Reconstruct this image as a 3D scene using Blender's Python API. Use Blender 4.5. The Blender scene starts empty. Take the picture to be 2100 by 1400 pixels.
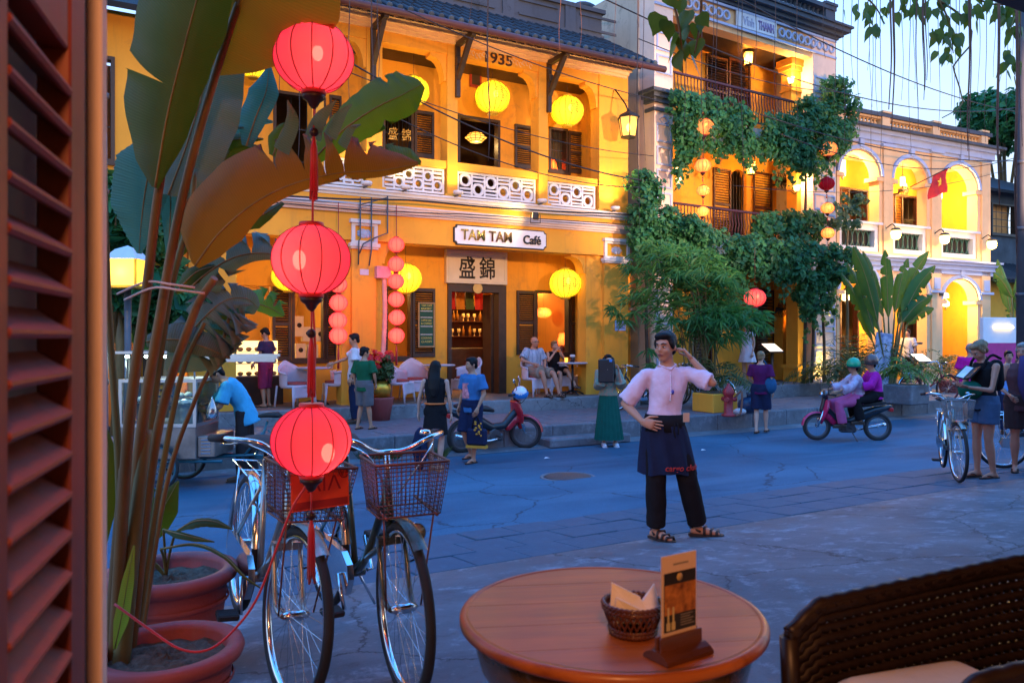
import bpy, bmesh, math, random
import numpy as np
from mathutils import Vector, Matrix, Euler, Quaternion
# camera, sky, sun, exposure
scene = bpy.context.scene
COL = scene.collection
rad = math.radians
V = Vector
EYE = 1.65                      # lens height above the datum (the gutter-side edge of the near pavement)
cam_d = bpy.data.cameras.new('camera')
cam = bpy.data.objects.new('camera', cam_d)
COL.objects.link(cam)
cam.location = (0, 0, EYE)
cam.rotation_euler = (rad(90), 0, 0)
cam_d.sensor_width = 36.0
cam_d.lens = 1600.0 / 2100.0 * 36.0
cam_d.shift_y = -10.0 / 2100.0
cam_d.clip_start = 0.05
cam_d.clip_end = 2000.0
cam_d.dof.use_dof = True
cam_d.dof.focus_distance = 8.5
cam_d.dof.aperture_fstop = 6.5
scene.camera = cam
world = bpy.data.worlds.new('World')
scene.world = world
world.use_nodes = True
wn, wl = world.node_tree.nodes, world.node_tree.links
bg = wn['Background']
sky_t = wn.new('ShaderNodeTexSky')
sky_t.sky_type = 'NISHITA'
sky_t.sun_disc = False
SUN_EL, SUN_ROT = rad(4.0), rad(205)
sky_t.sun_elevation = SUN_EL
sky_t.sun_rotation = SUN_ROT
sky_t.altitude = 0
sky_t.air_density = 1.0
sky_t.dust_density = 0.6
sky_t.ozone_density = 3.0
tint = wn.new('ShaderNodeMix')
tint.data_type = 'RGBA'
tint.blend_type = 'MULTIPLY'
tint.inputs[0].default_value = 1.0
tint.inputs[7].default_value = (0.60, 0.92, 1.55, 1)
tc = wn.new('ShaderNodeTexCoord')
sx = wn.new('ShaderNodeSeparateXYZ')
wl.new(tc.outputs['Generated'], sx.inputs[0])
er = wn.new('ShaderNodeMapRange')
er.interpolation_type = 'SMOOTHSTEP'
er.inputs[1].default_value = 0.0
er.inputs[2].default_value = 0.75
wl.new(sx.outputs['Z'], er.inputs[0])
vg = wn.new('ShaderNodeMix')
vg.data_type = 'RGBA'
vg.inputs[6].default_value = (7.3, 8.2, 8.8, 1)
vg.inputs[7].default_value = (1.5, 6.8, 18.5, 1)
wl.new(er.outputs[0], vg.inputs[0])
veil = wn.new('ShaderNodeMix')
veil.data_type = 'RGBA'
veil.inputs[0].default_value = 0.82
wl.new(vg.outputs[2], veil.inputs[7])
cn = wn.new('ShaderNodeTexNoise')
cn.inputs['Scale'].default_value = 2.2
cn.inputs['Detail'].default_value = 6
cr = wn.new('ShaderNodeMapRange')
cr.inputs[1].default_value = 0.35
cr.inputs[2].default_value = 0.7
cr.inputs[3].default_value = 0.86
cr.inputs[4].default_value = 1.12
mp = wn.new('ShaderNodeMapping')
mp.inputs['Scale'].default_value = (1, 1, 3)
wl.new(tc.outputs['Generated'], mp.inputs[0])
wl.new(mp.outputs[0], cn.inputs['Vector'])
wl.new(cn.outputs['Fac'], cr.inputs[0])
wl.new(sky_t.outputs[0], tint.inputs[6])
wl.new(tint.outputs[2], veil.inputs[6])
vm = wn.new('ShaderNodeMix')
vm.data_type = 'RGBA'
vm.blend_type = 'MULTIPLY'
vm.inputs[0].default_value = 1.0
wl.new(veil.outputs[2], vm.inputs[6])
wl.new(cr.outputs[0], vm.inputs[7])
wl.new(vm.outputs[2], bg.inputs['Color'])
bg.inputs['Strength'].default_value = 0.15
sun_d = bpy.data.lights.new('sun', 'SUN')
sun_d.energy = 0.05
sun_d.angle = rad(25)
sun_d.color = (1.0, 0.8, 0.7)
sun = bpy.data.objects.new('sun', sun_d)
COL.objects.link(sun)
_sd = V((math.sin(SUN_ROT) * math.cos(SUN_EL), math.cos(SUN_ROT) * math.cos(SUN_EL), math.sin(SUN_EL)))
sun.rotation_euler = (-_sd).to_track_quat('-Z', 'Y').to_euler()
scene.view_settings.view_transform = 'Standard'
scene.view_settings.look = 'None'
scene.view_settings.gamma = 1.0
scene.view_settings.exposure = 0.32
scene.view_settings.use_curve_mapping = False
cy = scene.cycles
cy.use_denoising = True
cy.max_bounces = 7
cy.diffuse_bounces = 3
cy.glossy_bounces = 3
cy.transmission_bounces = 5
cy.transparent_max_bounces = 14
cy.sample_clamp_indirect = 4.0
cy.caustics_reflective = False
cy.caustics_refractive = False
try:
 cy.use_light_tree = True
except Exception:
 pass
# frames
def P(u, v, Y):
 return V(((u - 1050) / 1600 * Y, Y, EYE - (v - 690) / 1600 * Y))
class Frame:
 def __init__(s, d, o=(0, 0)):
  L = math.hypot(*d)
  s.d = (d[0] / L, d[1] / L)
  s.o = o
  s.rz = math.atan2(s.d[1], s.d[0])
 def w(s, a, t, z=0.0):
  return V((s.o[0] + s.d[0] * a - s.d[1] * t, s.o[1] + s.d[1] * a + s.d[0] * t, z))
 def px(s, u, v, t=0.0):
  a = (u - 1050) / 1600
  n = (-s.d[1], s.d[0])
  c = t + n[0] * s.o[0] + n[1] * s.o[1]
  Y = c / (n[0] * a + n[1])
  X = a * Y
  return ((X - s.o[0]) * s.d[0] + (Y - s.o[1]) * s.d[1], EYE - (v - 690) / 1600 * Y)
 def st(s, p):
  x, y = p[0] - s.o[0], p[1] - s.o[1]
  return (x * s.d[0] + y * s.d[1], -x * s.d[1] + y * s.d[0])
ST = Frame((0.872, 0.489))                          # street and cafe
F2 = Frame((0.842, 0.539), (3.97, 19.30))           # tall house with vines
F3 = Frame((0.890, 0.4555), (9.6, 22.9))            # arcade house
# mesh builder
class MB:
 def __init__(s):
  s.v, s.f, s.sm, s.mi, s.gr = [], [], [], [], []
 def add(s, vs, fs, sm=False, mi=0, M=None):
  o = len(s.v)
  if vs: s.gr.append(o)
  if M is not None:
   s.v.extend([tuple(M @ V(p)) for p in vs])
  else:
   s.v.extend([tuple(p) for p in vs])
  for f in fs:
   s.f.append([i + o for i in f])
   s.sm.append(sm)
   s.mi.append(mi)
  return s
 def box(s, x0, x1, y0, y1, z0, z1, M=None, mi=0, bev=0.0):
  if bev <= 0:
   vs = [(x, y, z) for x in (x0, x1) for y in (y0, y1) for z in (z0, z1)]
   fs = [(0, 1, 3, 2), (4, 6, 7, 5), (0, 4, 5, 1), (2, 3, 7, 6), (0, 2, 6, 4), (1, 5, 7, 3)]
   return s.add(vs, fs, False, mi, M)
  X, Y, Z = (x0, x1), (y0, y1), (z0, z1)
  vs, ix = [], {}
  for i in (0, 1):
   for j in (0, 1):
    for k in (0, 1):
     c = [X[i], Y[j], Z[k]]
     e = [1 if q == 0 else -1 for q in (i, j, k)]
     for ax in range(3):
      p = [c[q] + (0 if q == ax else e[q] * bev) for q in range(3)]
      ix[(i, j, k, ax)] = len(vs)
      vs.append(p)
  fs = []
  for ax in range(3):
   o1, o2 = (ax + 1) % 3, (ax + 2) % 3
   for sd in (0, 1):
    q = []
    for (a, b) in ((0, 0), (1, 0), (1, 1), (0, 1)):
     c = [0, 0, 0]
     c[ax], c[o1], c[o2] = sd, a, b
     q.append(ix[(c[0], c[1], c[2], ax)])
    fs.append(q if sd else q[::-1])
   for a in (0, 1):
    for b in (0, 1):
     c0, c1 = [0, 0, 0], [0, 0, 0]
     c0[ax], c1[ax] = 0, 1
     c0[o1] = c1[o1] = a
     c0[o2] = c1[o2] = b
     q = [ix[(*c0, o1)], ix[(*c1, o1)], ix[(*c1, o2)], ix[(*c0, o2)]]
     fs.append(q if (a + b) % 2 == 0 else q[::-1])
  for i in (0, 1):
   for j in (0, 1):
    for k in (0, 1):
     q = [ix[(i, j, k, 0)], ix[(i, j, k, 1)], ix[(i, j, k, 2)]]
     fs.append(q if (i + j + k) % 2 == 0 else q[::-1])
  return s.add(vs, fs, False, mi, M)
 def tube(s, pts, r, n=8, caps=True, closed=False, M=None, mi=0, sm=True, flat=1.0, up=None):
  pts = [V(p) for p in pts]
  m = len(pts)
  R = [r] * m if not hasattr(r, '__len__') else list(r)
  vs, fs = [], []
  T = []
  for i in range(m):
   if closed:
    t = pts[(i + 1) % m] - pts[i - 1]
   else:
    t = pts[min(i + 1, m - 1)] - pts[max(i - 1, 0)]
   T.append(t.normalized() if t.length > 1e-9 else V((0, 0, 1)))
  ref = V(up) if up is not None else (V((0, 0, 1)) if abs(T[0].z) < 0.9 else V((1, 0, 0)))
  a = (ref - T[0] * ref.dot(T[0])).normalized()
  for i in range(m):
   if i:
    a = (a - T[i] * a.dot(T[i]))
    a = a.normalized() if a.length > 1e-6 else T[i].orthogonal().normalized()
   b = T[i].cross(a)
   for k in range(n):
    an = 2 * math.pi * k / n
    vs.append(pts[i] + (a * math.cos(an) * flat + b * math.sin(an)) * R[i])
  for i in range(m if closed else m - 1):
   j = (i + 1) % m
   for k in range(n):
    l = (k + 1) % n
    fs.append((i * n + k, i * n + l, j * n + l, j * n + k))
  s.add(vs, fs, sm, mi, M)
  if caps and not closed:
   o = len(s.v) - len(vs)
   s.f.append([o + k for k in range(n)][::-1]); s.sm.append(False); s.mi.append(mi)
   s.f.append([o + (m - 1) * n + k for k in range(n)]); s.sm.append(False); s.mi.append(mi)
  return s
 def lathe(s, prof, n=24, M=None, mi=0, sm=True, a0=0.0, a1=2 * math.pi, caps=True):
  full = abs(a1 - a0 - 2 * math.pi) < 1e-6
  nn = n if full else n + 1
  vs, fs = [], []
  for (r, z) in prof:
   for k in range(nn):
    an = a0 + (a1 - a0) * k / n
    vs.append((r * math.cos(an), r * math.sin(an), z))
  for i in range(len(prof) - 1):
   for k in range(n):
    l = (k + 1) % nn
    fs.append((i * nn + k, i * nn + l, (i + 1) * nn + l, (i + 1) * nn + k))
  s.add(vs, fs, sm, mi, M)
  if caps and full:
   o = len(s.v) - len(vs)
   if prof[0][0] > 1e-5:
    s.f.append([o + k for k in range(n)][::-1]); s.sm.append(False); s.mi.append(mi)
   if prof[-1][0] > 1e-5:
    s.f.append([o + (len(prof) - 1) * n + k for k in range(n)]); s.sm.append(False); s.mi.append(mi)
  return s
 def ell(s, c, r, nu=16, nv=10, M=None, mi=0, R=None):
  if not hasattr(r, '__len__'):
   r = (r, r, r)
  vs, fs = [], []
  for j in range(nv + 1):
   th = math.pi * j / nv
   for i in range(nu):
    ph = 2 * math.pi * i / nu
    p = V((r[0] * math.sin(th) * math.cos(ph), r[1] * math.sin(th) * math.sin(ph), -r[2] * math.cos(th)))
    if R is not None:
     p = R @ p
    vs.append(p + V(c))
  for j in range(nv):
   for i in range(nu):
    k = (i + 1) % nu
    fs.append((j * nu + i, j * nu + k, (j + 1) * nu + k, (j + 1) * nu + i))
  return s.add(vs, fs, True, mi, M)
 def prism(s, poly, y0, y1, M=None, mi=0, sm=False):
  n = len(poly)
  ar = sum(poly[i][0] * poly[(i + 1) % n][1] - poly[(i + 1) % n][0] * poly[i][1] for i in range(n))
  if ar < 0:
   poly = poly[::-1]
  vs = [(p[0], y0, p[1]) for p in poly] + [(p[0], y1, p[1]) for p in poly]
  fs = [list(range(n)), list(range(2 * n - 1, n - 1, -1))]
  s.add(vs, fs, False, mi, M)
  s.add([], [])
  o = len(s.v) - 2 * n
  for i in range(n):
   j = (i + 1) % n
   s.f.append([o + i, o + n + i, o + n + j, o + j]); s.sm.append(sm); s.mi.append(mi)
  return s
 def grid(s, pts, nu, nv, sm=True, mi=0, M=None, closed=False):
  fs = []
  for j in range(nv - 1):
   for i in range(nu if closed else nu - 1):
    k = (i + 1) % nu
    fs.append((j * nu + i, j * nu + k, (j + 1) * nu + k, (j + 1) * nu + i))
  return s.add(pts, fs, sm, mi, M)
 def pieces(s, grow=.012):
  '''split into bodies: shapes whose boxes touch belong together'''
  st = sorted(set(s.gr)) + [len(s.v)]
  bb = []
  for a, b in zip(st, st[1:]):
   A = np.array(s.v[a:b]); bb.append((A.min(0) - grow, A.max(0) + grow))
  n = len(bb); par = list(range(n))
  def fd(i):
   while par[i] != i: i = par[i]
   return i
  for i in range(n):
   for j in range(i):
    if np.all(bb[i][0] <= bb[j][1]) and np.all(bb[j][0] <= bb[i][1]): par[fd(i)] = fd(j)
  gi = np.zeros(len(s.v), int)
  for k, (a, b) in enumerate(zip(st, st[1:])): gi[a:b] = fd(k)
  out = {}
  for f, sm in zip(s.f, s.sm):
   out.setdefault(int(gi[f[0]]), []).append((f, sm))
  res = []
  for g, fs in out.items():
   ids = np.nonzero(gi == g)[0]; mp_ = {int(v): i for i, v in enumerate(ids)}
   m = MB(); m.v = [s.v[i] for i in ids]; m.f = [[mp_[i] for i in f] for f, _ in fs]; m.sm = [x for _, x in fs]; m.mi = [0] * len(fs); res.append(m)
  return res
 def mesh(s, name):
  me = bpy.data.meshes.new(name)
  me.from_pydata(s.v, [], s.f)
  me.polygons.foreach_set('use_smooth', s.sm)
  if any(s.mi):
   me.polygons.foreach_set('material_index', s.mi)
  me.update()
  return me
 def build(s, name, mat, parent=None, M=None, **props):
  me = s.mesh(name)
  return link(name, me, mat, parent, M, **props)
def link(name, me, mat=None, parent=None, M=None, **props):
 if mat is not None and len(me.materials) == 0:
  for m in (mat if isinstance(mat, (list, tuple)) else [mat]):
   me.materials.append(m)
 o = bpy.data.objects.new(name, me)
 COL.objects.link(o)
 if parent is not None:
  o.parent = parent
 if M is not None:
  o.matrix_local = M
 for k, v in props.items():
  o[k] = v
 return o
def thing(name, label, cat, loc=(0, 0, 0), rz=0.0, group=None, scale=None):
 o = bpy.data.objects.new(name, None)
 COL.objects.link(o)
 o.empty_display_size = 0.1
 o.location = loc
 o.rotation_euler = (0, 0, rz)
 if scale:
  o.scale = (scale,) * 3
 o['label'] = label
 o['category'] = cat
 if group:
  o['group'] = group
 return o
def tag(o, label, cat, group=None):
 o['label'] = label
 o['category'] = cat
 if group:
  o['group'] = group
 return o
def copy_tree(root, loc=None, rz=None, label=None, group=None, parent=None, M=None):
 r = root.copy()
 COL.objects.link(r)
 if parent is not None:
  r.parent = parent
 if loc is not None:
  r.location = loc
 if rz is not None:
  r.rotation_euler = (0, 0, rz)
 if M is not None:
  r.matrix_local = M
 if label:
  r['label'] = label
 if group:
  r['group'] = group
 for ch in list(root.children):
  copy_tree(ch, parent=r)
 return r
def T(x=0, y=0, z=0):
 return Matrix.Translation((x, y, z))
def RZ(a):
 return Matrix.Rotation(a, 4, 'Z')
def RX(a):
 return Matrix.Rotation(a, 4, 'X')
def RY(a):
 return Matrix.Rotation(a, 4, 'Y')
def SC(x, y=None, z=None):
 y = x if y is None else y
 z = x if z is None else z
 return Matrix.Diagonal((x, y, z, 1))
def aim(p, d, up=(0, 0, 1)):
 d = V(d).normalized()
 up = V(up)
 if abs(d.dot(up)) > 0.99:
  up = V((0, 1, 0))
 x = up.cross(d).normalized()
 y = d.cross(x)
 m = Matrix((x, y, d)).transposed().to_4x4()
 m.translation = V(p)
 return m
def lerp(a, b, t):
 return a + (b - a) * t
def spline(pts, n):
 pts = [V(p) for p in pts]
 q = [pts[0] * 2 - pts[1]] + pts + [pts[-1] * 2 - pts[-2]]
 out = []
 m = len(pts) - 1
 for i in range(n):
  x = i / (n - 1) * m
  k = min(int(x), m - 1)
  t = x - k
  a, b, c, d = q[k], q[k + 1], q[k + 2], q[k + 3]
  out.append(0.5 * ((2 * b) + (c - a) * t + (2 * a - 5 * b + 4 * c - d) * t * t + (3 * b - a - 3 * c + d) * t ** 3))
 return out
def ramp(xs, x):
 if x <= xs[0][0]:
  return xs[0][1]
 for (a, b), (c, d) in zip(xs, xs[1:]):
  if x <= c:
   return b + (d - b) * (x - a) / (c - a)
 return xs[-1][1]
# materials
def newmat(name):
 m = bpy.data.materials.new(name)
 m.use_nodes = True
 nt = m.node_tree
 return m, nt.nodes, nt.links, nt.nodes['Principled BSDF']
def nz(nodes, links, scale, detail=4, rough=0.55, coord=None, dist=0.0):
 t = nodes.new('ShaderNodeTexNoise')
 t.inputs['Scale'].default_value = scale
 t.inputs['Detail'].default_value = detail
 t.inputs['Roughness'].default_value = rough
 t.inputs['Distortion'].default_value = dist
 if coord is not None:
  links.new(coord, t.inputs['Vector'])
 return t
def mrange(nodes, links, src, a, b, c, d):
 t = nodes.new('ShaderNodeMapRange')
 for i, x in enumerate((a, b, c, d)):
  t.inputs[i + 1].default_value = x
 links.new(src, t.inputs[0])
 return t.outputs[0]
def mixc(nodes, links, fac, a, b, mode='MIX'):
 t = nodes.new('ShaderNodeMix')
 t.data_type = 'RGBA'
 t.blend_type = mode
 for inp, x in ((t.inputs[0], fac), (t.inputs[6], a), (t.inputs[7], b)):
  if hasattr(x, 'links'):
   links.new(x, inp)
  elif hasattr(x, '__len__'):
   inp.default_value = (*x[:3], 1)
  else:
   inp.default_value = x
 return t.outputs[2]
def coords(nodes, kind='Object'):
 return nodes.new('ShaderNodeTexCoord').outputs[kind]
MATS = {}
def M_(name, col, rough=0.7, metal=0.0, var=0.18, vs=5.0, bump=0.0, bs=60.0, spec=0.4, coat=0.0, col2=None, stretch=None, objvar=0.0, sheen=0.0):
 if name in MATS:
  return MATS[name]
 m, n, l, b = newmat(name)
 c = coords(n)
 if stretch:
  mpn = n.new('ShaderNodeMapping')
  mpn.inputs['Scale'].default_value = stretch
  l.new(c, mpn.inputs[0])
  c = mpn.outputs[0]
 t1 = nz(n, l, vs, 5, 0.6, c)
 dark = tuple(x * (1 - var) for x in col[:3])
 lite = tuple(min(1, x * (1 + var)) for x in col[:3]) if col2 is None else col2
 f = mrange(n, l, t1.outputs['Fac'], 0.3, 0.7, 0, 1)
 out = mixc(n, l, f, dark, lite)
 if objvar > 0:
  oi = n.new('ShaderNodeObjectInfo')
  g = mrange(n, l, oi.outputs['Random'], 0, 1, 1 - objvar, 1 + objvar)
  out = mixc(n, l, 1.0, out, g, 'MULTIPLY')
 l.new(out, b.inputs['Base Color'])
 b.inputs['Roughness'].default_value = rough
 l.new(mrange(n, l, t1.outputs['Fac'], 0.2, 0.8, max(0.02, rough - 0.08), min(1, rough + 0.08)), b.inputs['Roughness'])
 b.inputs['Metallic'].default_value = metal
 b.inputs['Specular IOR Level'].default_value = spec
 b.inputs['Coat Weight'].default_value = coat
 if sheen:
  b.inputs['Sheen Weight'].default_value = sheen
 if bump > 0:
  t2 = nz(n, l, bs, 4, 0.6, c)
  bp = n.new('ShaderNodeBump')
  bp.inputs['Strength'].default_value = bump
  bp.inputs['Distance'].default_value = 0.01
  l.new(t2.outputs['Fac'], bp.inputs['Height'])
  l.new(bp.outputs[0], b.inputs['Normal'])
 MATS[name] = m
 return m
def plaster(name, col, stain=(0.10, 0.09, 0.08), amount=0.35, streak=0.5, rough=0.85):
 m, n, l, b = newmat(name)
 c = coords(n)
 big = nz(n, l, 0.7, 5, 0.6, c)
 base = mixc(n, l, mrange(n, l, big.outputs['Fac'], 0.3, 0.7, 0, 1), tuple(x * 0.86 for x in col), tuple(min(1, x * 1.08) for x in col))
 mpn = n.new('ShaderNodeMapping')
 mpn.inputs['Scale'].default_value = (3.2, 3.2, 0.35)
 l.new(c, mpn.inputs[0])
 st = nz(n, l, 1.6, 6, 0.7, mpn.outputs[0])
 f = mrange(n, l, st.outputs['Fac'], 0.53, 0.78, 0, streak)
 base = mixc(n, l, f, base, tuple(lerp(x, y, 0.55) for x, y in zip(col, stain)))
 bl = nz(n, l, 2.3, 8, 0.72, c, 0.4)
 f2 = mrange(n, l, bl.outputs['Fac'], 0.55, 0.72, 0, amount)
 base = mixc(n, l, f2, base, stain)
 l.new(base, b.inputs['Base Color'])
 b.inputs['Roughness'].default_value = rough
 b.inputs['Specular IOR Level'].default_value = 0.25
 fine = nz(n, l, 45, 5, 0.65, c)
 bp = n.new('ShaderNodeBump')
 bp.inputs['Strength'].default_value = 0.25
 bp.inputs['Distance'].default_value = 0.01
 l.new(fine.outputs['Fac'], bp.inputs['Height'])
 l.new(bp.outputs[0], b.inputs['Normal'])
 MATS[name] = m
 return m
def emit(name, col, strength, var=0.0):
 if name in MATS:
  return MATS[name]
 m, n, l, b = newmat(name)
 b.inputs['Base Color'].default_value = (*col, 1)
 b.inputs['Emission Color'].default_value = (*col, 1)
 b.inputs['Emission Strength'].default_value = strength
 MATS[name] = m
 return m
def silk(name, col, emis, estr, transp=0.30, core=None, fibre=55):
 m, n, l, b = newmat(name)
 out = n['Material Output']
 n.remove(b)
 c = coords(n)
 lw = n.new('ShaderNodeLayerWeight')
 lw.inputs['Blend'].default_value = 0.45
 mpn = n.new('ShaderNodeMapping')
 mpn.inputs['Scale'].default_value = (1, 1, 9)
 l.new(c, mpn.inputs[0])
 t = nz(n, l, fibre, 3, 0.6, mpn.outputs[0])
 t2 = nz(n, l, 9, 3, 0.5, c)
 tr = n.new('ShaderNodeBsdfTransparent')
 tr.inputs['Color'].default_value = (*[min(1, x) for x in col], 1)
 tl = n.new('ShaderNodeBsdfTranslucent')
 tl.inputs['Color'].default_value = (*[min(1, x) for x in col], 1)
 df = n.new('ShaderNodeBsdfDiffuse')
 df.inputs['Color'].default_value = (*[min(1, x * 0.8) for x in col], 1)
 em = n.new('ShaderNodeEmission')
 cc = mixc(n, l, mrange(n, l, t.outputs['Fac'], 0.3, 0.7, 0, 1), tuple(x * 0.86 for x in emis), emis)
 cc = mixc(n, l, mrange(n, l, t2.outputs['Fac'], 0.35, 0.7, 0, 0.5), cc, tuple(min(1, x * 1.15) for x in emis))
 if core is not None:   # paler glow painted in where the cloth faces the viewer
  cc = mixc(n, l, mrange(n, l, lw.outputs['Facing'], 0.0, 0.55, 0.75, 0.0), cc, core)
 l.new(cc, em.inputs['Color'])
 em.inputs['Strength'].default_value = estr
 m1 = n.new('ShaderNodeMixShader')
 m1.inputs[0].default_value = 0.5
 l.new(df.outputs[0], m1.inputs[1])
 l.new(tl.outputs[0], m1.inputs[2])
 m2 = n.new('ShaderNodeMixShader')
 m2.inputs[0].default_value = transp
 l.new(m1.outputs[0], m2.inputs[1])
 l.new(tr.outputs[0], m2.inputs[2])
 ad = n.new('ShaderNodeAddShader')
 l.new(m2.outputs[0], ad.inputs[0])
 l.new(em.outputs[0], ad.inputs[1])
 l.new(ad.outputs[0], out.inputs['Surface'])
 MATS[name] = m
 return m
def wood(name, col, col2, scale=1.0, rough=0.5, axis=0, coat=0.0, planks=None):
 m, n, l, b = newmat(name)
 c = coords(n)
 mpn = n.new('ShaderNodeMapping')
 s = [14.0, 14.0, 14.0]
 s[axis] = 0.9
 mpn.inputs['Scale'].default_value = [x * scale for x in s]
 l.new(c, mpn.inputs[0])
 t = nz(n, l, 1.6, 8, 0.62, mpn.outputs[0], 0.6)
 t2 = nz(n, l, 2.2 * scale, 4, 0.6, c)
 cc = mixc(n, l, mrange(n, l, t.outputs['Fac'], 0.32, 0.68, 0, 1), col, col2)
 cc = mixc(n, l, mrange(n, l, t2.outputs['Fac'], 0.40, 0.72, 0, 0.75), cc, tuple(x * 0.42 for x in col))
 l.new(cc, b.inputs['Base Color'])
 l.new(mrange(n, l, t.outputs['Fac'], 0.2, 0.8, rough + 0.1, max(0.05, rough - 0.12)), b.inputs['Roughness'])
 b.inputs['Coat Weight'].default_value = coat
 b.inputs['Coat Roughness'].default_value = 0.15
 bp = n.new('ShaderNodeBump')
 bp.inputs['Strength'].default_value = 0.25
 bp.inputs['Distance'].default_value = 0.004
 l.new(t.outputs['Fac'], bp.inputs['Height'])
 l.new(bp.outputs[0], b.inputs['Normal'])
 MATS[name] = m
 return m
def leafmat(name, col, col2, trans=(0.2, 0.35, 0.04), rough=0.45, tw=0.35, vein=0.0, objvar=0.2):
 m, n, l, b = newmat(name)
 out = n['Material Output']
 c = coords(n)
 t = nz(n, l, 4.0, 5, 0.6, c)
 cc = mixc(n, l, mrange(n, l, t.outputs['Fac'], 0.3, 0.7, 0, 1), col, col2)
 oi = n.new('ShaderNodeObjectInfo')
 cc = mixc(n, l, 1.0, cc, mrange(n, l, oi.outputs['Random'], 0, 1, 1 - objvar, 1 + objvar), 'MULTIPLY')
 if objvar == 0:
  ge = n.new('ShaderNodeNewGeometry')
  cc = mixc(n, l, mrange(n, l, ge.outputs['Random Per Island'], .55, 1, 0, .6), cc, tuple(x * y for x, y in zip(col2, (2.3, 1.35, .8))))
  cc = mixc(n, l, mrange(n, l, ge.outputs['Random Per Island'], 0, .3, .55, 0), cc, tuple(x * .45 for x in col))
 if vein > 0:
  uv = n.new('ShaderNodeUVMap')
  w = n.new('ShaderNodeTexWave')
  w.wave_type = 'BANDS'
  w.bands_direction = 'X'
  w.inputs['Scale'].default_value = vein
  w.inputs['Distortion'].default_value = 0.6
  w.inputs['Detail'].default_value = 2
  l.new(uv.outputs[0], w.inputs['Vector'])
  cc = mixc(n, l, mrange(n, l, w.outputs['Fac'], 0.0, 1.0, 0.0, 0.4), cc, tuple(x * 1.6 for x in col2))
  bp = n.new('ShaderNodeBump')
  bp.inputs['Strength'].default_value = 0.35
  bp.inputs['Distance'].default_value = 0.003
  l.new(w.outputs['Fac'], bp.inputs['Height'])
  l.new(bp.outputs[0], b.inputs['Normal'])
 l.new(cc, b.inputs['Base Color'])
 b.inputs['Roughness'].default_value = rough
 b.inputs['Specular IOR Level'].default_value = 0.28
 tl = n.new('ShaderNodeBsdfTranslucent')
 tl.inputs['Color'].default_value = (*trans, 1)
 mx = n.new('ShaderNodeMixShader')
 mx.inputs[0].default_value = tw
 l.new(b.outputs[0], mx.inputs[1])
 l.new(tl.outputs[0], mx.inputs[2])
 l.new(mx.outputs[0], out.inputs['Surface'])
 MATS[name] = m
 return m
def glass(name, col=(1, 1, 1), rough=0.02, fac=0.12):
 m, n, l, b = newmat(name)
 out = n['Material Output']
 tr = n.new('ShaderNodeBsdfTransparent')
 tr.inputs['Color'].default_value = (*col, 1)
 gl = n.new('ShaderNodeBsdfGlossy')
 gl.inputs['Roughness'].default_value = rough
 lw = n.new('ShaderNodeLayerWeight')
 lw.inputs['Blend'].default_value = 0.3
 mx = n.new('ShaderNodeMixShader')
 l.new(mrange(n, l, lw.outputs['Fresnel'], 0, 1, fac, 0.9), mx.inputs[0])
 l.new(tr.outputs[0], mx.inputs[1])
 l.new(gl.outputs[0], mx.inputs[2])
 l.new(mx.outputs[0], out.inputs['Surface'])
 n.remove(b)
 MATS[name] = m
 return m
def point(name, loc, power, col=(1.0, 0.56, 0.18), size=0.05, parent=None):
 d = bpy.data.lights.new(name, 'POINT')
 d.energy = power
 d.color = col
 d.shadow_soft_size = size
 o = bpy.data.objects.new(name, d)
 COL.objects.link(o)
 o.location = loc
 if parent is not None:
  o.parent = parent
 return o
def spot(name, loc, to, power, col=(1.0, 0.6, 0.2), ang=90, size=0.05, blend=0.8, parent=None):
 d = bpy.data.lights.new(name, 'SPOT')
 d.energy = power
 d.color = col
 d.spot_size = rad(ang)
 d.spot_blend = blend
 d.shadow_soft_size = size
 o = bpy.data.objects.new(name, d)
 COL.objects.link(o)
 o.location = loc
 o.rotation_euler = (V(to) - V(loc)).to_track_quat('-Z', 'Y').to_euler()
 if parent is not None:
  o.parent = parent
 return o
TMP = bpy.data.scenes.new('tmp')
def evaluated_mesh(o):
 '''mesh of one temporary object with its modifiers, worked out in a scene of its own'''
 TMP.collection.objects.link(o)
 vl = TMP.view_layers[0]
 with bpy.context.temp_override(scene=TMP, view_layer=vl):
  dg = bpy.context.evaluated_depsgraph_get()
  dg.update()
  me = bpy.data.meshes.new_from_object(o.evaluated_get(dg))
 bpy.data.objects.remove(o)
 return me
def text(body, width=None, height=None, depth=0.004, bold=0.0, res=3, shear=0.0):
 cu = bpy.data.curves.new('lettering', 'FONT')
 cu.body = body
 cu.size = 1.0
 cu.extrude = 0.0
 cu.offset = bold
 cu.resolution_u = res
 cu.shear = shear
 o = bpy.data.objects.new('lettering', cu)
 me = evaluated_mesh(o)
 vs = [v.co.copy() for v in me.vertices]
 if not vs:
  return me
 x0, x1 = min(p.x for p in vs), max(p.x for p in vs)
 y0, y1 = min(p.y for p in vs), max(p.y for p in vs)
 sx = (width / (x1 - x0)) if width else None
 sy = (height / (y1 - y0)) if height else None
 sx = sx or sy
 sy = sy or sx
 bm = bmesh.new()
 bm.from_mesh(me)
 for v in bm.verts:
  v.co = V(((v.co.x - (x0 + x1) / 2) * sx, 0, (v.co.y - (y0 + y1) / 2) * sy))
 if depth > 0:
  r = bmesh.ops.extrude_face_region(bm, geom=bm.faces[:])
  for e in r['geom']:
   if isinstance(e, bmesh.types.BMVert):
    e.co.y -= depth
 bmesh.ops.recalc_face_normals(bm, faces=bm.faces[:])
 bm.to_mesh(me)
 bm.free()
 me.materials.clear()
 return me
rnd = random.Random(11)
m_wall = plaster('yellow_render', (0.82, 0.37, 0.042), amount=0.34, streak=0.45)
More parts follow.
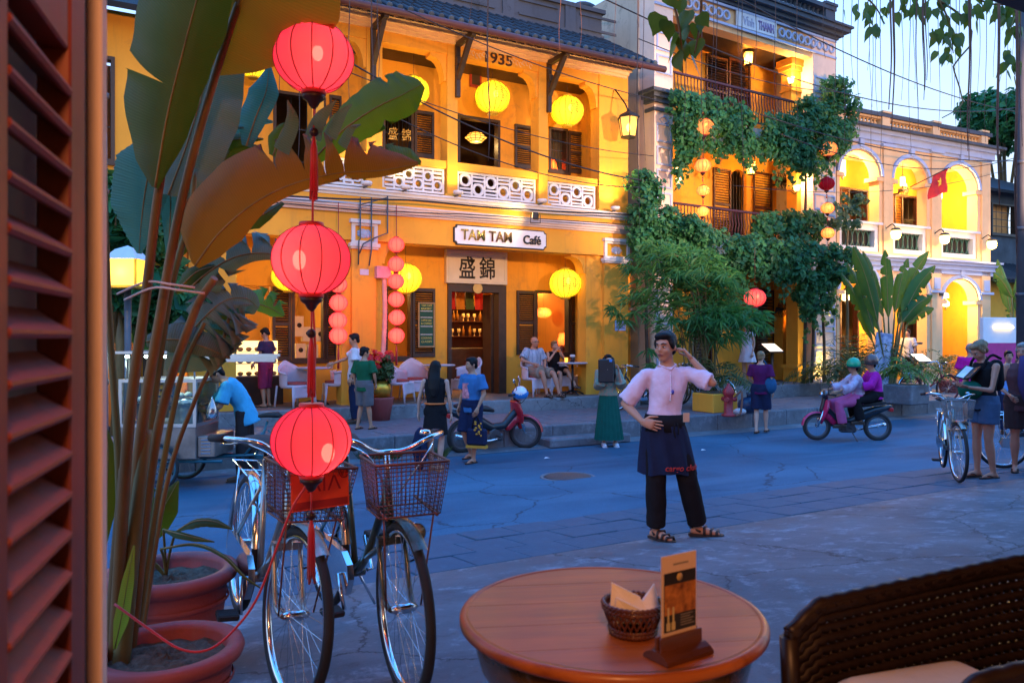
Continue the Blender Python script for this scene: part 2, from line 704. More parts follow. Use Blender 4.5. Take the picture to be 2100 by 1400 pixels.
m_wall2 = plaster('cream_render', (0.82, 0.53, 0.28), amount=0.22, streak=0.35)
m_peach = plaster('peach_render', (0.86, 0.64, 0.50), amount=.14, streak=.3)
m_trim = plaster('white_trim', (0.72, 0.70, 0.70), amount=0.15, streak=0.25)
m_pinktrim = plaster('pale_trim', (0.70, 0.58, 0.56), amount=0.18, streak=0.3)
m_blue = plaster('pale_blue_trim', (0.42, 0.50, 0.70), amount=0.15, streak=0.2)
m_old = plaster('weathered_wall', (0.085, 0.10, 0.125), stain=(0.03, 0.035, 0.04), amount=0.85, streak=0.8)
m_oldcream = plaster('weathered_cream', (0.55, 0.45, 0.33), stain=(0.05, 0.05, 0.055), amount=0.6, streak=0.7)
m_shut = M_('dark_brown_paint', (0.045, 0.026, 0.018), 0.5, var=0.25, vs=8, bump=0.15)
m_shut2 = M_('red_brown_paint', (0.050, 0.014, 0.010), 0.5, var=0.25, vs=8, bump=0.15)
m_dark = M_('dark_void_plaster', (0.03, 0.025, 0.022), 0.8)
m_black = M_('black_iron', (0.018, 0.018, 0.02), 0.45, var=0.2)
m_iron = M_('dull_steel', (0.10, 0.10, 0.11), 0.5, metal=0.6)
m_chrome = M_('chrome', (0.72, 0.73, 0.75), 0.16, metal=1.0, var=0.08)
m_alu = M_('aluminium', (0.60, 0.61, 0.63), 0.35, metal=0.9, var=0.12)
m_rubber = M_('tyre_rubber', (0.022, 0.021, 0.022), 0.75, var=0.3, bump=0.3, bs=200)
m_rooft = M_('old_roof_tile', (0.018, 0.024, 0.032), 0.85, var=0.45, vs=6, bump=0.4, bs=40, objvar=0.35)
m_tile_end = M_('mossy_tile_end', (0.07, 0.095, 0.115), 0.85, var=0.4, vs=12, objvar=0.3)
m_bulb = emit('lamp_bulb', (1.0, 0.74, 0.34), 13.0)
m_glow = emit('warm_glass', (1.0, 0.66, 0.22), 4.0)
m_cable = M_('black_cable', (0.02, 0.02, 0.025), 0.6)
# ground, road, pavements
MST = RZ(ST.rz)
def apron_z(t):
 return ramp([(-30, .37), (1.2, .355), (2.2, .33), (2.9, .275), (4.9, .04)], t)
def road_z(t):
 return ramp([(6.25, -.085), (7.5, -.15), (9.0, -.22), (11.5, -.295)], t)
def ground_z(p):
 s, t = ST.st(p)
 if t < 4.9: return apron_z(t)
 if t < 6.25: return lerp(.04, -.08, (t - 4.9) / 1.35)
 if t < 11.5: return road_z(t)
 if t < 11.9: return -.285
 if t < 14.4: return .055
 return .31
def asphalt():
 m, n, l, b = newmat('asphalt')
 c = coords(n)
 t = nz(n, l, 0.35, 6, 0.6, c, 0.5)
 t2 = nz(n, l, 90, 3, 0.7, c)
 mpn = n.new('ShaderNodeMapping'); mpn.inputs['Scale'].default_value = (0.16, 1.6, 1)
 l.new(c, mpn.inputs[0])
 t3 = nz(n, l, 1.0, 5, 0.6, mpn.outputs[0])
 cc = mixc(n, l, mrange(n, l, t.outputs['Fac'], 0.36, 0.64, 0, 1), (0.026, 0.085, 0.145), (0.062, 0.165, 0.26))  # blue in the base stands in for sky light on the road
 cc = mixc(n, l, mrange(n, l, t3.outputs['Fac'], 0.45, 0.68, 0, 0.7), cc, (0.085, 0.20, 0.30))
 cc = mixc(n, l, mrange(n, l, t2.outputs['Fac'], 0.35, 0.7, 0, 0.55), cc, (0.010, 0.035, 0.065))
 v = n.new('ShaderNodeTexVoronoi'); v.feature = 'DISTANCE_TO_EDGE'; v.inputs['Scale'].default_value = 0.42
 d = nz(n, l, 1.3, 5, 0.7, c)
 vx = mixc(n, l, 0.32, c, d.outputs['Color'], 'ADD')
 l.new(vx, v.inputs['Vector'])
 cc = mixc(n, l, mrange(n, l, v.outputs['Distance'], 0.0, 0.006, 0.75, 0.0), cc, (0.02, 0.022, 0.026))
 l.new(cc, b.inputs['Base Color'])
 l.new(mrange(n, l, t.outputs['Fac'], 0.3, 0.7, 0.78, 0.95), b.inputs['Roughness'])
 b.inputs['Specular IOR Level'].default_value = 0.18
 bp = n.new('ShaderNodeBump'); bp.inputs['Strength'].default_value = 0.55; bp.inputs['Distance'].default_value = 0.01
 l.new(t2.outputs['Fac'], bp.inputs['Height']); l.new(bp.outputs[0], b.inputs['Normal'])
 return m
def concrete(name, c1, c2, c3, crack=0.5, scale=1.0, rough=0.75):
 m, n, l, b = newmat(name)
 c = coords(n)
 t = nz(n, l, 0.9 * scale, 8, 0.68, c, 0.8)
 t2 = nz(n, l, 5.0 * scale, 8, 0.75, c, 0.3)
 t3 = nz(n, l, 70, 4, 0.7, c)
 cc = mixc(n, l, mrange(n, l, t.outputs['Fac'], 0.32, 0.68, 0, 1), c1, c2)
 cc = mixc(n, l, mrange(n, l, t2.outputs['Fac'], 0.52, 0.72, 0, 0.85), cc, c3)
 cc = mixc(n, l, mrange(n, l, t2.outputs['Fac'], 0.28, 0.45, 0.7, 0.0), cc, tuple(x * 0.45 for x in c1))
 if crack > 0:
  v = n.new('ShaderNodeTexVoronoi'); v.feature = 'DISTANCE_TO_EDGE'; v.inputs['Scale'].default_value = crack
  d = nz(n, l, 1.6, 7, 0.72, c)
  l.new(mixc(n, l, 0.45, c, d.outputs['Color'], 'ADD'), v.inputs['Vector'])
  cc = mixc(n, l, mrange(n, l, v.outputs['Distance'], 0.0, 0.007, 0.85, 0.0), cc, (0.02, 0.02, 0.022))
 l.new(cc, b.inputs['Base Color'])
 l.new(mrange(n, l, t2.outputs['Fac'], 0.3, 0.7, rough - 0.12, min(1, rough + 0.15)), b.inputs['Roughness'])
 b.inputs['Specular IOR Level'].default_value = 0.25
 bp = n.new('ShaderNodeBump'); bp.inputs['Strength'].default_value = 0.5; bp.inputs['Distance'].default_value = 0.012
 hm = mixc(n, l, 0.5, t2.outputs['Color'], t3.outputs['Color'])
 l.new(hm, bp.inputs['Height']); l.new(bp.outputs[0], b.inputs['Normal'])
 MATS[name] = m
 return m
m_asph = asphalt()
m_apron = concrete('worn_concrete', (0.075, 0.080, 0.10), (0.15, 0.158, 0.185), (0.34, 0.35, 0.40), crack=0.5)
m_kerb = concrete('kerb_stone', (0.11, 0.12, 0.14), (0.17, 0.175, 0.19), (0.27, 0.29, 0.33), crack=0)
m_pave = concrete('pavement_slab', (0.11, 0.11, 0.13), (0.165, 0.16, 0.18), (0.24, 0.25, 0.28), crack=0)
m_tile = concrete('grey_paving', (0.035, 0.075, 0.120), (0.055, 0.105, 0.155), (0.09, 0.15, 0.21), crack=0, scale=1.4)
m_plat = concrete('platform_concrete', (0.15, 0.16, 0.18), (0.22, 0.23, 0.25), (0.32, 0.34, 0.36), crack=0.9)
m_platfl = concrete('porch_floor', (0.16, 0.11, 0.08), (0.24, 0.16, 0.12), (0.30, 0.22, 0.18), crack=0)
m_earth = M_('bare_earth', (0.07, 0.06, 0.05), 0.9, vs=0.5)
MB().box(-700, 700, -300, 1100, -1.2, -0.62).build('ground', m_earth, None, MST, kind='structure')
def strip(name, tz, s0, s1, mat, ns=60, thick=0.3, jit=0.0):
 mb = MB(); pts = []
 rr = random.Random(3)
 for (t, z) in tz:
  for i in range(ns + 1):
   pts.append((lerp(s0, s1, i / ns), t, z + rr.uniform(-jit, jit)))
 mb.grid(pts, ns + 1, len(tz))
 return mb.build(name, mat, None, MST, kind='structure')
strip('pavement', [(-8, .37), (1.2, .355), (2.2, .33), (2.9, .275), (3.6, .195), (4.3, .11), (4.9, .04), (4.92, -.35)], -9, 40, m_apron, 90, jit=0.004)
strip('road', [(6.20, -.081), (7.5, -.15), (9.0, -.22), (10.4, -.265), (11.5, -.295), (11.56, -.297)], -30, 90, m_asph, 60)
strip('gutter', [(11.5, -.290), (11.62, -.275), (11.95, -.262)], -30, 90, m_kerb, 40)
tp = strip('tile_pavement', [(4.88, -0.01), (6.22, -.13)], -9, 60, M_('joint_mortar', (0.045, 0.047, 0.05), 0.9), 2)
tile_me = MB().box(-.22, .22, -.216, .216, -.04, .0, bev=.006).mesh('paving_tile')
tile_me.materials.append(m_tile)
sl = math.atan2(-.12, 1.35)
for i in range(-6, 62):
 for j in range(3):
  s_, t_ = i * .45 + (.22 if j % 2 else 0), 4.9 + .225 + j * .45
  link('paving_tile', tile_me, None, tp, T(s_, t_, lerp(.04, -.08, (t_ - 4.9) / 1.35) + rnd.uniform(-.004, .004)) @ RX(sl + rnd.uniform(-.01, .01)) @ RY(rnd.uniform(-.008, .008)))
fp = MB().box(-30, 90, 12.12, 15.6, -.4, .028).build('far_pavement', M_('joint_mortar', (0.05, 0.05, 0.05)), None, MST, kind='structure')
kerb_me = MB().box(-.495, .495, -.12, .12, -.22, .17, bev=.018).mesh('kerb_stone'); kerb_me.materials.append(m_kerb)
for i in range(-6, 36):
 link('kerb_stone', kerb_me, None, fp, T(i * 1.0, 12.0 + rnd.uniform(-.012, .012), -.115 + rnd.uniform(-.008, .008)) @ RZ(rnd.uniform(-.008, .008)))
slab_me = MB().box(-.395, .395, -.275, .275, -.04, .0, bev=.006).mesh('paving_slab'); slab_me.materials.append(m_pave)
for i in range(-4, 44):
 for j in range(4):
  link('paving_slab', slab_me, None, fp, T(i * .8 + (.4 if j % 2 else 0), 12.12 + .28 + j * .56, .056 + rnd.uniform(-.004, .004)) @ RY(rnd.uniform(-.006, .006)))
MB().box(7.2, 8.95, 11.46, 11.875, -.30, -.13, bev=.03).build('step', m_kerb, None, MST, kind='structure')
mh = thing('manhole_cover', 'round iron manhole cover set flush in the asphalt road', 'manhole cover', ST.w(*ST.st(P(1165, 975, 10.3)), 0))
_t = ST.st(mh.location)[1]
mh.location.z = road_z(_t) + .004
MB().lathe([(.0, .006), (.30, .006), (.31, .0)], 28).build('lid', M_('manhole_iron', (0.06, 0.065, 0.07), 0.6, metal=0.3, bump=0.5), mh)
MB().lathe([(.325, -.01), (.325, .004), (.37, .004), (.375, -.01)], 28).build('rim', m_kerb, mh)
for (u, v, lab) in ((1443, 924, 'white paper scrap lying on the road right of the waiter'), (1122, 938, 'small pale paper scrap on the road by the scooter wheel'), (1921, 854, 'pale paper scrap on the road near the far gutter')):
 Y = 1600 * 1.9 / (v - 690)
 p = P(u, v, Y)
 q = MB().add([(-.05, -.02, .004), (.02, -.035, .015), (.05, .02, .006), (-.02, .035, .02)], [(0, 1, 2, 3)]).build('paper_scrap', M_('white_paper', (0.75, 0.75, 0.73), 0.7), None, T(p.x, p.y, ground_z(p)))
 tag(q, lab, 'litter')
# buildings: shared pieces
class Bld:
 def __init__(s, name, label, frame, s0, t0, z0, cat='building'):
  s.fr, s.o = frame, (s0, t0, z0)
  s.root = thing(name, label, cat, frame.w(s0, t0, z0), frame.rz)
  s.M0 = T(-s0, -t0, -z0)
 def part(s, name, mb, mat, M=None, **p):
  return mb.build(name, mat, s.root, s.M0 if M is None else s.M0 @ M, **p)
 def parts(s, name, mb, mat):
  return [m.build(name, mat, s.root, s.M0) for m in mb.pieces()]
 def inst(s, name, me, M, mat=None, **p):
  return link(name, me, mat, s.root, s.M0 @ M, **p)
def holes_wall(mb, s0, s1, z0, z1, t0, t1, holes):
 xs = sorted({s0, s1, *[h[0] for h in holes if s0 < h[0] < s1], *[h[1] for h in holes if s0 < h[1] < s1]})
 for a, b in zip(xs, xs[1:]):
  m = (a + b) / 2
  hs = sorted([(h[2], h[3]) for h in holes if h[0] < m < h[1]])
  z = z0
  for c, d in hs:
   if c > z + 1e-4:
    mb.box(a, b, t0, t1, z, c)
   z = max(z, d)
  if z < z1 - 1e-4:
   mb.box(a, b, t0, t1, z, z1)
def shutter(parent, M, w, h, mat, n=None, open_a=0.0, mid=True, name='shutter'):
 n = n or int(h / .055)
 st = .055 if w > .3 else .04
 mb = MB()
 mb.box(0, st, -.02, .02, 0, h).box(w - st, w, -.02, .02, 0, h)
 mb.box(st, w - st, -.018, .018, 0, .09).box(st, w - st, -.018, .018, h - .07, h)
 if mid:
  mb.box(st, w - st, -.018, .018, h * .5 - .035, h * .5 + .035)
 o = mb.build(name, mat, parent, M @ RZ(open_a))
 sb = MB()
 for i in range(n):
  z = .09 + (h - .16) * (i + .5) / n
  if mid and abs(z - h * .5) < .045:
   continue
  sb.box(st, w - st, -.022, .022, -.004, .004, M=T(0, 0, z) @ RX(rad(38)))
 sb.build('slats', mat, o, kind='stuff')
 return o
def baluster_prof(h, r):
 return [(r * .8, 0), (r * .8, h * .08), (r * .5, h * .12), (r * .95, h * .34), (r * .55, h * .62), (r * .42, h * .8), (r * .75, h * .88), (r * .8, h)]
# the cafe
S = lambda u, t=14.75: ST.px(u, 690, t)[0]
Zp = lambda u, v, t=14.75: ST.px(u, v, t)[1]
cafe = Bld('cafe_building', 'yellow two storey cafe dated 1935 with white balcony panels and tiled roof', ST, 1.6, 14.4, 0.0)
R0 = cafe.root
sL, sR = 1.75, S(1288)
PL0, PL1 = S(722), S(771)
PR0, PR1 = S(1238), sR
cafe.part('platform', MB().box(1.4, sR + .12, 14.42, 15.9, -.3, .31, bev=.02), m_plat)
cafe.part('porch_floor', MB().box(1.7, sR, 14.55, 20.5, .30, .316), m_platfl)
pm = MB()
for a, b in ((sL, sL + .8), (PL0, PL1), (PR0 + .02, PR1)):
 pm.box(a, b, 14.75, 15.2, .316, 3.53)
 pm.box(a - .05, b + .05, 14.69, 15.23, .316, .62)
 pm.box(a - .03, b + .03, 14.715, 15.22, .62, .70)
pm.box(PL1, S(788), 14.86, 15.2, .316, 3.53)
pm.box(S(704), PL0, 14.86, 15.2, .316, 3.53)
pm.box(S(1207), PR0 + .02, 14.85, 15.2, .316, 3.53)
cafe.parts('pillar', pm, m_wall)
bm_ = MB()
bm_.box(sL, sR, 14.75, 15.2, 3.53, 4.06)
bm_.box(sL, sR, 14.78, 15.2, 4.06, 4.46)
cafe.part('beam', bm_, m_wall)
def corner_bracket(sx, sgn, z, t0, t1, r=.34, h=.42):
 pts = [(sx, z), (sx, z - h)]
 for k in range(7):
  a = k / 6 * math.pi / 2
  pts.append((sx + sgn * (.05 + (r - .05) * (1 - math.cos(a))), z - h + h * .84 * math.sin(a)))
 pts.append((sx + sgn * (r + .06), z - h * .12)); pts.append((sx + sgn * (r + .06), z))
 return MB().prism(pts, t0, t1)
for sx, sg in ((S(1207), -1), (S(788), 1), (S(704), -1)):
 cafe.part('bracket', corner_bracket(sx, sg, 3.53, 14.87, 15.18), m_wall)
for a, b in ((PL0, PL1), (PR0 + .02, PR1)):
 cp = MB()
 cp.box(a - .06, b + .06, 14.66, 14.80, 3.40, 3.47).box(a - .03, b + .03, 14.69, 14.80, 3.36, 3.40)
 cp.box(a - .06, b + .06, 14.64, 14.80, 3.86, 3.93).box(a - .02, b + .02, 14.70, 14.76, 3.47, 3.52).box(a - .02, b + .02, 14.70, 14.76, 3.81, 3.86)
 cp.box(a - .02, a + .05, 14.70, 14.76, 3.52, 3.81).box(b - .05, b + .02, 14.70, 14.76, 3.52, 3.81)
 c = cafe.part('capital', cp, m_trim)
 md = MB()
 for k in range(7):
  an = k * .9
  md.ell(((a + b) / 2 + .10 * math.cos(an), 14.745, 3.665 + .055 * math.sin(an)), (.06, .02, .04), 8, 6)
 md.ell(((a + b) / 2, 14.74, 3.665), (.07, .025, .06), 10, 6)
 md.build('medallion', m_blue, c)
def cornice(mb, s0, s1, t, steps):
 for (z0, z1, d) in steps:
  mb.box(s0 - d, s1 + d * .6, t - d, t + .05, z0, z1)
co = MB()
cornice(co, sL, sR, 14.75, [(4.06, 4.10, .04), (4.10, 4.15, .09), (4.15, 4.20, .14), (4.20, 4.235, .17)])
cafe.part('cornice', co, m_pinktrim)
co = MB()
cornice(co, sL, sR, 14.75, [(4.38, 4.43, .06), (4.43, 4.49, .13), (4.49, 4.53, .17)])
cafe.part('ledge', co, m_trim)
cafe.part('ledge_band', MB().box(sL, sR, 14.70, 14.80, 4.25, 4.375), m_wall)
DR = (S(917, 16.1), S(1036, 16.1), .316, Zp(975, 584, 16.1))
WR = (S(1097, 16.1), S(1169, 16.1), Zp(1130, 727, 16.1), Zp(1130, 596, 16.1))
WL = (S(789, 16.1), S(846, 16.1), Zp(815, 736, 16.1), Zp(815, 588, 16.1))
W0 = (S(598, 16.1), S(668, 16.1), Zp(630, 740, 16.1), Zp(630, 590, 16.1))
D0 = (S(476, 16.1), S(556, 16.1), .316, Zp(515, 585, 16.1))
iw = MB()
holes_wall(iw, sL, sR, .316, 4.0, 16.1, 16.3, [DR, WR, WL, W0, D0])
iw.box(sR - .62, sR - .02, 15.2, 16.1, .316, 4.0)       # right end return
iw.box(sL, sL + .3, 15.2, 16.1, .316, 4.0)
cafe.parts('wall', iw, m_wall)
cafe.part('ceiling', MB().box(sL, sR, 15.2, 16.1, 3.86, 3.98), m_wall)
rm = MB()
rm.box(1.7, sR, 20.4, 20.6, .3, 4.2).box(1.7, 1.9, 16.3, 20.4, .3, 4.2).box(sR - .2, sR, 16.3, 20.4, .3, 4.2)
rm.box(5.05, 5.2, 16.3, 20.4, .3, 4.2)
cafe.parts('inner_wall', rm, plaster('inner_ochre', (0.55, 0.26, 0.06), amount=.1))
cafe.part('upper_floor', MB().box(1.7, sR, 14.9, 20.5, 4.1, 4.45), m_shut)
df = MB()
a, b, c, d = DR
df.box(a, a + .09, 16.04, 16.32, c, d).box(b - .2, b, 16.04, 16.32, c, d).box(a + .09, b - .2, 16.04, 16.32, d - .17, d)
fo = cafe.part('door_frame', df, m_shut)
MB().lathe([(0, -.03), (.10, -.03), (.12, 0), (.12, .02)], 20, M=T((a + b) / 2 - .02, 16.02, d - .085) @ RX(rad(90))).build('door_eye', M_('carved_gold', (0.55, 0.36, 0.12), 0.5, metal=.5), fo)
dl = MB(); dl.box(0, .42, -.02, .02, 0, d - c - .2)
cafe.part('door_leaf', MB().box(b - .26, b - .2, 16.32, 16.75, c, d - .2), m_shut)
def window(bld, h, t, mat, bars=3, cross=1, pane=None, name='window'):
 a, b, c, d = h
 f = MB(); w = .06
 f.box(a, a + w, t - .03, t + .16, c, d).box(b - w, b, t - .03, t + .16, c, d)
 f.box(a + w, b - w, t - .03, t + .16, c, c + w).box(a + w, b - w, t - .03, t + .16, d - w, d)
 f.box(a - .05, b + .05, t - .07, t - .03, c - .05, c + .01)
 o = bld.part(name, f, mat)
 g = MB()
 for k in range(1, bars + 1):
  x = lerp(a + w, b - w, k / (bars + 1)); g.tube([(x, t + .07, c + w), (x, t + .07, d - w)], .009, 6)
 for k in range(1, cross + 1):
  z = lerp(c + w, d - w, k / (cross + 1)); g.box(a + w, b - w, t + .06, t + .08, z - .012, z + .012)
 if bars or cross:
  g.build('bar', m_black, o)
 if pane is not None:
  MB().box(a + w, b - w, t + .10, t + .105, c + w, d - w).build('pane', pane, o)
 return o
window(cafe, WR, 16.1, m_shut, 0, 0); window(cafe, WL, 16.1, m_shut, 0, 0); window(cafe, W0, 16.1, m_shut, 0, 0)
def wall_shutter(u0, u1, va, vb, t=16.06, name='shutter', mat=None):
 a, b = S(u0, t), S(u1, t)
 um = (u0 + u1) / 2
 z1, z0 = Zp(um, va, t), Zp(um, vb, t)
 return shutter(R0, cafe.M0 @ T(a, t, z0), b - a, z1 - z0, mat or m_shut, name=name)
for q in ((1060, 1098, 596, 727), (1169, 1210, 599, 727), (846, 892, 591, 732), (559, 597, 588, 740), (669, 690, 592, 738)):
 wall_shutter(*q)
p0 = ST.px(874, 712, 16.0); p1 = ST.px(874, 620, 16.0)
cb = thing('chalkboard', 'tall framed green chalkboard menu hung on a dark cafe shutter', 'menu board', ST.w(S(874, 16.0), 15.99, p0[1]), ST.rz)
cw, ch = S(891, 16.0) - S(857, 16.0), p1[1] - p0[1]
fm = MB(); fm.box(-cw / 2, -cw / 2 + .03, -.02, .02, 0, ch).box(cw / 2 - .03, cw / 2, -.02, .02, 0, ch).box(-cw / 2 + .03, cw / 2 - .03, -.02, .02, 0, .03).box(-cw / 2 + .03, cw / 2 - .03, -.02, .02, ch - .03, ch)
fm.build('frame', M_('pale_wood', (0.35, 0.22, 0.10), .6), cb)
MB().box(-cw / 2 + .03, cw / 2 - .03, -.008, .015, .03, ch - .03).build('board', M_('chalk_green', (0.012, 0.07, 0.045), .7, vs=20), cb)
m_chalk = M_('yellow_chalk', (0.62, 0.55, 0.12), .9)
for k, (tx, zz, cc) in enumerate((('TAM TAM', .93, m_chalk), ('BAKERY', .86, m_chalk), ('CAPPUCCINO', .60, m_chalk), ('& COFFEE', .53, m_chalk), ('COOKING', .21, m_chalk), ('CLASSES', .13, m_chalk))):
 link('chalk_lettering', text(tx, cw * .62, ch * .045, .001), cc, cb, T(0, -.0095, zz * ch))
for zz in (.80, .66, .46, .28):
 MB().box(-cw * .36, cw * .36, -.0105, -.0085, zz * ch, zz * ch + .012).build('chalk_line', M_('white_chalk', (0.7, 0.7, 0.7), .9), cb)
q0, q1 = S(915, 15.98), S(1040, 15.98)
z0, z1 = Zp(975, 582, 15.98), Zp(975, 514, 15.98)
sg = thing('sign_board', 'cream board with black Chinese characters above the cafe door', 'sign', ST.w((q0 + q1) / 2, 16.0, z0), ST.rz)
w, h = q1 - q0, z1 - z0
m_cream = M_('cream_board', (0.66, 0.58, 0.46), .6, var=.06)
fr = MB(); fr.box(-w / 2, w / 2, -.04, .09, 0, h, bev=.012)
fr.build('board', m_cream, sg)
fr = MB()
for (a, b, c, d) in ((-w / 2 + .05, w / 2 - .05, .05, .09), (-w / 2 + .05, w / 2 - .05, h - .09, h - .05), (-w / 2 + .05, -w / 2 + .09, .09, h - .09), (w / 2 - .09, w / 2 - .05, .09, h - .09)):
 fr.box(a, b, -.055, -.038, c, d)
fr.build('moulding', m_cream, sg)
for k, chh in enumerate(('盛', '錦')):
 link('lettering', text(chh, .40, .50, .012, bold=.012), m_black, sg, T((-.27, .24)[k], -.041, h * .48))
q0, q1 = S(933, 14.70), S(1119, 14.70)
zt, zb = Zp(1026, 469, 14.7), Zp(1026, 505, 14.7)
ns = thing('name_board', 'white TAM TAM Café name board with notched corners on the yellow beam', 'sign', ST.w((q0 + q1) / 2, 14.735, zb), ST.rz)
w, h = q1 - q0, zt - zb
def notch(w, h, n, z0=0):
 p = []
 for (cx, cz, a0) in ((-w / 2, 0, 90), (w / 2, 0, 180), (w / 2, h, 270), (-w / 2, h, 0)):
  for k in range(5):
   an = rad(a0 - 90 * k / 4)
   p.append((cx + n * math.cos(an), z0 + cz + n * math.sin(an)))
 return p
MB().prism(notch(w + .05, h + .05, .06, -.025), -.03, .01).build('border', m_black, ns)
MB().prism(notch(w, h, .06), -.045, -.028).build('board', M_('white_board', (0.78, 0.76, 0.78), .5, var=.04), ns)
m_gold = M_('gilt_letter', (0.62, 0.40, 0.10), .35, metal=.75, var=.3)
for tx, x, ww, hh in (('TAM', -.315, .26, .52), ('TAM', -.02, .26, .52)):
 link('lettering', text(tx, w * .25, h * .58, .03, bold=.008), (m_gold if x < -.1 else M_('bronze_letter', (0.22, 0.13, 0.05), .4, metal=.6)), ns, T(w * x, -.046, h * .53))
link('lettering', text('Café', w * .20, h * .52, .035, bold=.015), m_black, ns, T(w * .335, -.046, h * .47))
UC = [(S(640), S(664)), (S(752), S(784)), (S(917.5), S(938.5)), (S(1105), S(1123.5)), (S(1229), sR)]
um = MB()
for a, b in UC + [(sL, sL + .5)]:
 um.box(a, b, 14.75, 15.1, 4.53, 8.0)
 um.box(a - .06, b + .06, 14.70, 15.1, 4.53, 4.60)
um.box(sR - .55, sR - .1, 15.1, 15.95, 4.5, 8.0)
um.box(sL, sR, 14.77, 15.08, 7.50, 8.05)
cafe.parts('column', um, m_wall)
for (a, b) in UC[1:4]:
 cafe.part('bracket', corner_bracket(a, -1, 7.50, 14.8, 15.05, .30, .55), m_wall)
cafe.part('bracket', corner_bracket(UC[4][0], -1, 7.50, 14.8, 15.05, .30, .55), m_wall)
def pierced(s0, s1, z0, z1, t, ncell):
 mb = MB()
 fw = .045
 mb.box(s0, s1, t, t + .07, z0, z0 + fw).box(s0, s1, t, t + .07, z1 - fw, z1)
 mb.box(s0, s0 + fw, t, t + .07, z0 + fw, z1 - fw).box(s1 - fw, s1, t, t + .07, z0 + fw, z1 - fw)
 cw = (s1 - s0 - 2 * fw) / ncell
 H = z1 - z0 - 2 * fw
 for i in range(ncell):
  x0 = s0 + fw + i * cw
  if i:
   mb.box(x0 - .02, x0 + .02, t + .003, t + .06, z0 + fw, z1 - fw)
  top = (i % 2 == 0)
  zc = z0 + fw + (H * .70 if top else H * .30)
  r = min(cw, H * .6) * .5
  n = 16
  vs, fs = [], []
  for k in range(n):
   an = 2 * math.pi * k / n + math.pi / n
   c_, s_ = math.cos(an), math.sin(an)
   qd = 1 / max(abs(c_), abs(s_))
   for yy in (t + .004, t + .06):
    vs.append((x0 + cw / 2 + c_ * r * .66, yy, zc + s_ * r * .66))
    vs.append((x0 + cw / 2 + c_ * min(qd, 1.12) * r * 1.0, yy, zc + s_ * min(qd, 1.12) * r * 1.0))
  for k in range(n):
   l = (k + 1) % n
   A, B = k * 4, l * 4
   fs += [(A, A + 1, B + 1, B), (A + 2, B + 2, B + 3, A + 3), (A, B, B + 2, A + 2), (A + 1, A + 3, B + 3, B + 1)]
  mb.add(vs, fs)
  zz0, zz1 = (z0 + fw, zc - r) if top else (zc + r, z1 - fw)
  dz = (zz1 - zz0)
  for q in ((.15, .38), (.62, .85)):
   mb.box(x0 + .015, x0 + cw - .015, t + .005, t + .055, zz0 + dz * q[0], zz0 + dz * q[1])
 return mb
rail = MB()
edges = [(UC[0][1], UC[1][0], 4), (UC[1][1], UC[2][0], 6), (UC[2][1], UC[3][0], 6), (UC[3][1], UC[4][0] - .02, 4)]
for (a, b, n) in edges:
 rail.box(a, b, 14.79, 15.02, 5.13, 5.29)
 cafe.part('balustrade_panel', pierced(a + .03, b - .03, 4.60, 5.125, 14.84, n), m_trim)
cafe.parts('balcony_rail', rail, m_wall)
t2 = 15.95
U2 = (S(938, t2), S(1025, t2), 4.5, Zp(980, 241, t2))
U3 = (S(1125, t2), S(1164, t2), Zp(1145, 353, t2), Zp(1145, 263, t2))
U1 = (S(784, t2), S(848, t2), Zp(815, 320, t2), Zp(815, 226, t2))
U0 = (S(560, t2), S(668, t2), 4.5, Zp(600, 190, t2))
uw = MB(); holes_wall(uw, sL, sR - .1, 4.46, 8.0, t2, t2 + .2, [U0, U1, U2, U3])
cafe.part('upper_wall', uw, m_wall)
cafe.part('balcony_ceiling', MB().box(sL, sR - .1, 15.1, t2, 7.60, 7.68), m_shut)
rmu = MB(); rmu.box(1.7, sR, 20.2, 20.4, 4.4, 8.0).box(1.7, sR, 16.2, 20.4, 7.9, 8.0)
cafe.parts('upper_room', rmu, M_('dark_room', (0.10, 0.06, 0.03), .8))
for hh, bars, cr in ((U2, 0, 0), (U3, 4, 1), (U1, 6, 1), (U0, 2, 2)):
 window(cafe, hh, t2, m_shut, bars, cr)
for q in ((1056, 1093, 257, 345), (1166, 1203, 271, 356), (850, 890, 228, 324), (676, 700, 196, 300)):
 wall_shutter(*q, t=t2 - .05)
for k, chh in enumerate(('盛', '錦')):
 link('window_lettering', text(chh, .22, .28, .008, bold=.01), m_gold, R0, cafe.M0 @ T(S((805, 832)[k], t2 - .01), t2 - .04, Zp(815, 276, t2)))
yr = link('year_lettering', text('1935', .66, .25, .012, bold=.02), M_('dark_bronze', (0.05, 0.02, 0.015), .5), R0, cafe.M0 @ T(S(1023, 14.76), 14.768, Zp(1023, 121, 14.76)))
sc = MB()
for sg_, base in ((-1, S(1000, 14.76)), (1, S(1047, 14.76))):
 for k in range(7):
  x = base + sg_ * k * .085
  z = Zp(1023, 121, 14.76) + .03 * math.sin(k * 1.7)
  sc.tube([(x + .035 * math.cos(a_), 14.765, z + .05 * math.sin(a_)) for a_ in np.linspace(0, 5.2, 9)], .012, 5)
cafe.parts('scroll_relief', sc, m_wall2)
pic = thing('picture', 'small red framed picture high on the balcony wall', 'picture', ST.w(S(974, t2), t2 - .03, Zp(974, 181, t2)), ST.rz)
MB().box(-.15, .15, -.02, .02, 0, .36, bev=.01).build('frame', M_('red_frame', (0.35, 0.04, 0.02), .5), pic)
MB().box(-.10, .10, -.026, -.019, .06, .30).build('print', M_('dark_print', (0.06, 0.03, 0.02), .6), pic)
ec = MB(); cornice(ec, sL, sR - .1, 14.75, [(7.72, 7.78, .05), (7.78, 7.85, .10), (7.85, 7.92, .17), (7.92, 7.98, .24), (7.98, 8.05, .30)])
cafe.part('eave_cornice', ec, m_wall2)
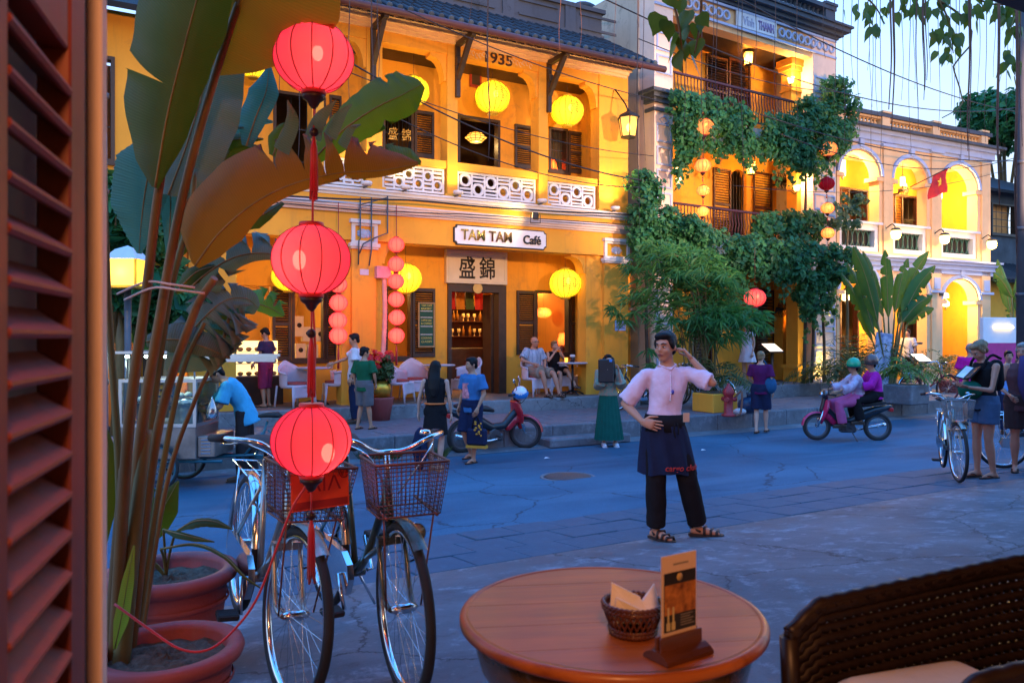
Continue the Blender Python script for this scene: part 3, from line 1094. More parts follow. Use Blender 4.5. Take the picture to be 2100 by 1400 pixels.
for u in (752, 925, 1112):
 x = S(u + 12)
 br = MB()
 br.box(x - .05, x + .05, 14.66, 14.75, 6.62, 7.75, bev=.01)
 br.box(x - .045, x + .045, -.05, .05, 0, 1.05, M=T(0, 14.70, 7.0) @ RX(rad(42)))
 br.box(x - .045, x + .045, 13.95, 14.72, 7.66, 7.76)
 br.box(x - .055, x + .055, 14.60, 14.70, 7.28, 7.44, bev=.015)
 cafe.part('eave_bracket', br, m_shut)
te, ze = 13.95, 7.86
slope = rad(31)
rl = 2.55
roof = MB()
Mr = T(0, te, ze) @ RX(slope)
roof.box(sL - .3, sR + .35, 0, rl, -.10, 0, M=Mr)
ro = cafe.part('roof', roof, m_rooft)
raf = MB()
for k in range(48):
 raf.box(sL - .2 + k * .205, sL - .2 + k * .205 + .06, .02, .95, -.17, -.10, M=Mr)
raf.build('rafters', m_shut, ro, kind='stuff')
nt = 5
pitch = .213
def half_tile(L, r, th=.012):
 mb = MB(); n = 6
 vs = []
 for y, rr in ((0, r), (L, r * .9)):
  for k in range(n + 1):
   a_ = math.pi * k / n
   vs.append((rr * math.cos(a_), y, rr * .8 * math.sin(a_)))
  for k in range(n + 1):
   a_ = math.pi * k / n
   vs.append(((rr - th) * math.cos(a_), y, (rr - th) * .8 * math.sin(a_)))
 m2 = 2 * (n + 1)
 fs = []
 for k in range(n):
  fs += [(k, k + 1, m2 + k + 1, m2 + k), (n + 1 + k, m2 + n + 1 + k, m2 + n + 2 + k, n + 2 + k), (k, n + 1 + k, n + 2 + k, k + 1)]
 mb.add(vs, fs, False)
 return mb
tm_ = half_tile(rl / nt + .05, .062).mesh('roof_tile'); tm_.materials.append(m_rooft)
capm = MB().lathe([(0, 0), (.055, 0), (.062, .02), (.062, .05)], 12, M=RX(rad(-90))).mesh('eave_tile'); capm.materials.append(m_tile_end)
ncol = int((sR + .35 - sL + .3) / pitch)
for k in range(ncol):
 x = sL - .3 + pitch * (k + .5)
 for j in range(nt):
  link('roof_tile', tm_, None, ro, Mr @ T(x, j * rl / nt, .012 + (nt - j) * .001) @ RX(rad(-1.2)) @ RZ(rnd.uniform(-.03, .03)))
 link('eave_tile', capm, None, ro, Mr @ T(x, -.012, .028))
gt = MB().tube([(sL - .3, te - .05, ze - .09), (sR + .40, te - .05, ze - .09)], .075, 10)
cafe.part('gutter', gt, M_('gutter_maroon', (0.10, 0.035, 0.035), .5))
rt, rzz = te + rl * math.cos(slope), ze + rl * math.sin(slope)
rw = MB()
rw.box(sL - .2, sR + .2, rt - .05, rt + .25, rzz - .15, rzz + .62)
rw.box(sL - .28, sR + .28, rt - .12, rt + .3, rzz + .60, rzz + .70)
rw.box(sL - .25, sR + .25, rt - .10, rt + .25, rzz - .05, rzz + .04)
k = sL
while k < sR:
 rw.box(k, k + .30, rt - .10, rt - .05, rzz + .04, rzz + .60)
 rw.box(k + .45, k + 1.55, rt - .085, rt - .05, rzz + .12, rzz + .18).box(k + .45, k + 1.55, rt - .085, rt - .05, rzz + .46, rzz + .52)
 k += 1.75
cafe.part('ridge_wall', rw, m_old)
cafe.part('side_wall', MB().box(sR - .02, sR + .10, 15.2, 22, .0, 8.4), m_oldcream)
pd = MB(); cx = S(1203, 18.0); cz = Zp(1203, 58, 18.0)
pd.prism([(cx + .62 * math.cos(a_), cz + .62 * math.sin(a_)) for a_ in np.linspace(0, math.pi, 18)], 18.0, 18.2)
po = cafe.part('round_pediment', pd, m_oldcream)
MB().tube([(cx + .66 * math.cos(a_), 17.98, cz + .66 * math.sin(a_)) for a_ in np.linspace(0, math.pi, 18)], .07, 8).build('pediment_rim', m_old, po)
cafe.part('rear_parapet', MB().box(S(1050, 18.3), S(1330, 18.3), 18.2, 18.5, 8.0, cz + .25), m_old)
def on_wall(name, label, cat, u0, u1, v0, v1, t, mat, dep=.02):
 a, b = S(u0, t), S(u1, t)
 um = (u0 + u1) / 2
 zt, zb = Zp(um, v0, t), Zp(um, v1, t)
 r = thing(name, label, cat, ST.w((a + b) / 2, t, zb), ST.rz)
 MB().box(-(b - a) / 2, (b - a) / 2, -dep, 0, 0, zt - zb, bev=min(.004, dep * .3)).build('plate', mat, r)
 return r, b - a, zt - zb
nb, w, h = on_wall('notice', 'pale blue paper notice stuck on the end pillar', 'notice', 1261, 1283, 657, 678, 14.745, M_('blue_paper', (0.40, 0.52, 0.85), .7), .006)
for k in range(5):
 MB().box(-w * .38, w * (.38 - .1 * (k % 2)), -.0085, -.0062, h * (.2 + .14 * k), h * (.2 + .14 * k) + .02).build('print_line', M_('blue_ink', (0.08, 0.1, 0.3), .8), nb)
hp, w, h = on_wall('number_plate', 'small pale house number plate on the orange pillar', 'plate', 738, 756, 552, 564, 14.745, M_('enamel_plate', (0.6, 0.55, 0.65), .4), .01)
mbx, w, h = on_wall('meter_box', 'pink painted meter box with corrugated conduit on the pillar', 'meter box', 768, 797, 547, 571, 14.74, M_('pink_box', (0.62, 0.30, 0.36), .6), .14)
cpt = MB(); zz = 0
pts = [(w * .12, -.06, 0)] + [(w * .1 + .02 * math.sin(k * .8), -.055, -k * .3) for k in range(1, 9)] + [(w * .35, -.05, -2.72)]
cpt.tube(spline(pts, 70), [.045 + .006 * (k % 2) for k in range(70)], 8)
cpt.build('conduit', M_('pink_conduit', (0.60, 0.36, 0.33), .6), mbx)
# recessed yellow bay with the dark door between the houses
gap = Bld('gate_bay', 'narrow mustard wall with a dark plank door beside the cafe', ST, sR + .1, 15.6, .0, 'building')
gs0, gs1 = sR + .11, 13.2
gw = MB(); gd = (S(1294, 15.7), S(1337, 15.7), .06, Zp(1315, 637, 15.7))
holes_wall(gw, gs0, gs1, .0, 4.3, 15.7, 15.9, [gd])
gap.part('wall', gw, m_wall)
dk = (gd[1] - gd[0]) / 5
for k in range(5):
 gap.part('plank', MB().box(gd[0] + k * dk + .006, gd[0] + (k + 1) * dk - .006, 15.74, 15.79, gd[2], gd[3] - .02, bev=.004), m_shut)
gap.part('lintel', MB().box(gd[0] - .08, gd[1] + .08, 15.62, 15.72, gd[3], gd[3] + .07), m_pinktrim)
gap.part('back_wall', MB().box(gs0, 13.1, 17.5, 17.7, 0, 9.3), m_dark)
# arcs
def arc_pts(a, b, zs, zc, n=14, grow=0.0):
 cx, r, h = (a + b) / 2, (b - a) / 2 + grow, zc - zs + grow
 return [(cx - r * math.cos(math.pi * k / n), zs + h * math.sin(math.pi * k / n)) for k in range(n + 1)]
def arch_wall(mb, s0, s1, z0, z1, t0, t1, arches, rects=()):
 hs = [(a, b, c, e) for (a, b, c, d, e) in arches] + list(rects)
 holes_wall(mb, s0, s1, z0, z1, t0, t1, hs)
 for (a, b, c, d, e) in arches:
  p = arc_pts(a, b, d, e)
  h = len(p) // 2
  mb.prism([(a, d)] + p[1:h + 1] + [(a, e)], t0, t1)
  mb.prism(p[h:-1] + [(b, d), (b, e)], t0, t1)
def arch_ring(mb, a, b, zs, zc, w, t0, t1, ends=.12):
 i, o = arc_pts(a, b, zs, zc), arc_pts(a, b, zs, zc, grow=w)
 n = len(i)
 vs = []
 for t in (t0, t1):
  vs += [(x, t, z) for x, z in i] + [(x, t, z) for x, z in o]
 fs = []
 for k in range(n - 1):
  fs += [(k, k + 1, n + k + 1, n + k), (2 * n + k, 3 * n + k, 3 * n + k + 1, 2 * n + k + 1), (n + k, n + k + 1, 3 * n + k + 1, 3 * n + k), (k, 2 * n + k, 2 * n + k + 1, k + 1)]
 fs += [(0, n, 3 * n, 2 * n), (n - 1, 3 * n - 1, 4 * n - 1, 2 * n - 1)]
 mb.add(vs, fs)
# tall house with climbing vines
h2 = Bld('tall_house', 'tall weathered three storey house with open balconies under climbing vines', F2, -1.0, -.2, 0.0)
s2 = lambda u, t=0.0: F2.px(u, 690, t)[0]
z2 = lambda u, v, t=0.0: F2.px(u, v, t)[1]
A0, A1, B0, B1 = s2(1342), s2(1380), s2(1667), s2(1714)
hh = MB()
ZT = 10.55
hh.box(A0, A1, 0, .55, .36, ZT).box(B0, B1, 0, .55, .36, ZT)
h2.parts('pillar', hh, m_peach)
hh = MB(); hh.box(A0 - .02, A1, .55, 10, .0, ZT - .05).box(B0 + .3, B1 + .02, .55, 10, .0, ZT - .05)
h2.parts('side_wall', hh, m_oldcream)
h2.part('platform', MB().box(A0 - .1, B1 + .1, -.5, 10, -.3, .36, bev=.02), m_plat)
def moulding(mb, s0, s1, steps, t=0.0):
 for (za, zb, d) in steps:
  mb.box(s0 - d, s1 + d, t - d, t + .3, za, zb)
for (a, b) in ((A0, A1), (B0, B1)):
 mm = MB()
 zl = z2(1360, 205)
 moulding(mm, a, b, [(zl - .30, zl - .22, .05), (zl - .10, zl, .08), (zl, zl + .10, .16), (zl + .10, zl + .18, .26)])
 moulding(mm, a, b, [(3.95, 4.05, .06), (4.05, 4.18, .14)])
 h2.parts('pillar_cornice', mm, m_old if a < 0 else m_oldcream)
 z = .8
 while z < 9.2:
  hgt = .46
  if not (3.6 < z < 4.3 or zl - .6 < z < zl + .1):
   pp = MB(); w = .045
   x0, x1 = a + .06, b - .06
   pp.box(x0, x1, -.03, .0, z, z + w).box(x0, x1, -.03, .0, z + hgt - w, z + hgt).box(x0, x0 + w, -.03, 0, z + w, z + hgt - w).box(x1 - w, x1, -.03, 0, z + w, z + hgt - w)
   h2.part('panel', pp, m_blue)
  z += hgt + .10
 dm = MB()
 zc = zl - .5
 dm.tube([((a + b) / 2 + dx, -.012, zc + dz) for dx, dz in ((-.16, 0), (0, .1), (.16, 0), (0, -.1))], .02, 6, closed=True)
 h2.part('diamond', dm, m_blue)
fl = MB()
fl.box(A1, B0, .02, 1.6, 3.95, 4.2).box(A1, B0, .02, 1.6, 7.0, 7.25)
h2.parts('balcony_floor', fl, m_oldcream)
bm_ = MB(); bm_.box(A1, B0, .05, .4, 9.62, 10.5).box(A1, B0, .06, .3, 6.55, 7.0).box(A1, B0, .06, .3, 3.5, 3.95)
h2.parts('beam', bm_, m_wall2)
h2.part('roof_slab', MB().box(A0, B1, .41, 10, 10.35, 10.45), m_old)
h2.part('balcony_ceiling', MB().box(A1, B0, .4, 1.5, 9.70, 9.78), m_shut)
t_in = 1.5
s2i = lambda u: s2(u, t_in)
D3a = (s2i(1448), s2i(1540), 7.25, z2(1490, 130, t_in), z2(1490, 108, t_in))
D2a = (s2i(1500), s2i(1531), 4.2, z2(1515, 365, t_in), z2(1515, 348, t_in))
D1a = (s2i(1420), s2i(1462), .36, z2(1440, 600, t_in), z2(1440, 590, t_in))
D1b = (s2i(1546), s2i(1586), .36, z2(1565, 603, t_in), z2(1565, 592, t_in))
iw = MB(); arch_wall(iw, A1 - .3, B0 + .3, .36, 9.7, t_in, t_in + .2, [D3a, D2a, D1a, D1b])
h2.parts('inner_wall', iw, m_wall)
rm = MB(); rm.box(A1, B0, 5.0, 5.1, .36, 9.7).box(A1, B0, t_in + .2, 5, 4.0, 4.2).box(A1, B0, t_in + .2, 5, 7.0, 7.2)
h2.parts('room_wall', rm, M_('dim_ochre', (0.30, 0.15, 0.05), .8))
ip = MB()
for u0, u1 in ((1617, 1639),):
 ip.box(s2(u0, .5), s2(u1, .5), .4, .75, 7.25, 9.62)
 ip.box(s2(u0, .5) - .06, s2(u1, .5) + .06, .34, .81, 9.3, 9.42).box(s2(u0, .5) - .1, s2(u1, .5) + .1, .3, .85, 9.42, 9.62)
 ip.box(s2(u0, .5) - .04, s2(u1, .5) + .04, .36, .79, 8.7, 8.78)
ip.box(s2(1628, .5), s2(1650, .5), .4, .75, 4.2, 6.6)
ip.box(s2(1600, 1.2), s2(1625, 1.2), 1.1, 1.5, .36, 3.6)
ip.box(s2(1597, 1.2), s2(1628, 1.2), 1.06, 1.5, .36, .9)
ip.box(s2(1630, .3), s2(1664, .3), .2, .6, .36, 3.5).box(s2(1627, .3), s2(1667, .3), .15, .65, .36, .75).box(s2(1624, .3), s2(1670, .3), .12, .68, .75, .85)
h2.parts('inner_pillar', ip, m_wall)
def door_leaves(bld, fr_s, fr_z, lst, t, mat):
 for (u0, u1, va, vb, ang) in lst:
  a, b = fr_s(u0, t), fr_s(u1, t)
  um = (u0 + u1) / 2
  zz1, zz0 = fr_z(um, va, t), fr_z(um, vb, t)
  shutter(bld.root, bld.M0 @ T(a, t, zz0), b - a, zz1 - zz0, mat, n=26, name='louvred_door')
door_leaves(h2, s2, z2, ((1463, 1499, 346, 492), (1545, 1583, 354, 500)) and [(1463, 1499, 346, 492, 0), (1545, 1583, 354, 500, 0), (1448, 1492, 116, 258, 0), (1495, 1538, 124, 264, 0), (1550, 1588, 594, 770, 0), (1424, 1460, 596, 770, 0)], t_in - .06, m_shut2)
gr = MB()
for k in range(5):
 x = lerp(D2a[0] + .05, D2a[1] - .05, k / 4); gr.tube([(x, t_in + .1, 4.2), (x, t_in + .1, D2a[4] - .03)], .014, 6)
h2.part('door_grille', gr, m_black)
def railing(bld, fr, s0, s1, t, z0, h, mat, step=.115):
 mb = MB()
 mb.box(s0, s1, t - .03, t + .03, z0 + h - .05, z0 + h).box(s0, s1, t - .02, t + .02, z0 + .06, z0 + .09)
 o = bld.part('railing', mb, mat)
 me = MB().tube([(0, 0, z0 + .09), (0, 0, z0 + h * .3), (0, -.035, z0 + h * .5), (0, 0, z0 + h * .72), (0, 0, z0 + h - .05)], .013, 5).mesh('baluster')
 me.materials.append(mat)
 n = int((s1 - s0) / step)
 for k in range(n + 1):
  link('baluster', me, None, o, T(lerp(s0 + .03, s1 - .03, k / n), t, 0))
 return o
m_rail = M_('maroon_iron', (0.06, 0.014, 0.026), .5)
railing(h2, F2, A1, B0, -.02, 7.3, z2(1530, 184) - 7.3, m_rail)
railing(h2, F2, A1, B0, -.02, 4.2, z2(1510, 431) - 4.2, m_rail)
fz = MB(); zf0, zf1 = 9.80, 10.22
fz.box(A0, B1, -.035, .0, zf0 - .06, zf0).box(A0, B1, -.035, 0, zf1, zf1 + .06)
fr_o = h2.part('frieze', fz, m_blue)
tor = MB().tube([(.11 * math.cos(a_), 0, .11 * math.sin(a_)) for a_ in np.linspace(0, 2 * math.pi, 15)[:-1]], .034, 6, closed=True, up=(0, 1, 0)).mesh('ring'); tor.materials.append(m_blue)
mid = (A0 + B1) / 2 + .1
x = A0 + .3
while x < B1 - .2:
 if abs(x - mid) > .95:
  link('ring', tor, None, fr_o, T(x, -.02, (zf0 + zf1) / 2))
 x += .275
MB().box(mid - .8, mid + .8, -.045, .002, zf0 + .01, zf1 - .01, bev=.01).build('tablet', m_trim, fr_o)
link('lettering', text('THANH', .62, .24, .015, bold=.02), M_('violet_letter', (0.30, 0.22, 0.42), .7), fr_o, T(mid + .35, -.047, (zf0 + zf1) / 2))
link('lettering', text('Vĩnh', .42, .24, .015, bold=.0), M_('faded_letter', (0.42, 0.42, 0.55), .8), fr_o, T(mid - .35, -.047, (zf0 + zf1) / 2))
tc_ = MB(); moulding(tc_, A0, B1, [(10.30, 10.38, .06), (10.38, 10.48, .16), (10.48, 10.60, .30), (10.60, 10.66, .36)])
h2.part('top_cornice', tc_, m_old)
pr = MB(); pr.box(A0, B1, .05, .35, 10.66, 10.74).box(A0 - .05, B1 + .05, 0, .4, 11.16, 11.28)
for x in (A0 + .2, mid, B1 - .2):
 pr.box(x - .22, x + .22, .03, .37, 10.74, 11.16); pr.box(x - .28, x + .28, -.03, .43, 11.28, 11.36)
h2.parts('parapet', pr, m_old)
bme = MB().lathe(baluster_prof(.42, .075), 8).mesh('parapet_baluster'); bme.materials.append(m_old)
x = A0 + .55
while x < B1 - .5:
 if abs(x - mid) > .3:
  h2.inst('parapet_baluster', bme, T(x, .2, 10.74))
 x += .2
# arcade house
h3 = Bld('arcade_house', 'cream two storey arcade house with lilac arch mouldings and roof balustrade', F3, -.1, -.2, 0.0)
s3 = lambda u, t=0.0: F3.px(u, 690, t)[0]
z3 = lambda u, v, t=0.0: F3.px(u, v, t)[1]
E0, E1 = s3(1716), s3(2031)
def AR(u0, u1, vb, vs, vc):
 um = (u0 + u1) / 2
 return (s3(u0), s3(u1), z3(um, vb), z3(um, vs), z3(um, vc))
UA = [AR(1722, 1803, 452, 358, 309), AR(1832, 1901, 461, 373, 328), AR(1931, 2004, 471, 387, 341)]
LA = [AR(1722, 1800, 790, 596, 548), AR(1832, 1901, 790, 606, 562), AR(1933, 2005, 790, 616, 574)]
LA = [(a, b, .2, d, e) for a, b, c, d, e in LA]
zbal = z3(1870, 525)
ww = MB()
Z3T = z3(1880, 252)
arch_wall(ww, E0, E1, .2, Z3T - .9, 0, .35, LA + [(a, b, zbal + .05, d, e) for a, b, c, d, e in UA])
h3.part('wall', ww, m_wall2)
h3.part('platform', MB().box(E0 - .1, E1 + .1, -.6, 8, -.3, .2, bev=.02), m_plat)
an = MB()
for q in UA + LA:
 a, b, c, d, e = q
 arch_ring(an, a - .04, b + .04, d + .02, e + .05, .11, -.07, .02)
 an.box((a + b) / 2 - .09, (a + b) / 2 + .09, -.10, .02, e + .10, e + .34)
h3.parts('arch_moulding', an, m_blue)
ps = MB()
pil = [(1804, 1831), (1903, 1930), (2006, 2030)]
for (u0, u1) in pil:
 a, b = s3(u0) + .12, s3(u1) - .06
 um = (u0 + u1) / 2
 ps.box(a, b, -.06, .0, zbal, Z3T - .9).box(a, b, -.06, 0, .2, zbal)
 ps.box(a - .05, b + .05, -.09, 0, .2, .6)
h3.parts('pilaster', ps, m_wall2)
im = MB()
for q in UA + LA:
 a, b, c, d, e = q
 for x in (a, b):
  im.box(x - .17, x + .17, -.05, .40, d - .12, d)
h3.parts('impost', im, m_wall2)
pc = MB()
for (u0, u1), vv in zip(pil, (296, 308, 322)):
 a, b = s3(u0) + .1, s3(u1) - .04
 zz = z3((u0 + u1) / 2, vv)
 pc.box(a - .08, b + .08, -.12, .0, zz - .10, zz - .02).box((a + b) / 2 - .16, (a + b) / 2 + .16, -.09, 0, zz + .02, zz + .36)
 zl = zbal - .5
 pc.box(a - .08, b + .08, -.12, .0, zl - .62, zl - .54).box((a + b) / 2 - .15, (a + b) / 2 + .15, -.09, 0, zl - .5, zl - .14)
h3.parts('capital', pc, m_blue)
mc = MB()
for za, zb, d in ((zbal - .50, zbal - .36, .06), (zbal - .36, zbal - .22, .12), (zbal - .22, zbal - .12, .2), (zbal - .12, zbal - .06, .28)):
 mc.box(E0, E1 + d, -d, .02, za, zb)
h3.part('middle_cornice', mc, m_blue)
for q in UA:
 a, b, c, d, e = q
 z0, z1 = zbal + .05, c - .08
 fb = MB()
 fb.box(a - .1, b + .1, .05, .30, z0, z0 + .14).box(a - .1, b + .1, .05, .30, z1 - .18, z1)
 fb.box(a - .1, a + .14, .05, .30, z0 + .14, z1 - .18).box(b - .14, b + .1, .05, .30, z0 + .14, z1 - .18)
 fb.box(a - .14, b + .14, -.04, .32, z1, z1 + .07)
 po = h3.part('balcony_frame', fb, m_trim)
 lat = MB()
 n = 6
 zz0, zz1 = z0 + .14, z1 - .18
 for k in range(n):
  x = lerp(a + .14, b - .14, (k + .5) / n)
  r = (b - a - .28) / n * .62
  for sgn in (-1, 1):
   lat.tube([(x + sgn * r * (1 - 1.0 * math.sin(a_)) * .9, .18, (zz0 + zz1) / 2 + (zz1 - zz0) * .5 * math.cos(a_)) for a_ in np.linspace(0, math.pi, 9)], .022, 5)
 lat.build('lattice', M_('green_ceramic', (0.025, 0.10, 0.075), .4), po)
 MB().box(a, b, .24, .27, zz0, zz1).build('backing', m_dark, po)
en = MB()
zE = Z3T - .9
for za, zb, d in ((zE, zE + .10, .04), (zE + .10, zE + .30, .10), (zE + .30, zE + .42, .20)):
 en.box(E0, E1 + d, -d, .4, za, zb)
h3.part('entablature', en, m_blue)
en = MB(); en.box(E0, E1 + .36, -.34, .4, zE + .42, zE + .50).box(E0, E1, -.02, .36, zE + .50, zE + .58)
h3.part('dark_coping', en, m_old)
bl = MB(); bl.box(E0, E1 + .04, -.05, .38, Z3T - .02, Z3T + .1)
h3.part('balustrade_coping', bl, m_old)
bl = MB()
bp_ = [s3(1816), s3(1919), s3(2018), E0 + .1]
for x in bp_:
 bl.box(x - .17, x + .17, -.03, .36, zE + .58, Z3T - .02).box(x - .2, x + .2, -.07, .4, Z3T + .1, Z3T + .16)
bl.box(E0, E1, .02, .30, zE + .58, zE + .64).box(E0, E1, .02, .30, Z3T - .08, Z3T - .021)
h3.parts('balustrade_pier', bl, m_wall2)
bme = MB().lathe(baluster_prof(Z3T - .08 - zE - .64, .07), 8).mesh('roof_baluster'); bme.materials.append(m_wall2)
x = E0 + .35
while x < E1 - .2:
 if min(abs(x - q) for q in bp_) > .23:
  h3.inst('roof_baluster', bme, T(x, .16, zE + .64))
 x += .165
t3 = 1.5
iw = MB()
s3i = lambda u: s3(u, t3)
WU = [(s3i(1739), s3i(1779), 4.1, z3(1760, 388, t3)), (s3i(1848), s3i(1884), 4.1, z3(1866, 402, t3))]
WD = [(s3i(1722), s3i(1760), .2, z3(1740, 600, t3)), (s3i(1850), s3i(1884), .2, z3(1866, 640, t3))]
holes_wall(iw, E0 - .6, E1, .2, zE, t3, t3 + .15, WU + WD)
iw.box(E1 - .35, E1, .35, t3, .2, zE)
h3.parts('inner_wall', iw, m_wall)
fl = MB(); fl.box(E0, E1 - .35, .35, t3, zbal - .5, zbal - .2); h3.parts('balcony_floor', fl, m_oldcream)
fl = MB(); fl.box(E0, E1 - .35, .35, t3, zE - .1, zE); h3.part('balcony_ceiling', fl, M_('white_ceiling', (0.6, 0.5, 0.35), .8))
rm = MB(); rm.box(E0, E1, 5, 5.1, .2, zE).box(E0, E1, t3 + .15, 5, zbal - .4, zbal - .2)
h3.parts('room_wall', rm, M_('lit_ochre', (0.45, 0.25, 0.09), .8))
for hq in WU:
 o = window(h3, hq, t3, m_shut2, 1, 2)
 shutter(h3.root, h3.M0 @ T(hq[0] - .42, t3 - .06, hq[2]), .42, hq[3] - hq[2], m_shut2, n=24)
for hq in WD:
 window(h3, hq, t3, m_shut2, 1, 1)
h3.part('body', MB().box(E1 - .35, E1 - .01, t3, 9, -.1, zE), m_oldcream)
h3.part('roof_slab', MB().box(E0, E1 - .02, .4, 9, zE + .02, zE + .3), m_old)
h3.part('ground_sign', MB().box(s3(1925) - .07, s3(1925) + .11, -.09, -.06, z3(1927, 607), z3(1927, 597)), m_black)
# old dark house beyond, low yellow annexe with a tile eave
h4 = Bld('dark_house', 'old dark walled house with a small lit window beyond the arcade', F3, E1 + .1, 1.2, 0.0)
t4 = 1.6
W4 = (s3(2033, t4), s3(2083, t4), z3(2058, 482, t4), z3(2058, 418, t4))
g4 = MB(); holes_wall(g4, E1 + .05, E1 + 7, 3.4, 7.2, t4, t4 + .2, [W4])
h4.parts('wall', g4, M_('soot_dark_wall', (0.06, 0.07, 0.08), .85, var=.4, vs=2, bump=.3))
window(h4, W4, t4, m_black, 3, 3)
h4.part('curtain', MB().box(W4[0], W4[1], t4 + .3, t4 + .32, W4[2], W4[3]), M_('amber_curtain', (0.75, 0.33, 0.10), .8))
h4.part('roof', MB().box(E1 - .1, E1 + 7.2, 0, 4.2, -.1, .0, M=T(0, t4 - .5, 7.0) @ RX(rad(24))), m_rooft)
h4.part('annexe_wall', MB().box(E1 + .02, E1 + 7, .5, .7, -.1, 3.9), m_wall)
ae = h4.part('eave', MB().box(E1 + .0, E1 + 7.1, 0, 1.6, -.07, 0, M=T(0, -.15, 3.55) @ RX(rad(28))), m_rooft)
te2 = half_tile(1.6, .07).mesh('eave_tile'); te2.materials.append(m_rooft)
for k in range(16):
 link('eave_tile', te2, None, ae, T(E1 + .1 + k * .22, -.15, 3.56) @ RX(rad(28)))
# neighbour on the near side of the cafe, seen through the plants
h0 = Bld('corner_shop', 'yellow shop house with dark shuttered openings behind the plants', ST, -9, 14.8, 0.0)
O0 = [(-3.4, -1.6, .06, 3.1), (-.6, 1.0, .06, 3.1)]
g0 = MB(); holes_wall(g0, -9, 1.55, -.2, 7.2, 14.9, 15.1, O0 + [(-3.2, -2.2, 4.6, 6.4), (-.4, .6, 4.6, 6.4)])
h0.part('wall', g0, m_wall)
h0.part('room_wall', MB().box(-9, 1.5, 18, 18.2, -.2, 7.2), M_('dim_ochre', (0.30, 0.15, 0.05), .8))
for o in O0:
 window(h0, o, 14.9, m_shut, 0, 0, name='door_frame')
 shutter(h0.root, h0.M0 @ T(o[0] - .55, 14.86, o[2] + .3), .52, o[3] - o[2] - .3, m_shut, n=24)
 shutter(h0.root, h0.M0 @ T(o[1] + .03, 14.86, o[2] + .3), .52, o[3] - o[2] - .3, m_shut, n=24)
for o in ((-3.2, -2.2, 4.6, 6.4), (-.4, .6, 4.6, 6.4)):
 window(h0, o, 14.9, m_shut, 1, 2)
h0.part('cornice', MB().box(-9.1, 1.5, 14.75, 14.92, 3.9, 4.1).box(-9.1, 1.5, 14.7, 14.92, 4.1, 4.2), m_trim)
h0.part('roof', MB().box(-9.2, 1.55, 0, 3.5, -.1, 0, M=T(0, 14.2, 7.1) @ RX(rad(28))), m_rooft)
def pole(u, Y, h, r, label, mat):
 p = P(u, 690, Y); z = ground_z(p)
 o = thing('utility_pole', label, 'pole', (p.x, p.y, z - .05))
 MB().tube([(0, 0, 0), (0, 0, h * .5), (0, 0, h)], [r, r * .85, r * .7], 12).build('post', mat, o)
 b = MB()
 for k in range(4):
  b.lathe([(r * 1.0, 0), (r * 1.1, .01), (r * 1.1, .05), (r * 1.0, .06)], 12, M=T(0, 0, 1.4 + k * 1.1))
 b.build('band', m_iron, o)
 return o
pole(212, 9.0, 4.3, .055, 'slim blue grey steel post behind the banana stems', M_('blue_grey_paint', (0.13, 0.15, 0.19), .5, bump=.3))
pole(2096, 13.0, 9.0, .09, 'dark utility pole cut by the photo edge behind the women', M_('dark_pole', (0.05, 0.05, 0.06), .7, bump=.3))
h5 = Bld('near_veranda', 'cream walled veranda of the near cafe, roofed over the round table', ST, -8, -3.2, .3)
h5.part('rear_wall', MB().box(-8, 14, -3.3, -3.1, .3, 3.9), m_wall2)
h5.part('roof', MB().box(-8, 14, 0, 5.6, -.12, 0, M=T(0, -3.2, 3.95) @ RX(rad(-4))), m_shut)
# lanterns and lamps
m_red = silk('red_silk', (0.95, 0.105, 0.15), (0.95, 0.010, 0.10), 0.30, transp=0.22, core=(1.0, 0.05, 0.06))
m_redS = silk('red_silk_small', (0.9, 0.10, 0.10), (0.95, 0.075, 0.085), 0.75, transp=0.22, core=(1.0, 0.26, 0.17))
m_yel = silk('yellow_silk', (1.0, 0.72, 0.08), (1.0, 0.70, 0.012), 0.95, transp=0.34, core=(1.0, 0.84, 0.05))
m_ora = silk('orange_silk', (1.0, 0.35, 0.10), (1.0, 0.22, 0.06), 0.8, transp=0.32, core=(1.0, 0.50, 0.15))
m_deepred = silk('faint_glow_red_silk', (0.35, 0.02, 0.04), (0.10, 0.004, 0.012), 0.35, transp=0.05)  # no lamp inside; a faint glow is put into the silk
m_rib = M_('red_rib', (0.30, 0.012, 0.02), .5)
m_ribY = M_('yellow_rib', (0.55, 0.33, 0.02), .6)
m_redcloth = M_('red_satin', (0.55, 0.012, 0.02), .45, sheen=.3)
m_cap = M_('turned_dark_wood', (0.035, 0.012, 0.012), .35)
def lantern_profile(r, h, n=15, neck=.30):
 p = []
 for k in range(n):
  a = lerp(-1, 1, k / (n - 1))
  th = a * math.acos(neck)
  p.append((r * math.cos(th), h * .5 * math.sin(th) / math.sin(math.acos(neck))))
 return p
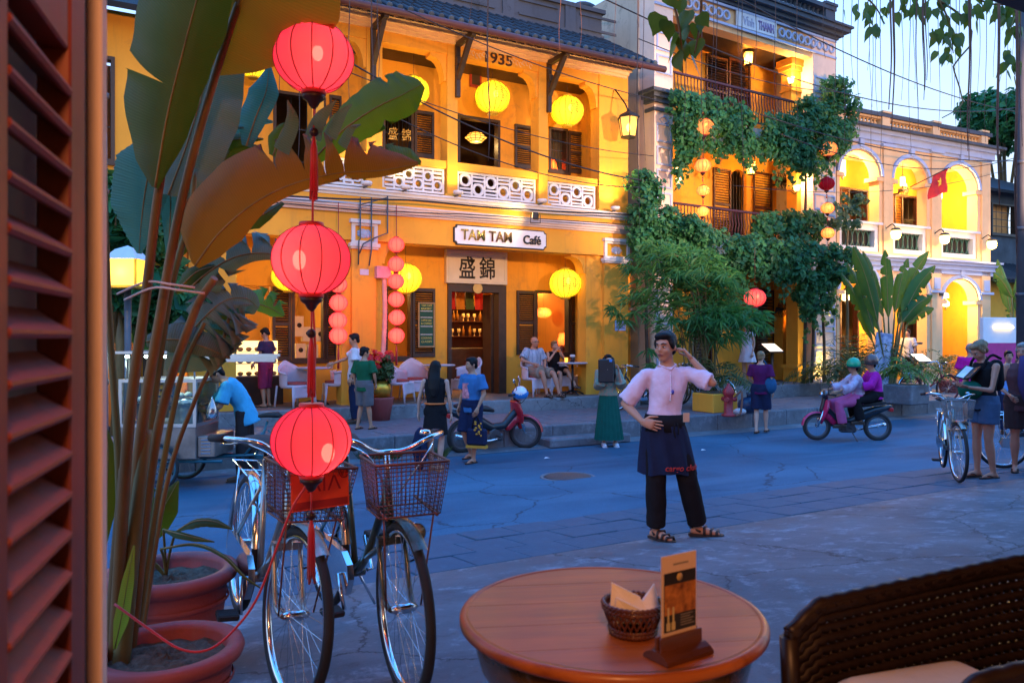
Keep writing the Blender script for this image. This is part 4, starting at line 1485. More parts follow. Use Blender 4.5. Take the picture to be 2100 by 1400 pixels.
def lantern(name, label, loc, r, h, msilk, mrib, group=None, nrib=10, tassel=0.0, cord=0.0, bulb=None, power=0, lcol=(1, .5, .2), detail=2, cap=None, rz=0.0, emblem=None, cat='lantern', bead=True):
 o = thing(name, label, cat, loc, rz, group)
 pr = lantern_profile(r, h, 15 if detail > 1 else 9)
 n = nrib * (3 if detail > 1 else 2)
 vs, fs = [], []
 for (rr, z) in pr:
  for k in range(n):
   a = 2 * math.pi * k / n
   ph = (k % (n // nrib)) / (n // nrib)
   dip = 1 - .035 * math.sin(math.pi * ph)
   vs.append((rr * math.cos(a) * dip, rr * math.sin(a) * dip, z))
 mb = MB(); mb.grid(vs, n, len(pr), True, closed=True)
 mb.build('silk', msilk, o)
 rw = r * (.016 if detail > 1 else .022)
 if detail > 1:
  rm = MB().tube([(rr * 1.004, 0, z) for rr, z in pr], rw, 6).mesh('rib'); rm.materials.append(mrib)
  for k in range(nrib):
   link('rib', rm, None, o, RZ(2 * math.pi * k / nrib))
 elif detail == 1:
  rb = MB()
  for k in range(nrib):
   a = 2 * math.pi * k / nrib
   rb.tube([(rr * 1.004 * math.cos(a), rr * 1.004 * math.sin(a), z) for rr, z in pr], rw, 4)
  rb.build('ribs', mrib, o, kind='stuff')
 mc = cap or mrib
 ring = lambda z0, z1, q: MB().lathe([(q * .8, z0), (q, z0), (q * 1.03, (z0 + z1) / 2), (q, z1), (q * .8, z1)], 20)
 ring(h / 2 - r * .02, h / 2 + r * .10, pr[0][0] * 1.02).build('top_ring', mc, o)
 ring(-h / 2 - r * .10, -h / 2 + r * .02, pr[0][0] * 1.02).build('bottom_ring', mc, o)
 if tassel > 0:
  z = -h / 2 - r * .10
  q = pr[0][0]
  MB().lathe([(q * .98, z), (q * .92, z - r * .10), (q * .55, z - r * .18), (q * .38, z - r * .28), (q * .2, z - r * .34), (0, z - r * .36)], 14).build('finial', m_cap, o)
  zt = z - r * .36
  if bead:
   MB().tube([(0, 0, zt), (0, 0, zt - tassel * .22)], .003, 5).build('tassel_cord', m_redcloth, o)
   zb = zt - tassel * .22 - .012
   MB().ell((0, 0, zb), .016, 12, 8).build('bead', m_cap, o)
   zt = zb - .012
  tb = MB()
  for k in range(9):
   a = k * .7
   tb.tube([(0, 0, zt), (.008 * math.cos(a), .008 * math.sin(a), zt - tassel * .15), (.011 * math.cos(a), .011 * math.sin(a), zt - tassel * (.62 + .05 * (k % 3)))], .0045, 5)
  tb.build('tassel', m_redcloth, o)
 if cord > 0:
  MB().tube([(0, 0, h / 2 - .01), (0, 0, h / 2 + cord)], max(.004, r * .012), 5).build('cord', m_rib if mrib is m_rib else m_cable, o)
 if bulb is not None:
  bx, by, bz, br = bulb
  MB().ell((bx, by, bz), (br, br, br * 1.5), 12, 8).build('bulb', m_bulb, o)
 if emblem is not None:
  eb = MB()
  def onshell(x, z):
   zz = max(-1, min(1, z / (h * .5)))
   th = math.asin(zz * math.sin(math.acos(.30)))
   R = r * math.cos(th) * 1.012
   return (R * math.sin(x / r), -R * math.cos(x / r), z)
  ew, eh, ex = emblem
  strokes = [[(math.cos(a) * ew, math.sin(a) * eh) for a in np.linspace(0, 2 * math.pi, 20)]]
  for zz in (-.62, -.32, 0.02, .36, .66):
   q = math.sqrt(max(0, 1 - zz * zz)) * .82
   strokes.append([(-q * ew, zz * eh), (0, zz * eh + .03 * eh), (q * ew, zz * eh)])
  strokes += [[(0, .66 * eh), (0, .02 * eh)], [(-.4 * ew, .02 * eh), (-.45 * ew, -.62 * eh)], [(.4 * ew, .02 * eh), (.45 * ew, -.62 * eh)]]
  for st_ in strokes:
   eb.tube([onshell(x + ex, z) for x, z in st_], r * .014, 4)
  eb.build('painted_character', m_black, o)
 if power > 0:
  bl = (bulb[0], bulb[1], bulb[2]) if bulb else (0, 0, 0)
  point('lantern_light', bl, power, lcol, .04, o)
 return o
YL = 2.62
G_RED = 'large red lanterns strung one above the other beside the bicycles'
Lz = lambda v: EYE - (v - 690) / 1600 * YL
LX = (641 - 1050) / 1600 * YL
specs = [(118, 'topmost large red lantern of the near string', (.014, -.03, .005, .018)),
         (533, 'middle large red lantern of the near string with a turned cap', (-.045, -.02, -.004, .022)),
         (903, 'lowest large red lantern hanging in front of the bicycle basket', (.052, -.02, -.045, .022))]
for k, (v, lab, bulb) in enumerate(specs):
 lantern('red_lantern', lab, (LX + (.004, -.004, -.004)[k], YL, Lz(v)), .132, .225, m_red, m_rib, G_RED, 12, tassel=(.30, .28, .30)[k], bulb=bulb, power=1.3, lcol=(1, .60, .42), detail=2, cap=m_redcloth, rz=.2 + k * .3)
cbm = thing('lantern_cable', 'red cable carrying the three large lanterns and trailing to the flower pot', 'cable', (LX, YL, 0))
mb = MB()
pts = [(.012, .01, Lz(-70)), (.006, .012, Lz(45)), (.006, .012, Lz(180)), (.0, .012, Lz(300)), (-.003, .012, Lz(460)), (-.003, .012, Lz(612)), (.006, .012, Lz(720)), (-.004, .012, Lz(830)), (0.0, .012, Lz(960))]
for (u, v, Y) in ((600, 1040, 2.62), (572, 1110, 2.6), (530, 1220, 2.55), (485, 1285, 2.5), (430, 1330, 2.42), (370, 1330, 2.4), (300, 1285, 2.42), (235, 1238, 2.45)):
 p = P(u, v, Y); pts.append((p.x - LX, p.y - YL, p.z))
mb.tube(spline(pts, 90), .0042, 6)
mb.build('cable', m_redcloth, cbm)
G_Y1, G_Y2 = 'yellow globe lanterns along the cafe balcony', 'yellow globe lanterns under the cafe porch'
def yl(u, v, w, t, lab, grp, power, em, cord, msilk=m_yel, mr=m_ribY, lcol=(1.0, .60, .05), hr=.86, cat='lantern', name='yellow_lantern', fr=ST, det=1, tas=0, nr=16, bulb=True):
 a = (u - 1050) / 1600
 n = (-fr.d[1], fr.d[0]); c = t + n[0] * fr.o[0] + n[1] * fr.o[1]
 Y = c / (n[0] * a + n[1])
 p = P(u, v, Y); r = w / 2 / 1600 * Y
 return lantern(name, lab, p, r, 2 * r * hr, msilk, mr, grp, nr, tassel=tas, cord=cord, bulb=(r * .15, -r * .2, r * .15, r * .14) if bulb else None, power=power, lcol=lcol, detail=det, emblem=em, rz=.45 * fr.rz)
em = (.16, .16, .10)
yl(1010, 200, 73, 15.2, 'yellow globe lantern in the middle balcony bay under the year 1935', G_Y1, 210, (.15, .16, .12), .7)
yl(1163, 228, 68, 15.2, 'yellow globe lantern in the balcony bay nearest the vines', G_Y1, 190, (.15, .15, .05), .55)
yl(848, 187, 66, 15.2, 'yellow globe lantern half hidden by the tip of a banana leaf', G_Y1, 190, (.15, .15, -.1), .6)
yl(519, 130, 66, 15.2, 'yellow globe lantern left of the topmost red lantern', G_Y1, 180, (.15, .15, .12), .5)
yl(1159, 581, 67, 15.3, 'yellow globe lantern above the seated couple', G_Y2, 1250, (.21, .13, .0), .5)
yl(832, 571, 68, 15.3, 'yellow globe lantern behind the longer string of small red lanterns', G_Y2, 1250, (.2, .14, -.22), .5)
yl(592, 566, 70, 15.3, 'yellow globe lantern half behind the middle large red lantern', G_Y2, 1100, None, .5)
yl(449, 566, 68, 15.3, 'yellow globe lantern behind the drooping banana leaves', G_Y2, 1100, None, .5)
yl(1114, 641, 34, 17.6, 'small squat amber lantern inside the cafe window', None, 45, None, .9, msilk=m_ora, hr=.62, name='amber_lantern')
def string(name, u, t, vs_, w, vtop, lab, power):
 a0 = ST.px(u, vs_[0], t)
 o = thing(name, lab, 'lantern string', ST.w(a0[0], t, 0), ST.rz)
 zz = [ST.px(u, v, t)[1] for v in vs_]
 Y = ST.w(a0[0], t, 0)[1]
 r = w / 2 / 1600 * Y
 zt = ST.px(u, vtop, t)[1]
 MB().tube([(0, 0, zt), (0, 0, zz[-1] - r * 3.4)], .008, 5).build('cord', m_rib, o)
 pr = lantern_profile(r, r * 1.75, 9)
 n = 30
 vs = []
 for rr, z in pr:
  for k in range(n):
   vs.append((rr * math.cos(2 * math.pi * k / n) * (1 - .03 * (k % 2)), rr * math.sin(2 * math.pi * k / n) * (1 - .03 * (k % 2)), z))
 me = MB().grid(vs, n, len(pr), True, closed=True).mesh('lantern_globe'); me.materials.append(m_redS)
 rb = MB()
 for k in range(10):
  a = 2 * math.pi * k / 10
  rb.tube([(rr * 1.004 * math.cos(a), rr * 1.004 * math.sin(a), z) for rr, z in pr], r * .02, 4)
 rb = rb.mesh('ribs'); rb.materials.append(m_rib)
 cp = MB().lathe([(0, r * .86), (r * .3, r * .86), (r * .3, r * 1.0), (0, r * 1.0)], 10).lathe([(0, -r * 1.05), (r * .3, -r * 1.0), (r * .3, -r * .86), (0, -r * .86)], 10).mesh('end_cap'); cp.materials.append(m_rib)
 for z in zz:
  g = link('lantern_globe', me, None, o, T(rnd.uniform(-.012, .012), 0, z))
  link('ribs', rb, None, g, kind='stuff')
  link('end_cap', cp, None, g)
 tb = MB().tube([(0, 0, zz[-1] - r * 1.1), (0, 0, zz[-1] - r * 2.0), (0, 0, zz[-1] - r * 3.6)], [.006, .02, .024], 6)
 tb.build('tassel', m_redcloth, o)
 for z in zz:
  point('lantern_light', (0, 0, z), power, (1, .25, .12), .03, o)
 return o
string('red_lantern_string', 813, 14.35, (502, 542, 577, 614, 651, 688), 34, 420, 'string of six small red lanterns by the cafe window with the chalkboard', 6)
string('red_lantern_string', 694, 14.35, (583, 621, 657, 688), 38, 415, 'shorter string of small red lanterns beside the orange pillar', 7)
G_B = 'small orange lanterns hung in the vines of the tall house'
for (u, v, w, lab, ms, pw) in ((1443, 261, 42, 'round orange lantern with a dark pattern half in the upper vine', m_ora, 14), (1441, 340, 34, 'orange lantern just below the upper vine', m_ora, 10), (1442, 391, 27, 'small orange lantern in front of the brown louvred doors', m_ora, 8), (1441, 434, 25, 'lowest small orange lantern above the lower balcony rail', m_ora, 8),
       (1699, 306, 36, 'orange lantern with red blossoms at the right vine edge', m_ora, 12), (1695, 377, 32, 'unlit dark red lantern on the right pillar', m_deepred, 0), (1697, 427, 27, 'small orange lantern below the unlit dark red one', m_ora, 8), (1698, 478, 27, 'lowest orange lantern on the right pillar by the young tree', m_ora, 8)):
 yl(u, v, w, -.75, lab, G_B, pw, (.1, .08, 0) if w > 38 else None, .25, msilk=ms, mr=m_rib, lcol=(1, .45, .15), hr=.78, name='orange_lantern' if pw else 'dark_red_lantern', fr=F2, nr=12, tas=.12, bulb=pw > 0)
yl(1548, 611, 45, -1.45, 'round red lantern under the vine canopy beside the bamboo', None, 26, None, 1.0, msilk=m_redS, mr=m_rib, lcol=(1, .3, .15), hr=.8, name='red_lantern', fr=F2, nr=16, tas=.12)
def hexlamp(name, label, fr, u, v, t, R, h, power, taper=.75, hang=.5, grp=None, n=6, cap=.2, bracket=None, lcol=(1, .55, .16), glow=None):
 a = (u - 1050) / 1600
 nn = (-fr.d[1], fr.d[0]); c = t + nn[0] * fr.o[0] + nn[1] * fr.o[1]
 p = P(u, v, c / (nn[0] * a + nn[1]))
 o = thing(name, label, 'lantern', p, fr.rz, grp)
 rad_ = lambda q: [(q * math.cos(2 * math.pi * k / n), q * math.sin(2 * math.pi * k / n)) for k in range(n)]
 top, bot = rad_(R), rad_(R * taper)
 fm = MB()
 for k in range(n):
  l = (k + 1) % n
  fm.tube([(*bot[k], -h / 2), (*top[k], h / 2)], R * .06, 5)
  fm.tube([(*top[k], h / 2), (*top[l], h / 2)], R * .06, 5)
  fm.tube([(*bot[k], -h / 2), (*bot[l], -h / 2)], R * .06, 5)
 fm.lathe([(R * 1.15, h / 2), (R * .9, h / 2 + R * .25), (R * .25, h / 2 + R * .6), (.0, h / 2 + R * .9)], n, sm=False)
 fm.lathe([(0, -h / 2 - R * .25), (R * taper, -h / 2 - R * .06), (R * taper, -h / 2)], n, sm=False)
 fm.build('frame', m_black, o)
 for k in range(n):
  l = (k + 1) % n
  MB().add([(bot[k][0] * .97, bot[k][1] * .97, -h / 2), (bot[l][0] * .97, bot[l][1] * .97, -h / 2), (top[l][0] * .97, top[l][1] * .97, h / 2), (top[k][0] * .97, top[k][1] * .97, h / 2)], [(0, 1, 2, 3)]).build('glass_pane', glow or m_lampglass, o)
 MB().ell((0, 0, 0), (R * .22, R * .22, R * .4), 10, 8).build('bulb', m_bulb, o)
 if hang:
  MB().tube([(0, 0, h / 2 + R * .8), (0, 0, h / 2 + R * .8 + hang)], .008, 5).build('chain', m_black, o)
 if bracket:
  b = MB(); b.tube([V(q) for q in bracket], .018, 6); b.build('bracket', m_black, o)
 point('lantern_light', (0, 0, -.02), power, lcol, .05, o)
 return o
m_lampglass = silk('amber_glass', (1.0, 0.62, 0.20), (1.0, 0.48, 0.07), 1.1, transp=.45, core=(1.0, .6, .15))
hexlamp('street_lantern', 'tapered amber street lantern on a timber strut at the cafe corner', ST, 1289, 262, 14.2, .24, .44, 90, .72, 0, bracket=[(0, 0, .35), (0, .1, .55), (.0, .5, 1.0)])
hexlamp('hanging_lantern', 'hexagonal lantern hung in the top balcony of the tall house', F2, 1535, 121, .8, .13, .34, 170, .8, .5)
hexlamp('hanging_lantern', 'hexagonal lantern hung over the middle balcony doors of the tall house', F2, 1540, 345, .8, .13, .34, 190, .8, .4)
hexlamp('wall_lantern', 'caged yellow wall lantern on the ground floor of the tall house', F2, 1631, 650, .85, .13, .30, 240, 1.0, .1)
def sconce(label, fr, u, v, t, power, name='wall_lamp', r=.09, down=False, grp=None, col=(1, .62, .22)):
 a = (u - 1050) / 1600
 nn = (-fr.d[1], fr.d[0]); c = t + nn[0] * fr.o[0] + nn[1] * fr.o[1]
 p = P(u, v, c / (nn[0] * a + nn[1]))
 o = thing(name, label, 'lamp', p, fr.rz, grp)
 MB().lathe([(r * .5, -r), (r * .8, -r * .5), (r, r * .4), (r * 1.15, r)] if not down else [(r * .3, -r * 1.3), (r * .8, -r), (r, 0), (r * .85, r * .5)], 14).build('glass_shade', m_glow, o)
 b = MB(); b.lathe([(r * .55, -r * 1.15), (r * .55, -r), (0, -r)], 10) if not down else b.lathe([(r * 1.05, r * .5), (r * .7, r), (0, r * 1.2)], 12)
 b.tube(spline([(0, 0, (-r * 1.1 if not down else r * 1.1)), (0, r * .8, (-r * 1.6 if not down else r * 1.9)), (0, r * 2.2, (-r * .6 if not down else r * 1.2))], 8), r * .12, 5)
 b.build('bracket', m_black, o)
 point('lamp_light', (0, -r * 1.5, r * (1.4 if not down else -1.0)), power, col, .06, o)
 return o
sconce('bright wall lamp on the top balcony pillar', F2, 1622, 166, .35, 60)
sconce('bright wall lamp on the middle balcony pillar', F2, 1634, 387, .35, 70)
sconce('twin wall lamp at the left end of the middle balcony, upper one', F2, 1390, 346, .8, 35, r=.07)
sconce('twin wall lamp at the left end of the middle balcony, lower one', F2, 1391, 372, .8, 35, r=.07)
G_A = 'black bracket lamps between the arches of the arcade house'
for u, v, lab in ((1837, 478, 'black bracket lamp left of the middle upper arch'), (1937, 488, 'black bracket lamp between the middle and right upper arch'), (2034, 499, 'black bracket lamp at the far end of the arcade house')):
 sconce(lab, F3, u, v, -.42, 55, 'bracket_lamp', .15, True, G_A)
m_tube = emit('frosted_tube', (1.0, .72, .26), 5.0)
def tube_lamp(label, fr, u, v, t, h, r, power, name='tube_lantern', hang=.6):
 a = (u - 1050) / 1600
 nn = (-fr.d[1], fr.d[0]); c = t + nn[0] * fr.o[0] + nn[1] * fr.o[1]
 p = P(u, v, c / (nn[0] * a + nn[1]))
 o = thing(name, label, 'lantern', p, fr.rz)
 MB().lathe([(0, -h / 2), (r, -h / 2 + r * .4), (r, h / 2 - r * .4), (0, h / 2)], 14).build('glass_shade', m_tube, o)
 b = MB(); b.tube([(0, 0, h / 2), (0, 0, h / 2 + hang)], .01, 5); b.lathe([(r * .5, h / 2 - .02), (r * .6, h / 2 + .03), (0, h / 2 + .05)], 10)
 b.lathe([(0, -h / 2 - .1), (r * .3, -h / 2 - .05), (r * .4, -h / 2 + .02)], 8)
 b.build('fitting', m_black, o)
 point('lamp_light', (0, -r * 2.2, -h * .3), power, (1, .60, .16), .06, o)
 return o
tube_lamp('tall glowing tube lantern in the left upper arch', F3, 1728, 345, .8, .55, .09, 230)
tube_lamp('tube lantern behind the flag in the right upper arch', F3, 1927, 398, .7, .34, .08, 260)
tube_lamp('small tube lantern deep in the middle upper arch', F3, 1851, 372, .9, .34, .08, 200)
tube_lamp('upper white globe light at the lower right arch', F3, 1938, 606, .55, .22, .11, 150, 'globe_light', .1)
tube_lamp('lower white globe light at the lower right arch', F3, 1939, 623, .55, .22, .11, 60, 'globe_light', .05)
tube_lamp('bright lamp behind the broad banana plant', F3, 1734, 606, .3, .35, .10, 140, 'globe_light', .2)
tube_lamp('lamp in the dark doorway behind the banana leaves', F3, 1786, 640, .9, .25, .09, 130, 'globe_light', .2)
def ledge_lamp(u, v, lab, power=26):
 s_, z_ = ST.px(u, v, 14.42)
 o = thing('ledge_lamp', lab, 'lamp', ST.w(s_, 14.42, 4.60), ST.rz, 'small round uplights on the cafe ledge')
 MB().lathe([(.03, -.06), (.09, -.05), (.11, 0), (.10, .02)], 14).build('housing', m_trim, o)
 MB().lathe([(0, .018), (.095, .018)], 14).build('lens', emit('lamp_lens', (1, .75, .35), 5), o)
 b = MB(); b.box(-.02, .02, 0, .30, -.08, -.055); b.build('bracket', m_iron, o)
 spot('lamp_light', (0, 0, .05), (0, .24, 1.0), power, (1, .66, .16), 120, .05, .9, o)
 return o
ledge_lamp(752, 385, 'ledge uplight below the banana leaf tip', 60)
ledge_lamp(832, 392, 'ledge uplight under the first pierced panel', 60)
ledge_lamp(940, 405, 'ledge uplight under the column left of the middle bay', 60)
ledge_lamp(1112, 418, 'ledge uplight under the column right of the middle bay', 60)
ledge_lamp(1262, 432, 'ledge uplight under the cafe end pilaster', 130)
def flood(name, label, p, to, power, col=(1, .66, .22), ang=100):
 o = thing(name, label, 'floodlight', p)
 d = (V(to) - V(p)).normalized()
 q = d.to_track_quat('Y', 'Z').to_matrix().to_4x4()
 MB().box(-.09, .09, -.06, .05, -.07, .07, M=q, bev=.01).build('housing', m_black, o)
 MB().box(-.075, .075, .052, .056, -.055, .055, M=q).build('lens', emit('lamp_lens', (1, .75, .35), 5), o)
 MB().box(-.11, -.092, -.02, .02, -.14, .02).box(.092, .11, -.02, .02, -.14, .02).box(-.11, .11, -.02, .02, -.155, -.14).build('yoke', m_black, o)
 spot('flood_light', d * .09, d * 2, power, col, ang, .05, .7, o)
 return o
p = ST.w(S(1098, 14.1), 14.1, Zp(1098, 443, 14.1))
flood('floodlight', 'black floodlight box on the cable over the name board', p, ST.w(S(1000), 14.75, 4.3), 45, ang=150)
pf = F2.w(B0 + .25, -.55, .55)
flood('floodlight', 'black floodlight at the foot of the brightly lit pillar', pf, F2.w(B0 + .15, .1, .95), 120, (1, .72, .18), 110)
def pendant(label, w, power, col=(1, .55, .15), r=.16, mat=None):
 o = thing('pendant_lamp', label, 'lamp', w)
 MB().lathe([(.03, .10), (.05, .09), (r, -.03), (r * 1.02, -.05)], 18, caps=False).build('shade', mat or m_shut2, o)
 MB().ell((0, 0, -.02), .04, 10, 8).build('bulb', m_bulb, o)
 MB().tube([(0, 0, .1), (0, 0, .7)], .006, 5).build('cord', m_cable, o)
 point('lamp_light', (0, 0, -.08), power, col, .06, o)
 return o
pendant('pendant lamp over the bar seen through the cafe door', ST.w((DR[0] + DR[1]) / 2 + .9, 17.9, 3.0), 110)
pendant('pendant lamp inside the cafe room behind the chalkboard window', ST.w((WL[0] + WL[1]) / 2 - .3, 18.0, 3.1), 120, (1, .5, .12))
pendant('pendant lamp inside the cafe room behind the seated couple', ST.w((WR[0] + WR[1]) / 2 + .9, 18.4, 3.2), 60, (1, .5, .15))
pendant('pendant lamp over the pastry counter', ST.w((W0[0] + D0[1]) / 2 - .3, 17.6, 3.0), 200, (1, .68, .25))
pendant('pendant lamp in the corner shop behind the plants', ST.w(.2, 16.0, 2.5), 160, (1, .6, .2))
pendant('pendant lamp deep in the corner shop doorway', ST.w(-2.4, 16.2, 2.4), 160, (1, .6, .2))
s_, z_ = ST.px(976, 283, 16.4)
o = thing('fretwork_lamp', 'wide pierced amber lampshade hanging in the balcony doorway', 'lamp', ST.w(s_, 16.4, z_), ST.rz)
MB().lathe([(.05, .12), (.16, .10), (.26, .0), (.15, -.09), (.05, -.10)], 20).build('shade', m_lampglass, o)
fr = MB()
for k in range(12):
 a = k * math.pi / 6
 fr.tube([(.163 * math.cos(a), .163 * math.sin(a), .10), (.265 * math.cos(a), .265 * math.sin(a), 0), (.155 * math.cos(a), .155 * math.sin(a), -.09)], .008, 4)
for rr, zz in ((.166, .10), (.21, .055), (.266, 0), (.21, -.045), (.155, -.092)):
 fr.tube([(rr * math.cos(a), rr * math.sin(a), zz) for a in np.linspace(0, 2 * math.pi, 21)[:-1]], .008, 4, closed=True)
fr.build('fretwork', m_black, o)
MB().tube([(0, 0, .1), (0, 0, .9)], .006, 5).build('cord', m_cable, o)
point('lamp_light', (0, -.05, -.16), 25, (1, .6, .2), .05, o)
def table_lamp(label, u, v, t, zf, r, h, matshade, power):
 s_, z_ = ST.px(u, v, t)
 o = thing('table_lamp', label, 'lamp', ST.w(s_, t, z_), ST.rz)
 MB().lathe([(r, -h * .5), (r * .45, h * .5)], 16, caps=False).build('shade', matshade, o)
 MB().lathe([(0, -h * 1.5), (.08, -h * 1.5), (.10, -h * 1.35), (.05, -h * 1.1), (.09, -h * .8), (.03, -h * .55), (.012, -h * .4), (0, h * .3)], 12).build('base', m_cap, o)
 point('lamp_light', (0, 0, 0), power, (1, .35, .1), .04, o)
 return o
m_redshade = silk('red_lampshade', (1, .16, .05), (1.0, .10, .015), .95, transp=.2, core=(1, .3, .05))
table_lamp('red shaded table lamp inside the window behind the seated couple', 1153, 695, 16.75, 0, .16, .30, m_redshade, 12)
table_lamp('orange shaded table lamp in the balcony window by the end shutter', 1133, 342, 16.3, 0, .15, .34, m_redshade, 10)
p = P(262, 560, 10.2)
o = thing('post_lantern', 'glowing yellow box lantern with a pale roof behind the banana stems', 'lantern', p)
MB().box(-.19, .19, -.19, .19, -.17, .17).build('glass_shade', silk('box_glass', (1, .75, .2), (1.0, .62, .05), 1.1, transp=.3, core=(1, .8, .2)), o)
MB().lathe([(.30, .17), (.16, .30), (.0, .36)], 4, M=RZ(rad(45)), sm=False).build('roof', m_trim, o)
f = MB()
for sx in (-.19, .19):
 for sy in (-.19, .19):
  f.box(sx - .012, sx + .012, sy - .012, sy + .012, -.17, .17)
f.box(-.21, .21, -.21, .21, -.20, -.17); f.build('frame', m_ribY, o)
MB().tube([(0, 0, -.2), (0, 0, -p.z + ground_z(p))], .045, 10).build('post', m_iron, o)
point('lamp_light', (0, -.25, 0), 14, (1, .6, .12), .1, o)
point('porch_lamp_light', (.1, -.5, 2.45), 95, (1.0, 0.40, 0.15), .12)
point('porch_lamp_light', (-1.9, 1.0, 2.5), 16, (1.0, 0.42, 0.15), .12)
for k, (s_, to_s, to_z, pw) in enumerate(((1.5, 5.0, 6.4, 2900), (7.5, 10.0, 6.4, 2900), (13.4, 13.0, 5.6, 9000), (20.0, 22.5, 7.0, 4800))):
 spot('unseen_fill_light', ST.w(s_, 1.0, 4.6), ST.w(to_s, 15.0, to_z), pw, (1.0, 0.50, 0.20) if k != 2 else (1.0, .62, .42), 46 if k != 2 else 32, .25, .5)  # unseen warm fill spots added to light the house fronts opposite
spot('unseen_fill_light', (.7, .4, 3.1), (1.3, 6.3, 1.0), 330, (1.0, 0.45, 0.24), 34, .15, .7)  # one more unseen spot, added to warm the waiter
def wall_fan(label, fr, u, v, t, R):
 s_, z_ = fr.px(u, v, t)
 o = thing('wall_fan', label, 'fan', fr.w(s_, t, z_), fr.rz + .3)
 g = MB()
 for q, y in ((1, -.09), (1, -.02), (.66, -.125), (.33, -.135)):
  g.tube([(R * q * math.cos(a), y, R * q * math.sin(a)) for a in np.linspace(0, 6.283, 25)[:-1]], .007, 4, closed=True)
 for k in range(14):
  a = k * math.pi / 7
  g.tube([(0, -.14, 0), (R * .66 * math.cos(a), -.125, R * .66 * math.sin(a)), (R * math.cos(a), -.09, R * math.sin(a)), (R * math.cos(a), -.02, R * math.sin(a)), (R * .3 * math.cos(a), .04, R * .3 * math.sin(a))], .004, 4)
 g.build('cage', m_black, o, kind='stuff')
 for k in range(3):
  MB().ell((R * .42, -.06, 0), (R * .42, .008, R * .2), 12, 6, M=RY(k * 2.094)).build('blade', m_cap, o)
 MB().tube([(0, -.10, 0), (0, .10, 0), (0, .14, -.1), (0, .30, -.1)], [.04, .07, .03, .03], 10).build('motor', m_black, o)
wall_fan('black caged wall fan on the middle balcony of the tall house', F2, 1600, 371, 1.1, .24)
wall_fan('black caged wall fan on the ground floor wall of the tall house', F2, 1600, 634, 1.1, .24)
wall_fan('black wall fan in the middle upper arch of the arcade house', F3, 1851, 390, .9, .24)
# leaf blades
def blade(name, mids, wl, wr, N, mat, parent, droop=(.25, .25), tears=(), nu=44, nv=6, pleat=.004, plf=46.0, tip=.12, curl=0.0, M=None, gap=.02, rib=.004):
 pts = spline(mids, nu)
 L = [0.0]
 for a, b in zip(pts, pts[1:]):
  L.append(L[-1] + (b - a).length)
 Lt = L[-1]
 X = [q / Lt for q in L]
 Tn = [(pts[min(i + 1, nu - 1)] - pts[max(i - 1, 0)]).normalized() for i in range(nu)]
 vs, fs, uvs = [], [], []
 N = V(N).normalized()
 for side, W in ((-1, wl), (1, wr)):
  cuts = sorted([t for t in tears if t[0] == side], key=lambda t: t[1])
  ci = [0]
  for c in cuts:
   k = min(range(nu), key=lambda i: abs(X[i] - c[1]))
   if k > ci[-1] + 1 and k < nu - 2:
    ci.append(k)
  ci.append(nu - 1)
  deps = {k: c[2] for k, c in zip(ci[1:-1], cuts)}
  for a, b in zip(ci, ci[1:]):
   o = len(vs)
   for i in range(a, b + 1):
    t = Tn[i]
    B = t.cross(N).normalized() * side
    Nn = N - t * N.dot(t)
    Nn.normalize()
    w = ramp(W, X[i])
    dr = droop[0 if side < 0 else 1]
    for j in range(nv + 1):
     q = j / nv
     an = dr * q
     p = pts[i] + (B * math.cos(an) - Nn * math.sin(an)) * (w * q)
     p += Nn * (pleat * q * math.sin(X[i] * plf * 6.283) * min(1, w * 12))
     for e, sg in ((a, 1), (b, -1)):
      if e in deps and i == e:
       dd = deps[e]
       p += t * sg * gap * max(0, q - (1 - dd)) / max(dd, .05) * (1 + 1.2 * q)
       p -= Nn * gap * .8 * max(0, q - (1 - dd)) * (1 if sg > 0 else -.6)
     vs.append(p)
     uvs.append((X[i] * Lt * 8, q))
   m = nv + 1
   for i in range(b - a):
    for j in range(nv):
     f = (o + i * m + j, o + (i + 1) * m + j, o + (i + 1) * m + j + 1, o + i * m + j + 1)
     fs.append(f if side < 0 else f[::-1])
 me = bpy.data.meshes.new(name)
 me.from_pydata([tuple(p) for p in vs], [], fs)
 me.polygons.foreach_set('use_smooth', [True] * len(fs))
 ul = me.uv_layers.new(name='UVMap')
 for lp in me.loops:
  ul.data[lp.index].uv = uvs[lp.vertex_index]
 me.update()
 o = link(name, me, mat, parent, M)
 if rib > 0:
  MB().tube([p + N * .001 for p in pts], [lerp(rib, rib * .25, x) for x in X], 6).build('midrib', m_midrib, o)
 return o
m_banana_l = leafmat('banana_leaf_lit', (0.030, 0.070, 0.008), (0.060, 0.115, 0.014), (0.32, 0.38, 0.01), .5, .40, vein=5.0)  # lit copy of banana_leaf, the light painted into its brighter colour
m_banana = leafmat('banana_leaf', (0.018, 0.036, 0.004), (0.036, 0.062, 0.008), (0.22, 0.22, 0.01), .5, .36, vein=5.0)
m_banana_b = leafmat('banana_leaf_brown', (0.17, 0.062, 0.006), (0.25, 0.095, 0.010), (0.60, 0.22, 0.01), .55, .40, vein=5.0)
m_banana_g = leafmat('banana_leaf_grey', (0.075, 0.105, 0.085), (0.11, 0.145, 0.12), (0.22, 0.32, 0.10), .45, .25, vein=5.0)
m_banana_t = leafmat('banana_leaf_teal', (0.030, 0.115, 0.105), (0.05, 0.16, 0.14), (0.10, 0.34, 0.20), .32, .3, vein=4.0)
m_midrib = M_('leaf_midrib', (0.22, 0.16, 0.05), .5, var=.3, vs=14)
m_stem = M_('leaf_stalk', (0.16, 0.10, 0.035), .5, var=.45, vs=9, stretch=(1, 1, .2))
m_stem_g = M_('green_stalk', (0.14, 0.13, 0.045), .5, var=.4, vs=9, stretch=(1, 1, .2))
